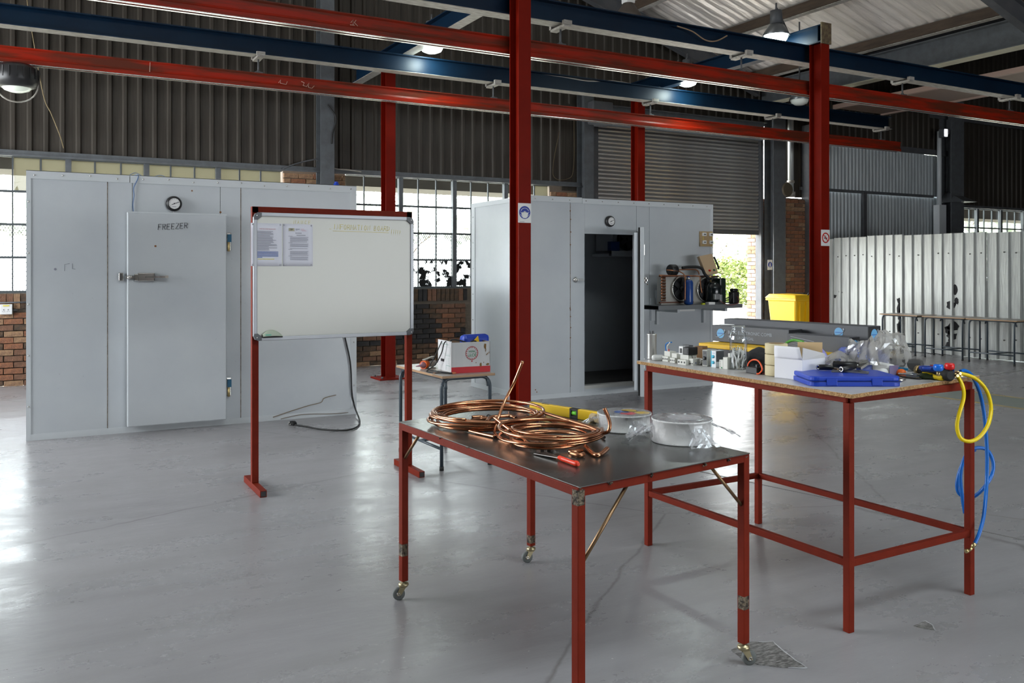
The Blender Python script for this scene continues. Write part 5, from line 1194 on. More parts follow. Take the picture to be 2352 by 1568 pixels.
q = CB(-.09, Dp * .3, 0); o = MB().at((q.x, q.y, DZ), ang + .5).box(-.03, .03, -.008, .008, 0, .006).build('putty_strip', mat('brown_residue', (.25, .12, .06), .6)); tag(o, 'small brown strip lying on the desk left of the carton', 'strip')

# =================================================================== front table (sheet steel top, castors)
TZ = .807
tN, tR, tB, tL = Vector((1.535, 2.331, 0)), Vector((2.386, 2.452, 0)), Vector((2.262, 3.893, 0)), Vector((1.475, 3.734, 0))
ft = thing('steel_table', 'low red-framed work table with dark sheet steel top on castors', 'table', (1.9, 3.1, 0))
topm = bpy.data.materials.new('mill_steel_sheet'); topm.use_nodes = True
def steel_top(m):
    nt = m.node_tree; N = nt.nodes; L = nt.links; p = N['Principled BSDF']; p.inputs['Metallic'].default_value = .75; tc = N.new('ShaderNodeTexCoord')
    n1 = N.new('ShaderNodeTexNoise'); n1.inputs['Scale'].default_value = 3.0; n1.inputs['Detail'].default_value = 6; L.new(tc.outputs['Object'], n1.inputs['Vector'])
    r1 = N.new('ShaderNodeValToRGB'); r1.color_ramp.elements[0].position = .35; r1.color_ramp.elements[1].position = .68; r1.color_ramp.elements[0].color = (.085, .08, .078, 1); r1.color_ramp.elements[1].color = (.15, .155, .145, 1)
    L.new(n1.outputs['Fac'], r1.inputs[0]); L.new(r1.outputs[0], p.inputs['Base Color'])
    r2 = N.new('ShaderNodeMapRange'); r2.inputs['To Min'].default_value = .16; r2.inputs['To Max'].default_value = .36; L.new(n1.outputs['Fac'], r2.inputs['Value']); L.new(r2.outputs[0], p.inputs['Roughness'])
steel_top(topm)
def Zv(v, z): return Vector((v.x, v.y, z))
cen = (tN + tR + tB + tL) / 4
mb = MB(); Q = [tN, tR, tB, tL]
mb.prism([(v.x, v.y) for v in Q], TZ - .003, TZ); mb.build('tabletop', topm, ft)
LG = [v + (cen - v).normalized() * .024 for v in Q]
for a, b in ((0, 1), (1, 2), (2, 3), (3, 0)):
    MB().bar(Zv(LG[a], TZ - .019), Zv(LG[b], TZ - .019), .03, .030).build('rail', red_oxide, ft, bevel=.002)
lb = [0.085, .085, .085, .09]
dirx = math.atan2((tR - tN).y, (tR - tN).x)
for i, v in enumerate(LG):
    z0 = (.085, .085, .085, .085)[i]
    MB().at((v.x, v.y, 0), dirx).box(-.016, .016, -.016, .016, z0, TZ - .004).build('leg', red_oxide, ft, bevel=.002)
cast = [mat('zinc_yellow_castor', (.42, .36, .22), .35, .8), mat('grey_castor_rubber', (.12, .13, .125), .6)]
for i, v in enumerate(LG):
    a = (R(200), R(-20), R(170), R(165))[i]; c, s_ = math.cos(a), math.sin(a)
    w = Vector((v.x + .022 * c, v.y + .022 * s_, .028))
    k = MB().at((v.x, v.y, 0)).lathe([(.007, .10), (.007, .078), (.021, .076), (.024, .068), (.020, .06), (.012, .058)], 16, (0, 0, 0)); k.build('castor_swivel', cast[0], ft)
    fk = MB().at((v.x, v.y, 0), a)
    for sy in (-.014, .014): fk.add([(-.012, sy - .001, .062), (.018, sy - .001, .062), (.032, sy - .001, .022), (.014, sy - .001, .022), (-.012, sy + .001, .062), (.018, sy + .001, .062), (.032, sy + .001, .022), (.014, sy + .001, .022)], [(0, 1, 2, 3), (7, 6, 5, 4), (0, 4, 5, 1), (1, 5, 6, 2), (2, 6, 7, 3), (3, 7, 4, 0)])
    fk.box(-.014, .020, -.015, .015, .058, .062); fk.build('castor_fork', cast[0], ft)
    wl = MB().at((v.x, v.y, 0), a).lathe([(.012, -.010), (.024, -.0105), (.028, -.007), (.028, .007), (.024, .0105), (.012, .010)], 24, (.022, 0, .028), axis='y'); wl = wl.build('castor_wheel', cast[1], ft)
    MB().at((v.x, v.y, 0), a).lathe([(.012, -.0108), (.009, -.0125), (.004, -.018), (.004, .018), (.009, .0125), (.012, .0108)], 14, (.022, 0, .028), axis='y').build('castor_hub', bright_steel, wl)
# diagonal braces of bare rod
brm = mat('bare_bronzed_rod', (.24, .15, .08), .4, .8)
def lerp(a, b, t): return a + (b - a) * t
for (c, e, t, nm) in ((3, 0, .12, 1), (0, 1, .26, 2), (1, 0, .22, 3)):
    a = Zv(lerp(LG[c], LG[e], t), TZ - .034); b = Zv(lerp(LG[c], LG[e], .012), TZ - (.16 if c == 3 else .26 if c == 0 else .20)); MB().cyl(a, b, .0065, 8).build('brace', brm, ft)
burn = mat('weld_burn', (.035, .028, .025), .45, .5, var=(60, (.25, .20, .14), .8), bump=(150, .8))
def weld(p, s=.012, name='weld_mark'):
    mb = MB(); rr = random.Random(int(p.x * 1e4)); 
    for k in range(5): mb.ball(p + Vector((rr.uniform(-s, s), rr.uniform(-s, s) * .4, rr.uniform(-s, s) * .6)), s * .45, s * .35, s * .3, n=7, m=4)
    return mb
out_ = (tN - cen).normalized()
wm = MB()
for t in (.30, .47): 
    p = Zv(lerp(tL, tN, t), TZ - .006); wm.v += []; b_ = weld(p, .009); wm.add(b_.v, b_.f, True)
for t in (.16, .38, .70, .86):
    p = Zv(lerp(tN, tR, t), TZ - .008); b_ = weld(p, .010); wm.add(b_.v, b_.f, True)
for v in (tN, tL, tR): b_ = weld(Zv(v + (cen - v).normalized() * .012, TZ - .010), .012); wm.add(b_.v, b_.f, True)
wm.build('weld_marks', burn, ft, kind='stuff')
for i, z, h in ((0, .745, .05), (3, .20, .055), (1, .215, .05), (2, .10, .04)):
    v = LG[i]; MB().at((v.x, v.y, 0), dirx).box(-.0165, .012, -.0165, .012, z, z + h).build('burn_mark', burn, ft)

# ------------------------------------------------ things on the front table
def P1(x, y, up=0.0): return PZ(x, y, TZ + up)
cu = mat('copper_tube', (.7, .3, .2))
def coil(name, label, c, rad, turns, r, seed, lift=0, spread=.018, ell=1.0, rot=0, a0=0.0, tails=None):
    rr = random.Random(seed); t = thing(name, label, 'copper pipe', (c.x, c.y, TZ)); pts = []
    n = int(turns * 36)
    for i in range(n + 1):
        a = a0 + 2 * math.pi * i / 36; k = i / 36
        q = rad + spread * math.sin(k * 1.9 + seed) + .006 * math.sin(a * 2 + k)
        x, y = q * math.cos(a), q * ell * math.sin(a)
        z = r + .002 + lift + (k * r * 1.25) * .9 + .006 * (1 + math.sin(a + k * 1.3))
        pts.append((c.x + x * math.cos(rot) - y * math.sin(rot) + .012 * math.sin(k * 2.3), c.y + x * math.sin(rot) + y * math.cos(rot) + .012 * math.cos(k * 1.7), TZ + z))
    if tails:
        if 'a' in tails: pts = [Vector(p) for p in tails['a']] + pts
        if 'b' in tails: pts = pts + [Vector(p) for p in tails['b']]
        k_ = []
        pts = smooth_path(pts, 2)
    MB().tube(pts, r, 8).build('tube', copper, t)
    return t
cc1 = P1(1118, 972); cc2 = P1(1268, 1016)
coil('copper_coil', 'large coil of copper tube at the back left of the steel table', cc1, .245, 6.2, .0068, 3, spread=.016, a0=R(150))
coil('copper_coil', 'inner loose coil of thinner copper tube lying within the large coil', cc1 + Vector((.005, -.01, 0)), .222, 2.4, .0055, 9, lift=.022, spread=.02, a0=R(40))
coil('copper_coil', 'smaller copper coil at the right with several loose turns', cc2 + Vector((.012, .02, 0)), .185, 5.0, .0065, 5, lift=.006, spread=.028, a0=R(-30))
coil('copper_coil', 'bottom loose copper ring nearest the red-handled scraper', cc2 + Vector((-.028, -.02, 0)), .150, 2.3, .0055, 8, lift=0, spread=.015, a0=R(10))
def tubething(pts, r, label, m=copper, name='copper_pipe', k=6):
    t = thing(name, label, 'copper pipe', Vector(pts[0])); MB().tube(smooth_path(pts, k), r, 8).build('tube', m, t)
    e = [Vector(p) for p in pts]
    for a, b in ((e[0], e[1]), (e[-1], e[-2])):
        d = (a - b).normalized(); MB().cyl(a + d * .0002, a + d * .0008, r * .72, 8).build('open_end', black_p, t)
    return t
D0_ = P1(1140, 985); dp0 = (D0_.x * CF[0] + D0_.y * CF[1])
tubething([PD(1201, 829, dp0 - .02), PD(1180, 880, dp0 - .01), PD(1160, 920, dp0 - .04), PD(1146, 955, dp0 - .1), PD(1137, 985, dp0 - .14), PD(1140, 1000, dp0 - .2), PD(1170, 1012, dp0 - .28), PD(1230, 1019, dp0 - .33), PD(1300, 1016, dp0 - .3)], .0065, 'copper pipe rising steeply from the coils and bent at its foot')
tubething([PD(1135, 958, dp0 - .12), PD(1165, 982, dp0 - .19), PD(1195, 1003, dp0 - .27), PD(1218, 1022, dp0 - .33)], .0065, 'short straight copper pipe slanting down across the smaller coil')
tubething([PD(1388, 937, 3.46), PD(1396, 955, 3.46), PD(1401, 975, 3.45), PD(1397, 990, 3.45), PD(1385, 993, 3.5), PD(1355, 980, 3.58), PD(1330, 972, 3.65), PD(1290, 960, 3.75), PD(1240, 945, 3.9)], .0075, 'dark hooked pipe end standing up beside the wrapped spools', copper_d)
tubething([P1(1168, 938, .01), P1(1200, 940, .012), P1(1240, 955, .012), P1(1290, 975, .01), P1(1330, 975, .008), P1(1370, 992, .008), P1(1388, 1004, .008)], .0065, 'copper pipe curving along the back right of the coils')
tubething([P1(1050, 980, .01), P1(1090, 992, .008), P1(1138, 1003, .008)], .0065, 'cut copper pipe end leaving the large coil to the right')
tubething([P1(1344, 1025, .012), P1(1360, 1040, .009), P1(1372, 1045, .009), P1(1384, 1040, .01), P1(1395, 1030, .014)], .0095, 'short bent copper elbow at the right end of the coils')
tubething([P1(1336, 1034, .008), P1(1320, 1038, .008), P1(1308, 1036, .008)], .0085, 'short copper stub beside the red-handled scraper')
tubething([P1(1312, 1040, .012), P1(1330, 1045, .010), P1(1340, 1043, .010)], .0095, 'small flared copper offcut facing the camera', copper_d)
tubething([P1(1072, 970, .016), P1(1100, 962, .016), P1(1125, 962, .016)], .0095, 'dull copper stub lying inside the large coil, lower one', copper_d)
tubething([P1(1084, 958, .014), P1(1105, 957, .014), P1(1118, 960, .014)], .0085, 'copper stub lying inside the large coil, upper one')
tubething([P1(1118, 968, .02), P1(1128, 958, .022), P1(1150, 956, .022), P1(1172, 955, .022), P1(1185, 960, .018)], .009, 'bent copper piece crossing the middle of the large coil')
o = MB().tube(smooth_path([P1(1118, 955, .012), P1(1122, 952, .02), P1(1128, 956, .02), P1(1122, 961, .012)]), .003, 5, closed=False).build('tie_wire', black_r); tag(o, 'tiny black tie on the copper stubs inside the large coil', 'tie')
o = MB().ball(P1(1234, 973, .010), .010, .008, .010, n=12, m=6).cyl(P1(1234, 973, .012), P1(1232, 968, .02), .005, 8).build('purple_bung', mat('purple_plastic', (.10, .04, .35), .4)); tag(o, 'small purple cap between the two copper coils', 'cap')
# strip of fittings in plastic
o = MB()
for (x, y) in ((1225, 1024), (1245, 1027), (1262, 1030), (1278, 1026)): q = P1(x, y, .008); o.at(q, rnd.uniform(0, 3)).lathe([(.006, -.012), (.008, -.010), (.008, .004), (.005, .006), (.005, .014)], 8, (0, 0, 0), axis='x')
o = o.build('small_fittings', bright_steel); tag(o, 'little steel fittings under the smaller coil', 'fittings', kind='stuff')
# scraper / trowel with red handle
tr = thing('scraper', 'steel scraper with red plastic handle on the table front', 'scraper', P1(1305, 1052))
h0, h1 = P1(1284, 1050, .011), P1(1329, 1066, .011)
MB().tube([h0, lerp(h0, h1, .25), lerp(h0, h1, .6), lerp(h0, h1, .9), h1], .01, 10, rads=[.007, .0105, .009, .011, .006]).build('handle', mat('red_handle', (.75, .05, .02), .35), tr)
MB().tube([lerp(h0, h1, .15) + Vector((0, 0, .009)), lerp(h0, h1, .5) + Vector((0, 0, .009)), lerp(h0, h1, .85) + Vector((0, 0, .0095))], .003, 6).build('grip_inlay', black_p, tr)
s0 = P1(1240, 1040, .004); sd = (h0 - s0).normalized(); sp_ = Vector((-sd.y, sd.x, 0)).normalized()
MB().add([s0 - sp_ * .028, s0 + sp_ * .028, h0 + sp_ * .007 - Vector((0, 0, .002)), h0 - sp_ * .007 - Vector((0, 0, .002)), s0 - sp_ * .028 + Vector((0, 0, .0015)), s0 + sp_ * .028 + Vector((0, 0, .0015)), h0 + sp_ * .007, h0 - sp_ * .007], [(0, 1, 2, 3), (7, 6, 5, 4), (0, 4, 5, 1), (1, 5, 6, 2), (2, 6, 7, 3), (3, 7, 4, 0)]).build('blade', mat('dull_blade', (.22, .22, .21), .3, .9), tr)
# yellow spirit level
l0 = P1(1212, 944); l1 = P1(1385, 972); ld = (l1 - l0).normalized(); la = math.atan2(ld.y, ld.x); LL = .60
lv = thing('spirit_level', 'yellow spirit level lying along the back of the steel table', 'spirit level', l0)
B = lambda: MB().at((l0.x, l0.y, TZ), la)
for x0, x1 in ((.012, .275), (.325, LL - .012)): B().box(x0, x1, 0, .024, .001, .046).build('body', yellow, lv, bevel=.0015)
for x0, x1 in ((0, .012), (LL - .012, LL)): B().box(x0, x1, -.0005, .0245, 0, .047).build('end_cap', black_p, lv)
B().box(.275, .325, .001, .023, .001, .012).box(.275, .283, 0, .024, .001, .046).box(.317, .325, 0, .024, .001, .046).box(.275, .325, .001, .023, .036, .046).build('vial_frame', black_p, lv)
B().lathe([(.001, -.018), (.009, -.016), (.009, .016), (.001, .018)], 14, (.30, .012, .024), axis='x').build('vial', mat('green_vial', (.25, .85, .10), .2, emit=((.2, .7, .05), .15)), lv)  # vial brightened by a faint glow of its own
pm_ = B()
for k in range(6): pm_.box(.085 + k * .008, .091 + k * .008, .007, .017 - .002 * (k % 2), .0461, .0465)
pm_.build('printed_name', ink, lv)
# spools of tape wrapped in film
film_flap = thin('crinkled_film_flap', (.9, .9, .92), .25, .10, dirt=((.8, .8, .82), 30, .44, .55))
film = thin('clear_film', (.98, .98, .98), .06, .10, dirt=((.85, .85, .87), 24, .50, .25))
def spool(c, r, h, label, art):
    t = thing('wrapped_spool', label, 'spool', (c.x, c.y, TZ)); X, Y_ = c.x, c.y
    MB().lathe([(r, 0), (r, .004), (r * .955, .008), (r * .955, h - .010), (r, h - .006), (r, h)], 48, (X, Y_, TZ + .001)).build('reel', white_p, t)
    MB().lathe([(r * .98, h + .001), (r * .98, h + .003)], 40, (X, Y_, TZ)).build('foil_disc', mat('glittery_grey_disc', (.30, .31, .33), .25, .7, var=(70, (.6, .6, .62), .9), bump=(120, .8)), t)
    if art:
        for (dx, dy, a, m_, nm) in ((.02, .04, .5, mat('gold_print', (.62, .42, .05), .4), 'gold_patch'), (-.01, -.005, .55, ink_blue, 'blue_patch'), (.015, -.045, .6, ink_red, 'red_patch'), (.075, -.02, .4, mat('gold_print', (.6, .4, .05)), 'gold_patch')):
            MB().at((X, Y_, TZ + h + .0032), R(-35)).lathe([(.034, 0), (.034, .0006)], 18, (dx, dy * .9, 0)).build(nm, m_, t)
    else: MB().lathe([(r * .56, h + .0032), (r * .56, h + .0040)], 32, (X + .01, Y_ - .005, TZ)).build('centre_label', mat('grey_label', (.42, .41, .43), .5), t)
    def fn(u, v):
        a = 2 * math.pi * u; q = [r * .2, r * 1.01, r * 1.03, r * 1.04][0] if v == 0 else r * (1.02 + .05 * noise.noise(Vector((math.cos(a) * 3, math.sin(a) * 3, v * 4 + r * 9))))
        z = h + .006 - (h + .004) * max(0, v - .3) / .7
        if v <= .3: q = r * (.15 + .9 * v / .3); z = h + .006 + .004 * noise.noise(Vector((q * 30 * math.cos(a), q * 30 * math.sin(a), 1)))
        return (X + q * math.cos(a), Y_ + q * math.sin(a), TZ + max(.002, z))
    MB().grid(fn, 40, 12, smooth=False).build('plastic_wrap', film, t, recalc=False)
    for (da, L_, up_) in ((R(150), .10, .01), (R(-30), .10, .03), (R(60), .06, h * .8), (R(-100), .05, .004)):
        bx_, by_ = math.cos(da), math.sin(da)
        def fl_(u, v, bx_=bx_, by_=by_, L_=L_, up_=up_):
            w = (.5 - u) * (.05 + .09 * v); q = r * 1.0 + L_ * v
            return (X + bx_ * q - by_ * w, Y_ + by_ * q + bx_ * w, TZ + max(.003, h * .75 * (1 - v) + up_ * v + .012 * noise.noise(Vector((u * 5, v * 5, da * 3)))))
        MB().grid(fl_, 8, 6, smooth=False).build('wrap_flap', film_flap, t, recalc=False)
    return t
c1_ = P1(1434, 985); c2_ = P1(1566, 1012)
spool(c1_, .117, .072, 'film-wrapped white spool with coloured top label, farther of the two', True)
spool(c2_, .122, .092, 'film-wrapped white spool with plain grey centre, nearest the table corner', False)
q = P1(1366, 970); o = MB().lathe([(.02, -.02), (.02, .02)], 16, (q.x, q.y, TZ + .021), axis='y').build('tape_roll', mat('tan_tape', (.5, .38, .22), .4)); tag(o, 'little roll of tan tape left of the farther spool', 'tape')
# =================================================================== tall bench with chipboard top
HZ_ = 1.0
def B1(x, y, up=0.0): return PZ(x, y, HZ_ + up)
bt = thing('tall_bench', 'tall red-framed bench with particle board top holding electrical parts', 'bench', (3.4, 3.2, 0))
bL, bN, bR, bB = Vector((2.93, 3.875, 0)), Vector((2.892, 2.405, 0)), Vector((3.945, 2.545, 0)), Vector((3.99, 4.02, 0))
chipb = mat('raw_chipboard_edge', (.50, .31, .14), .85, var=(90, (.27, .15, .06), .6), bump=(120, .6))
lam = mat('pale_grey_laminate', (.50, .49, .48), .35, var=(4, (.43, .42, .41), .4))
MB().prism([(v.x, v.y) for v in (bN, bR, bB, bL)], HZ_ - .018, HZ_ - .001).build('board', chipb, bt, bevel=.0015)
MB().prism([(v.x, v.y) for v in (bN, bR, bB, bL)], HZ_ - .001, HZ_).build('laminate', lam, bt)
lN, lL, lB, lR = Vector((2.972, 2.487, 0)), Vector((2.952, 3.80, 0)), Vector((3.775, 3.81, 0)), Vector((3.806, 2.505, 0))
for v in (lN, lL, lB, lR): MB().box(v.x - .016, v.x + .016, v.y - .016, v.y + .016, 0, HZ_ - .05).build('leg', red_oxide, bt, bevel=.002)
for a, b in ((lN, lL), (lL, lB), (lB, lR), (lR, lN)):
    MB().bar(Zv(a, HZ_ - .034), Zv(b, HZ_ - .034), .032, .032).build('top_rail', red_oxide, bt, bevel=.002)
    MB().bar(Zv(a, .285), Zv(b, .285), .026, .03).build('foot_rail', red_oxide, bt, bevel=.002)

# ---- run capacitor can
q = B1(1497, 824); c_ = thing('motor_capacitor', 'silver cylindrical motor capacitor at the left end of the bench', 'capacitor', q)
canm = mat('brushed_aluminium_can', (.62, .62, .60), .32, .85)
MB().lathe([(.026, 0), (.027, .003), (.027, .135), (.0285, .138), (.0285, .141), (.02, .142)], 28, q).build('can', canm, c_)
for a in (0, 2.1, 4.2): MB().at(q).bar((.011 * math.cos(a), .011 * math.sin(a), .141), (.011 * math.cos(a), .011 * math.sin(a), .158), .007, .003).box(.011 * math.cos(a) - .006, .011 * math.cos(a) + .006, .011 * math.sin(a) - .005, .011 * math.sin(a) + .005, .141, .146).build('terminal', dark_steel, c_)
MB().lathe([(.0274, .01), (.0274, .018)], 12, q, cap=False).build('printed_band', mat('faint_print', (.35, .35, .38), .5), c_)
q = B1(1512, 828); o = MB().at((q.x, q.y, HZ_), R(-25)).box(-.035, .035, -.02, .02, 0, .032).build('clear_case', mat('milky_plastic', (.62, .62, .60), .3), bevel=.012); tag(o, 'milky rounded plastic case beside the silver capacitor', 'case')
# ---- terminal blocks and contactor in a row
cream = mat('cream_moulding', (.60, .60, .55), .45); slot_m = mat('dark_slot', (.03, .03, .03), .5)
front = (B1(1600, 838) - B1(1520, 828)); fa = math.atan2(front.y, front.x)
def blockline(px, py, w, d, h): q = B1(px, py); return q
def termblock(name, px, py, w, d, h, label, steps=2, slots=3, m=None, gadget=None):
    q = B1(px, py); t = thing(name, label, 'electrical part', q, fa); A = lambda: MB().at(q, fa)
    mb = A()
    for s_ in range(steps): k = s_ / steps; mb.box(0, w, d * k * .5, d, h * k, h * (s_ + 1) / steps)
    mb.build('housing', m or cream, t, bevel=.0015)
    for i in range(slots):
        x = w * (i + .5) / slots
        A().box(x - w * .08, x + w * .08, -.0008, .002, h * .16, h * .34).build('terminal_slot', slot_m, t)
        A().lathe([(w * .10, h * .500), (w * .10, h * .5 + .0015)], 10, (x, d * .15, 0)).build('terminal_screw', bright_steel, t) if steps > 1 else None
    return t, q, A
t, q, A = termblock('terminal_block', 1521, 829, .045, .06, .055, 'cream terminal block with blue and white wires, left of the contactor', 2, 3)
A().tube(smooth_path([(.012, .02, .05), (.005, .02, .085), (.02, .02, .10), (.045, .03, .105)]), .003, 6).build('blue_wire', mat('bright_blue_wire', (.01, .16, .5), .4), t)
A().tube(smooth_path([(.02, .02, .05), (.03, .01, .08), (.05, 0, .095), (.07, -.01, .108)]), .003, 6).build('white_wire', white_p, t)
A().tube([(.032, .02, .05), (.036, .015, .068)], .0025, 6).build('red_wire', ink_red, t)
t, q, A = termblock('terminal_block', 1538, 832, .04, .06, .050, 'second cream terminal block, against the contactor', 2, 3)
t, q, A = termblock('contactor', 1556, 836, .062, .08, .052, 'black-topped contactor on a cream base', 2, 3)
A().box(.0, .03, .01, .075, .052, .095).build('auxiliary', white_p, t, bevel=.002); A().box(.03, .07, .012, .08, .052, .092).build('coil_cover', black_p, t, bevel=.003)
A().box(.008, .024, .008, .012, .06, .085).box(.040, .06, .0105, .0125, .06, .085).build('front_slots', slot_m, t)
A().box(.01, .055, .03, .06, .095, .102).build('coil_bar', dark_steel, t)
t, q, A = termblock('overload_relay', 1576, 837, .05, .07, .034, 'flat cream relay with pins right of the contactor', 1, 4)
A().box(.02, .026, .02, .03, .034, .05).box(.034, .04, .02, .03, .034, .045).build('pins', pale_metal, t)
q = B1(1595, 826); o = MB().at((q.x, q.y, HZ_), fa + .3).box(0, .05, 0, .06, 0, .075).build('small_carton', mat('brown_card_box', (.20, .11, .05), .8), bevel=.002); tag(o, 'little brown carton behind the contactor', 'box')
q = B1(1602, 838); t = thing('rotary_switch', 'small rotary switch with chrome bush lying on the bench', 'switch', q); MB().at(q, fa).lathe([(.014, 0), (.016, .006), (.016, .022), (.010, .026), (.005, .04)], 16, (.01, .0, .016), axis='y').box(-.004, .024, .01, .03, .0, .034).build('body', chrome, t); MB().at(q, fa).cyl((-.012, -.03, .009), (-.002, -.01, .012), .007, 10).build('blue_shaft', mat('dark_blue_shaft', (.03, .05, .2), .4), t)
# ---- timer relays
q = B1(1613, 840); t = thing('timer_relay', 'tall relay with black front and round dial', 'relay', q, fa); A = lambda: MB().at(q, fa)
A().box(0, .036, 0, .07, 0, .085).build('housing', mat('grey_cream', (.40, .40, .36), .5), t, bevel=.002); A().box(.004, .032, -.0015, .001, .006, .080).build('front_plate', mat('dark_front', (.045, .048, .05), .4), t)
A().lathe([(.010, -.0015), (.010, -.007), (.006, -.009)], 18, (.018, 0, .042), axis='y').build('dial', black_p, t)
tk = A()
for i in range(9): a = R(-60 + i * 37); tk.ball((.018 + .013 * math.cos(a), -.002, .042 + .013 * math.sin(a)), .0009, n=5, m=3)
tk.build('dial_marks', mat('pale_print', (.5, .5, .45), .5), t); A().box(.012, .024, -.0025, -.001, .064, .074).build('display', slot_m, t)
q = B1(1633, 843); t = thing('phase_relay', 'white relay with two cyan knobs and a cyan stripe', 'relay', q, fa); A = lambda: MB().at(q, fa)
A().box(0, .034, 0, .06, 0, .086).build('housing', mat('pale_blue_white', (.66, .70, .72), .4), t, bevel=.0015); A().box(.0345, .0348 + .0, .002, .058, .03, .085).build('side', grey_steel, t)
A().box(0, .005, -.001, .001, .004, .084).build('cyan_stripe', mat('cyan_plastic', (.04, .42, .60), .4), t)
for zz in (.056, .026): A().lathe([(.008, 0), (.008, -.005), (.005, -.006)], 18, (.016, 0, zz), axis='y').build('knob', MATS['cyan_plastic'], t)
A().box(.01, .028, -.001, .0, .073, .0745).build('printed_name', ink_blue, t)
q = B1(1652, 846); t = thing('relay_socket', 'stepped cream relay socket base with green dot left of the jar', 'relay', q, fa); A = lambda: MB().at(q, fa)
A().box(0, .025, 0, .06, 0, .045).box(.025, .055, .0, .06, 0, .060).box(.04, .06, .02, .06, .06, .08).build('housing', cream, t, bevel=.0015)
for k in range(4): A().box(.006, .009, -.0008, .001, .008 + k * .009, .012 + k * .009).build('slot', slot_m, t)
A().lathe([(.0035, -.0005), (.0035, -.002)], 10, (.017, 0, .006), axis='y').build('green_dot', ink_green, t)
# ---- glass jar of white pegs
q = B1(1696, 848); t = thing('glass_jar', 'tall clear glass jar half full of white plugs and screws', 'jar', q)
glass = thin('jar_glass', (.96, .975, .97), .28, .02)
jr = [(.036, .001), (.042, .006), (.043, .02), (.0435, .15), (.042, .172), (.034, .187), (.032, .192), (.0345, .194), (.0345, .197), (.032, .199), (.032, .212), (.034, .214), (.033, .217)]
MB().lathe([(.001, .0015)] + jr, 36, q, cap=False).build('glass', glass, t, recalc=False)
MB().tube([(q.x + .0335 * math.cos(a), q.y + .0335 * math.sin(a), HZ_ + .2165) for a in [2 * math.pi * i / 28 for i in range(28)]], .0017, 6, closed=True).build('rim', mat('thick_glass_rim', (.7, .74, .74), .1, trans=.6), t)
rr = random.Random(11); pg = MB()
for i in range(60):
    a = rr.uniform(0, 2 * math.pi); d = .034 * math.sqrt(rr.random()); z = rr.uniform(.025, .085); u = Vector((rr.uniform(-1, 1), rr.uniform(-1, 1), rr.uniform(1.2, 4))).normalized(); L_ = rr.uniform(.016, .028); c = Vector((d * math.cos(a), d * math.sin(a), z))
    p0_, p1_ = c - u * L_, c + u * L_
    for p_ in (p0_, p1_):
        rr_ = math.hypot(p_.x, p_.y)
        if rr_ > .038: p_.x *= .038 / rr_; p_.y *= .038 / rr_
        p_.z = max(.006, p_.z)
    pg.cyl(q + p0_, q + p1_, .0035, 7)
o = pg.build('wall_plugs', white_p); tag(o, 'heap of white wall plugs filling the lower half of the glass jar', 'plugs', kind='stuff')
pg = MB()
for i in range(40):
    a = rr.uniform(0, 2 * math.pi); d = .03 * math.sqrt(rr.random()); z = rr.uniform(.07, .115); u = Vector((rr.uniform(-1, 1), rr.uniform(-1, 1), rr.uniform(-1, 2))).normalized() * .014; c = q + Vector((d * math.cos(a), d * math.sin(a), z)); pg.cyl(c - u * .5, c + u * .5, .0013, 5).lathe([(.003, 0), (.001, .002)], 6, c + u * .5)
o = pg.build('jar_screws', bright_steel); tag(o, 'steel screws lying on top of the white plugs in the jar', 'screws', kind='stuff')
# ---- clamp meter / transformer with orange lead
q = B1(1713, 856); t = thing('black_adaptor', 'black boxy adaptor with an orange and black lead arched over it', 'adaptor', q, fa - .1); A = lambda: MB().at(q, fa - .1)
A().box(0, .075, 0, .05, 0, .032).build('box', black_p, t, bevel=.003); A().box(.055, .066, .01, .02, .032, .045).build('lug', black_p, t)
A().tube(smooth_path([(-.006, .02, .01), (-.005, .02, .04), (.02, .02, .062), (.055, .02, .066), (.085, .015, .05), (.10, .01, .025), (.09, .0, .006), (.08, -.005, .005)]), .0038, 8).build('orange_lead', mat('orange_lead', (.85, .12, .04), .4), t)
A().tube(smooth_path([(-.010, .025, .015), (-.002, .03, .05), (.03, .03, .062), (.07, .03, .060), (.095, .025, .03), (.10, .02, .01)]), .004, 8).build('black_lead', black_r, t)
A().tube(smooth_path([(.08, .03, .004), (.11, .05, .006), (.12, .08, .005), (.10, .12, .005)]), .004, 6).build('red_black_cord', mat('maroon_cord', (.15, .03, .03), .5), t)
q = B1(1752, 858); o = MB().at(q, R(20)).box(0, .022, 0, .01, 0, .005).ball((.02, .004, .005), .005, n=8, m=4).build('brass_scrap', MATS['brass']); tag(o, 'tiny brass scrap lying before the black adaptor', 'scrap')
# ---- three rolls of masking tape
mt = mat('cream_masking_tape', (.62, .54, .34), .6, var=(200, (.58, .50, .31), .2)); q = B1(1783, 862); 
for k, lab in enumerate(('bottom', 'middle', 'top')):
    t = thing('masking_tape', lab + ' roll of cream masking tape in the stack behind the white carton', 'tape', (q.x, q.y, HZ_ + k * .0515), group=None)
    MB().lathe([(.035, .001), (.051, .001), (.052, .003), (.052, .047), (.051, .049), (.035, .049)], 32, (q.x, q.y, HZ_ + .0005 + k * .0515), cap=False).build('roll', mt, t)
    MB().lathe([(.0355, .0495), (.0330, .0495), (.0330, .0005), (.0355, .0005)], 28, (q.x, q.y, HZ_ + .0005 + k * .0515), cap=False).build('core', card_b, t)
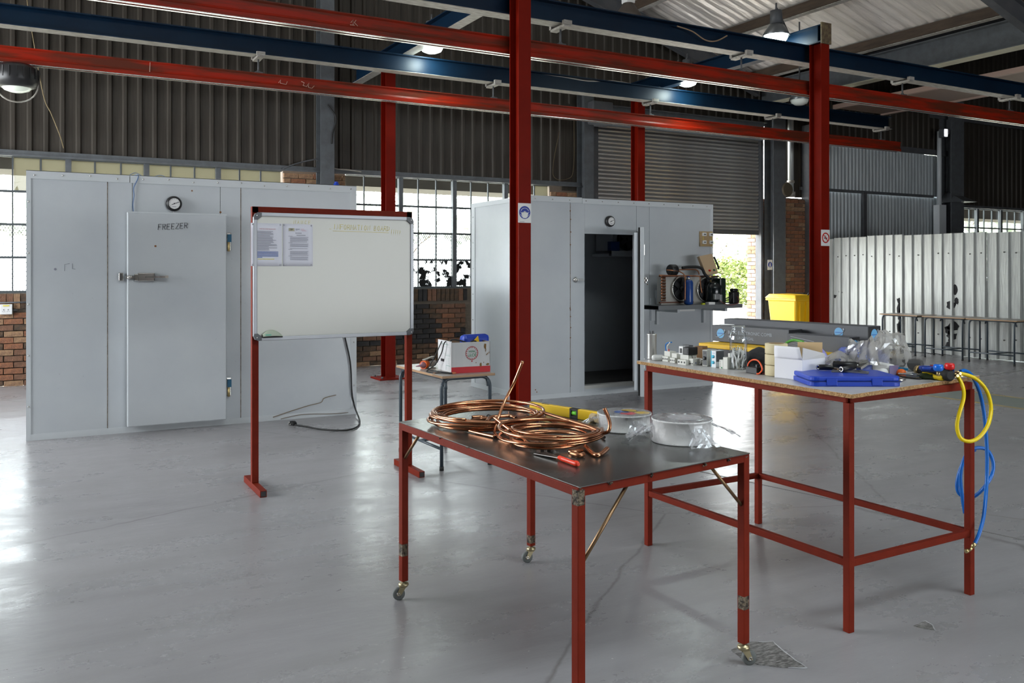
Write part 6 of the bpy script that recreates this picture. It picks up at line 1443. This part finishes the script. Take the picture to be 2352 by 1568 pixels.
# ---- small white carton with raised flap
a0, a1 = B1(1779, 867), B1(1843, 874); d1 = (a1 - a0); W_ = d1.length; ca = math.atan2(d1.y, d1.x); t = thing('white_carton', 'small open white carton with its flap raised on the bench', 'box', a0, ca); A = lambda: MB().at(a0, ca)
cw = mat('plain_white_card', (.72, .72, .76), .7); H_ = .092; D_ = .19; w2 = .0025
A().box(0, W_, 0, w2, 0, H_).build('front_side', cw, t); A().box(W_ - w2, W_, w2, D_, 0, H_).build('end_side', cw, t); A().box(0, w2, w2, D_, 0, H_).build('end_side', cw, t); A().box(0, W_, D_ - w2, D_, 0, H_).build('back_side', cw, t); A().box(0, W_, 0, D_, 0, w2).build('bottom', cw, t)
A().grid(lambda u, v: (W_ * (u * (1 - .10 * v) + (-.00 if v < .5 else 0)), -.012 * v + .01 * v * v, H_ + .058 * v), 6, 5).build('front_flap', cw, t, recalc=False, solid=.002)
A().add([(W_, .0, H_), (W_, D_, H_ - .0), (W_ + .0, D_ * .98, H_ + .02), (W_ - .01, .02, H_ + .055), (W_ - .002, .0, H_), (W_ - .002, D_, H_), (W_ - .002, D_ * .98, H_ + .02), (W_ - .012, .02, H_ + .055)], [(0, 1, 2, 3), (7, 6, 5, 4), (0, 4, 5, 1), (1, 5, 6, 2), (2, 6, 7, 3), (3, 7, 4, 0)]).build('side_flap', mat('inner_grey_card', (.55, .54, .54), .8), t)
qa = B1(1853, 868); o = MB().add([PD(1832, 785, 4.15), PD(1889, 786, 4.1), PD(1889, 855, 4.1), PD(1832, 855, 4.15), PD(1832, 785, 4.153), PD(1889, 786, 4.103), PD(1889, 855, 4.103), PD(1832, 855, 4.153)], [(0, 1, 2, 3), (7, 6, 5, 4), (0, 4, 5, 1), (1, 5, 6, 2), (2, 6, 7, 3), (3, 7, 4, 0)]).build('beige_card', mat('beige_card_sheet', (.62, .44, .24), .7)); tag(o, 'upright beige card behind the white carton', 'card')
# ---- long black cartons with planet emblem
bcm = mat('charcoal_carton', (.055, .058, .068), .5, var=(3, (.075, .08, .09), .4)); bce = mat('black_carton_end', (.018, .018, .02), .5); orb = mat('pale_blue_emblem', (.13, .36, .62), .5); grp = mat('grey_emblem_print', (.30, .34, .40), .5)
ylw = mat('yellow_case', (.75, .45, .01), .45)
def planet(t, M, r):
    mb = MB(); mb.M = M; mb.lathe([(r, 0), (r, .0006)], 24, (0, 0, 0)); mb.build('planet_emblem', orb, t)
    mb = MB(); mb.M = M @ Matrix.Rotation(R(28), 4, 'Z'); mb.tube([(r * 1.45 * math.cos(a), r * .45 * math.sin(a), .0012) for a in [R(150) + R(240) * i / 18 for i in range(19)]], r * .07, 4); mb.box(r * 1.15, r * 1.5, -r * .08, r * .28, .0004, .001).build('planet_ring', grp, t)
    mb = MB(); mb.M = M; mb.box(-r * .8, r * .8, -r * .05, r * .07, .0012, .0016).build('emblem_text', ink_blue, t)
yc = thing('yellow_case', 'long yellow case lying under the black cartons', 'case', B1(1620, 808))
e0, e1 = B1(1618, 815, .0), B1(1790, 842); ed = (e1 - e0).normalized(); ea = math.atan2(ed.y, ed.x)
e0 = Vector((3.42, 3.93, HZ_)); e1 = Vector((3.50, 3.10, HZ_)); ed = (e1 - e0).normalized(); ea = math.atan2(ed.y, ed.x)
MB().at(e0, ea).box(0, .84, 0, .18, .05, .075).build('lid', ylw, yc, bevel=.004); MB().at(e0, ea).box(.005, .835, .004, .176, 0, .05).build('tray', black_p, yc)
def long_carton(p0, ang_, L_, w, h, z, label, em):
    t = thing('long_carton', label, 'box', (p0.x, p0.y, z), ang_); M0 = Matrix.Translation((p0.x, p0.y, z)) @ Matrix.Rotation(ang_, 4, 'Z')
    MB().at((p0.x, p0.y, z), ang_).box(0, L_, 0, w, 0, h).build('carton', bcm, t, bevel=.002); MB().at((p0.x, p0.y, z), ang_).box(L_ - .0, L_ + .001, .002, w - .002, .002, h - .002).build('end_face', bce, t)
    return t, M0
pA = Vector((3.56, 3.97, 0)); aA = math.atan2(-.78, .10)
t, M0 = long_carton(pA, aA, .54, .12, .095, HZ_ + .078, 'front charcoal carton with planet emblem and pale lettering', 1)
planet(t, M0 @ Matrix.Translation((.065, -.0008, .048)) @ FACE_Y, .028); pen_at = M0 @ Vector((.05, .02, .0995))
text_part('BLDC ELECTRONIC COMB', .026, M0 @ Matrix.Translation((.12, -.0008, .058)) @ FACE_Y, grp, t, 'carton_lettering', 'LEFT'); text_part('TYPE: UNIVERSAL', .024, M0 @ Matrix.Translation((.12, -.0008, .028)) @ FACE_Y, grp, t, 'carton_lettering', 'LEFT')
pB = Vector((3.70, 4.02, 0)); aB = math.atan2(-.9, .12)
t, M0 = long_carton(pB, aB, .95, .12, .10, HZ_ + .105, 'rear and longest charcoal carton with planet emblem on its black end', 1)
planet(t, M0 @ Matrix.Translation((.952, .055, .055)) @ Matrix.Rotation(R(90), 4, 'Z') @ FACE_Y, .030); planet(t, M0 @ Matrix.Translation((.78, -.0008, .06)) @ FACE_Y, .026)
o = MB().at((pB.x, pB.y, HZ_), aB).box(.02, .93, .0, .12, .0, .104).build('black_foam_slab', black_r); tag(o, 'dark slab supporting the rear charcoal carton', 'slab')
pC = Vector((3.58, 3.40, 0)); t, M0 = long_carton(pC, math.atan2(-.62, .12), .36, .10, .085, HZ_ + .072, 'shorter black carton with fine grey stripes in front of the rear one', 1)
sg_ = MB(); sg_.M = M0 @ FACE_Y
for k in range(5): sg_.add([(.02 + .004 * k, .07 - k * .012, .0008), (.16, .05 - k * .010, .0008), (.16, .052 - k * .010, .0008), (.02, .072 - k * .012, .0008)], [(0, 1, 2, 3)])
sg_.build('grey_stripes', grp, t, kind='stuff'); planet(t, M0 @ Matrix.Translation((.362, .05, .045)) @ Matrix.Rotation(R(90), 4, 'Z') @ FACE_Y, .024)
o = MB().at((pC.x, pC.y, HZ_), math.atan2(-.62, .12)).box(.0, .34, .005, .095, .0, .071).build('dark_pad', black_r); tag(o, 'dark pad under the striped black carton', 'pad')
q = pen_at; o = MB().cyl(q, q + Vector((.03, -.08, 0)), .0042, 8).build('marker_pen', white_p); tag(o, 'white pen on the black cartons', 'pen')
# ---- soft bags: crumpled forms
def crumple(name, label, cat, c, rx, ry, h, m, seed, nu=26, nv=16, amp=.25, peak=None, rz=0, parent_cat=None, flat=False):
    t = thing(name, label, cat, c, rz)
    def fn(u, v):
        a = 2 * math.pi * u; k = math.sin(v * math.pi / 2)
        n_ = 1 + amp * noise.noise(Vector((math.cos(a) * 1.6 + seed, math.sin(a) * 1.6, v * 3))) + amp * .35 * noise.noise(Vector((math.cos(a) * 5 + seed, math.sin(a) * 5, v * 7)))
        x = rx * (1 - k ** 2.2) ** .55 * math.cos(a) * n_ if k < 1 else 0; y = ry * (1 - k ** 2.2) ** .55 * math.sin(a) * n_ if k < 1 else 0
        z = h * k * (1 + amp * .8 * noise.noise(Vector((x * 14 + seed, y * 14, 2))))
        if peak: x += peak[0] * k * k; y += peak[1] * k * k
        return Vector((c.x, c.y, c.z)) + Matrix.Rotation(rz, 3, 'Z') @ Vector((x, y, max(.001, z)))
    MB().grid(fn, nu, nv, smooth=not flat).build('skin', m, t, recalc=False)
    return t
pbag = mat('translucent_blue_bag', (.10, .14, .42), .25, var=(9, (.18, .22, .50), .5), spec=.8, bump=(14, .6))
crumple('black_cloth_bag', 'black cloth pouch slumped behind the adaptor', 'bag', Vector((3.30, 3.27, HZ_)), .13, .10, .10, mat('black_cloth', (.02, .02, .022), .85, bump=(30, .5)), 2.2, peak=(.0, .02))
crumple('grey_cloth', 'dark grey folded cloth beside the adaptor', 'cloth', Vector((3.26, 3.10, HZ_)), .12, .06, .05, mat('dark_grey_cloth', (.05, .052, .06), .85, bump=(30, .5)), 5.2)
crumple('blue_plastic_bag', 'blue plastic bag lying behind the beige card', 'bag', Vector((3.66, 2.98, HZ_)), .16, .11, .135, pbag, 7.7, flat=True)
pbg = crumple('purple_sleeve_bag', 'lilac plastic sleeve behind the masking tape', 'bag', Vector((3.46, 3.13, HZ_)), .08, .10, .125, mat('lilac_plastic', (.30, .28, .60), .3, spec=.8, bump=(14, .5)), 3.1, flat=True)
MB().tube(smooth_path([PD(1803, 792, 4.35), PD(1810, 785, 4.35), PD(1825, 781, 4.3), PD(1845, 785, 4.25)]), .007, 8).build('green_strap', mat('green_strap_plastic', (.08, .30, .04), .4), pbg, label='green plastic loop')
clear_b = thin('crinkled_clear_bag', (.90, .90, .89), .25, .12, dirt=((.66, .64, .60), 20, .40, .50))
t = crumple('clear_bag', 'crumpled clear plastic bag standing up behind the blue case', 'bag', Vector((3.74, 2.88, HZ_)), .13, .09, .19, clear_b, 4.4, nu=22, nv=10, amp=.55, flat=True)
def spike(u, v):
    p0_ = PD(1945, 838, 4.2); w = lerp(PD(1925, 840, 4.3), PD(2022, 838, 4.1), u); tp = lerp(PD(1948, 778, 4.25), PD(2008, 766, 4.15), u) + Vector((0, 0, -.02 + .05 * noise.noise(Vector((u * 4, 0, 3)))))
    p = lerp(w, tp, v); f = .035 * noise.noise(Vector((u * 7, v * 2.5, 9))); return p + Vector((CF[0] * f, CF[1] * f, 0))
MB().grid(spike, 14, 8, smooth=False).build('stiff_fold', clear_b, t, recalc=False, solid=.001)
crumple('flat_film', 'sheet of clear film lying between the carton and the tools', 'film', Vector((3.46, 2.95, HZ_)), .12, .10, .09, clear_b, 8.4, nu=18, nv=8, amp=.5, flat=True)
o = MB().at(B1(1962, 846), R(-30)).box(-.07, .10, -.03, .07, 0, .006).build('white_leaflet', paper); tag(o, 'white folded leaflet under the clear bag', 'paper')
# ---- blue tool case
q0 = B1(1868, 888); q1 = B1(2064, 888); q0 = Vector((2.94, 2.642, HZ_)); q1 = Vector((3.262, 2.462, HZ_)); cd = (q1 - q0).normalized(); ca = math.atan2(cd.y, cd.x); CL = (q1 - q0).length
t = thing('blue_tool_case', 'flat royal blue plastic tool case on the bench front corner', 'case', q0, ca)
def rrect(x0, x1, y0, y1, r, n=5):
    p = []
    for cx, cyy, a0_ in ((x1 - r, y1 - r, 0), (x0 + r, y1 - r, 90), (x0 + r, y0 + r, 180), (x1 - r, y0 + r, 270)):
        for i in range(n + 1): a = R(a0_ + 90 * i / n); p.append((cx + r * math.cos(a), cyy + r * math.sin(a)))
    return p
MB().at(q0, ca).prism(rrect(-.012, CL + .012, 0, .27, .035), 0.0, .020).build('base_shell', blue_pl, t, bevel=.003)
MB().at(q0, ca).prism(rrect(-.010, CL + .010, .002, .268, .035), .0215, .043).build('lid_shell', blue_pl, t, bevel=.006)
for xx in (.055, CL - .12): MB().at(q0, ca).box(xx, xx + .045, -.004, .004, .006, .034).build('latch', blue_pl, t, bevel=.002)
MB().at(q0, ca).box(-.008, CL + .008, .0005, .2, .0195, .022).build('seam', mat('dark_blue_seam', (.005, .02, .15), .5), t)
CT = HZ_ + .0435
# ---- black handled riveter/wrenches on the case
def PC(x, y, up=0.0): return PZ(x, y, CT + up)
t = thing('flaring_tool', 'black handled chrome flaring tool lying on the blue case, nearer one', 'tool', PC(1930, 846))
MB().tube([PC(1932, 848, .014), PC(1950, 845, .014), PC(1962, 842, .016)], .012, 14, rads=[.0125, .013, .010]).build('handle', black_p, t); MB().lathe([(.013, 0), (.012, -.002), (.008, -.002), (.006, 0)], 16, PC(1932, 848, .014), axis='x').build('end_ring', chrome, t)
MB().tube([PC(1962, 842, .016), PC(1978, 836, .02), PC(1986, 832, .022)], .007, 10).bar(PC(1972, 846, .012), PC(1990, 834, .02), .02, .012).build('head', chrome, t)
t = thing('deburring_tool', 'black handled tool pointing left on the blue case', 'tool', PC(1885, 842))
MB().tube([PC(1880, 843, .016), PC(1898, 843, .016), PC(1914, 845, .014)], .012, 14, rads=[.0125, .013, .009]).build('handle', black_p, t); MB().lathe([(.013, 0), (.012, -.003), (.006, -.003), (.005, 0)], 16, PC(1880, 843, .016), axis='x').build('end_ring', chrome, t); MB().bar(PC(1914, 846, .01), PC(1936, 850, .006), .014, .006).build('blade', brm, t)
t = thing('pipe_cutter', 'large black and chrome pipe cutter behind the blue case', 'tool', PC(1930, 836))
MB().tube([PC(1916, 836, .022), PC(1940, 838, .022), PC(1966, 838, .022)], .016, 14).build('barrel', black_p, t); MB().lathe([(.0168, -.004), (.0168, .004)], 16, PC(1926, 836, .022), axis='x').build('ring', dark_steel, t); MB().bar(PC(1966, 836, .024), PC(1986, 830, .028), .03, .018).tube([PC(1984, 830, .03), PC(1989, 834, .022), PC(1984, 842, .01)], .006, 8).build('jaw', chrome, t)
t = thing('pliers', 'thin dark pliers lying flat on the blue case', 'tool', PC(1950, 854))
MB().bar(PC(1910, 853, .004), PC(1975, 852, .005), .007, .006).bar(PC(1912, 850, .006), PC(1995, 857, .004), .007, .006).bar(PC(1975, 852, .005), PC(1993, 855, .005), .014, .008).build('jaws', dark_steel, t)
# ---- white plastic bottles / chargers
t = thing('white_bottle', 'white plastic bottle lying on its side with lilac base', 'bottle', B1(2030, 850)); b0_, b1_ = B1(2012, 842, .035), B1(2052, 850, .03)
MB().bar(b0_, b1_, .055, .05).build('body', white_p, t, bevel=.016); MB().bar(b1_, b1_ + (b1_ - b0_).normalized() * .004, .05, .045).build('base', mat('lilac_base', (.30, .26, .45), .4), t)
t = thing('white_nozzle', 'round white nozzle cap in front of the white bottle', 'cap', B1(2020, 856)); MB().ball(B1(2028, 855, .02), .03, .02, .02).lathe([(.017, 0), (.016, .014)], 16, B1(2014, 856, .016), axis='x').build('body', white_p, t)
# ---- meter in yellow and grey
o = MB().at(Vector((3.86, 2.98, HZ_)), R(-62)).box(-.10, .14, -.05, .05, 0, .045).build('yellow_block', ylw, bevel=.006); tag(o, 'yellow case edge showing behind the white bottle', 'case')
t = thing('grey_instrument', 'grey rounded instrument lying right of the clear bag', 'instrument', B1(2065, 846)); MB().at(Vector((3.80, 2.86, HZ_)), R(-52)).box(-.06, .10, -.05, .04, 0.002, .058).build('body', mat('dark_grey_instrument', (.07, .07, .07), .35), t, bevel=.016)
o = MB().ball(B1(2070, 856, .018), .022, .022, .019).build('orange_ball', mat('orange_rubber', (.85, .16, .02), .5)); tag(o, 'small orange rubber ball beside the white bottle', 'ball')
o = MB().bar(B1(2062, 845, .035), B1(2085, 848, .03), .02, .01).build('cyan_clip', mat('cyan_clip_plastic', (.02, .25, .50), .4)); tag(o, 'cyan clip above the orange ball', 'clip')
q = B1(2100, 852); o = MB()
for k in range(5): o.cyl(q + Vector((rnd.uniform(-.04, .03), rnd.uniform(-.03, .03), .012 + .01 * rnd.random())), q + Vector((rnd.uniform(-.02, .05), rnd.uniform(-.03, .03), .02)), .008, 8)
o = o.build('tube_fittings', chrome); tag(o, 'loose chrome fittings left of the manifold gauge', 'fittings', kind='stuff')
# blister pack
t = thing('blister_pack', 'clear blister pack with dark card lying near the bench edge', 'pack', B1(2085, 868)); MB().add([B1(2050, 862, .004), B1(2115, 870, .003), B1(2128, 862, .008), B1(2066, 855, .010), B1(2050, 862, .006), B1(2115, 870, .005), B1(2128, 862, .010), B1(2066, 855, .012)], [(0, 1, 2, 3), (7, 6, 5, 4), (0, 4, 5, 1), (1, 5, 6, 2), (2, 6, 7, 3), (3, 7, 4, 0)]).build('card', mat('dark_pack_card', (.06, .055, .05), .4), t)
MB().bar(B1(2070, 858, .02), B1(2108, 863, .018), .03, .012).build('blister', glass, t); MB().tube([B1(2066, 868, .01), B1(2078, 871, .008), B1(2066, 874, .006)], .006, 6).build('foil_scrap', bright_steel, t)
# ---- screwdrivers
def driver(a, b, label, m1, m2, r=.014, blade=True):
    t = thing('screwdriver', label, 'screwdriver', a); 
    MB().tube([a, lerp(a, b, .12), lerp(a, b, .4), lerp(a, b, .62), lerp(a, b, .85), b], r, 12, rads=[r * .55, r, r * 1.05, r * .75, r, r * .7]).build('handle', m1, t)
    MB().tube([lerp(a, b, .15) + Vector((0, 0, r * .75)), lerp(a, b, .5) + Vector((0, 0, r * .78)), lerp(a, b, .8) + Vector((0, 0, r * .6))], r * .4, 8).build('grip_inlay', m2, t)
    if blade: d = (a - b).normalized(); MB().cyl(a, a + d * .09, .0032, 8).build('blade', bright_steel, t)
    return t
dyel = mat('screwdriver_yellow', (.80, .58, .01), .4)
driver(B1(2128, 862, .014), B1(2167, 868, .014), 'yellow handled screwdriver nearest the bench edge', dyel, black_r)
driver(B1(2112, 862, .016), B1(2152, 866, .012), 'dark green and yellow screwdriver behind the yellow one', mat('dark_green_grip', (.04, .06, .02), .5), dyel, .015)
# ---- manifold gauge set
mg = thing('manifold_gauge', 'manifold gauge with blue and red knobs and black boots at the bench corner', 'gauge set', B1(2150, 858))
m0, m1 = B1(2110, 850, .025), B1(2184, 862, .028); md = (m1 - m0).normalized()
MB().tube([m0 + md * .02, m0 + md * .06, m1 - md * .01, m1], .03, 18, rads=[.020, .026, .028, .018]).build('black_boot', black_r, mg)
MB().cyl(m0 - md * .005, m0 + md * .022, .024, 18).build('brass_band', MATS['brass'], mg)
MB().bar(B1(2115, 846, .05), B1(2192, 852, .045), .03, .02).build('blue_body', mat('navy_anodised', (.01, .03, .18), .35, .4), mg, bevel=.004)
for (x, y, m_, nm) in ((2155, 843, mat('blue_knob', (.01, .14, .62), .3), 'blue_knob'), (2181, 840, mat('red_knob', (.62, .015, .015), .3), 'red_knob')):
    c = B1(x, y + 9, .052); k = MB().lathe([(.012, 0), (.018, .003), (.0215, .008), (.0215, .024), (.018, .030), (.001, .030)], 10, c); k.build(nm, m_, mg, bevel=.0015)
    MB().cyl(c - Vector((0, 0, .022)), c, .008, 10).build('valve_stem', MATS['brass'], mg)
for (x, y, m_, r_) in ((2128, 842, mat('blue_dial_case', (.02, .06, .35), .3), .032), (2150, 840, mat('maroon_dial_case', (.25, .02, .03), .3), .028)):
    c = B1(x, y + 6, .046); g = MB().lathe([(r_, 0), (r_, .012), (r_ * .9, .014), (r_ * .88, .011)], 24, c).build('gauge', m_, mg); MB().lathe([(r_ * .86, .010), (r_ * .86, .011)], 20, c).build('gauge_dial', white_p, g)
for k, (x, y) in enumerate(((2196, 852), (2190, 857), (2200, 856))):
    a = B1(x, y + 4, .035 - .008 * k); MB().cyl(a - md * .02, a, .007, 8).cyl(a, a + md * .016, .0095, 6).cyl(a + md * .016, a + md * .03, .007, 8).build('brass_fitting', MATS['brass'], mg)
hy_ = mat('yellow_hose_rubber', (.82, .60, .0), .35); hb_ = mat('blue_hose_rubber', (.005, .13, .50), .32)
De = 3.97
hs = thing('charging_hose', 'yellow charging hose looping over the right bench corner', 'hose', PD(2200, 860, De))
MB().tube(smooth_path([PD(2192, 857, De - .02), PD(2202, 868, De - .03), PD(2212, 890, De - .06), PD(2213, 915, De - .08), PD(2203, 950, De - .1), PD(2198, 975, De - .1), PD(2202, 998, De - .1), PD(2212, 1010, De - .1), PD(2230, 1013, De - .1), PD(2250, 1003, De - .08), PD(2268, 978, De - .06), PD(2276, 945, De - .02), PD(2272, 912, De), PD(2258, 885, De + .01), PD(2235, 866, De + .01), PD(2205, 857, De + .01)], 8), .0085, 10).build('hose', hy_, hs)
hs = thing('charging_hose', 'blue charging hose hanging in loops behind the right bench leg', 'hose', PD(2215, 853, De + .05))
hw = De + .18
MB().tube(smooth_path([PD(2206, 853, De + .03), PD(2216, 851, De + .05), PD(2232, 862, De + .08), PD(2248, 895, De + .12), PD(2257, 930, hw - .04), PD(2263, 975, hw - .04), PD(2267, 1040, hw - .04), PD(2266, 1110, hw - .05), PD(2260, 1180, hw - .12), PD(2250, 1222, hw - .16), PD(2238, 1250, hw - .18)], 8), .0085, 10).build('hose', hb_, hs)
MB().tube(smooth_path([PD(2216, 1178, hw), PD(2210, 1140, hw), PD(2206, 1095, hw), PD(2212, 1060, hw), PD(2228, 1035, hw), PD(2250, 1028, hw + .01), PD(2270, 1036, hw + .01), PD(2281, 1062, hw), PD(2278, 1090, hw - .01), PD(2262, 1117, hw - .03), PD(2240, 1138, hw), PD(2220, 1142, hw + .03), PD(2203, 1133, hw + .03), PD(2198, 1112, hw + .03), PD(2205, 1080, hw + .03), PD(2222, 1045, hw + .03), PD(2240, 1032, hw + .03)], 8), .0085, 10).build('hose_loop', hb_, hs)
fb = PD(2236, 1252, hw - .18); MB().cyl(PD(2240, 1247, hw - .18), PD(2233, 1256, hw - .18), .009, 8).tube([PD(2233, 1256, hw - .18), PD(2229, 1262, hw - .18), PD(2220, 1265, hw - .18)], .006, 8).cyl(PD(2224, 1264, hw - .18), PD(2217, 1266, hw - .18), .010, 6).build('brass_end', MATS['brass'], hs)
# brown carton etc. on the floor beyond the cold room
q = PZ(1700, 815);
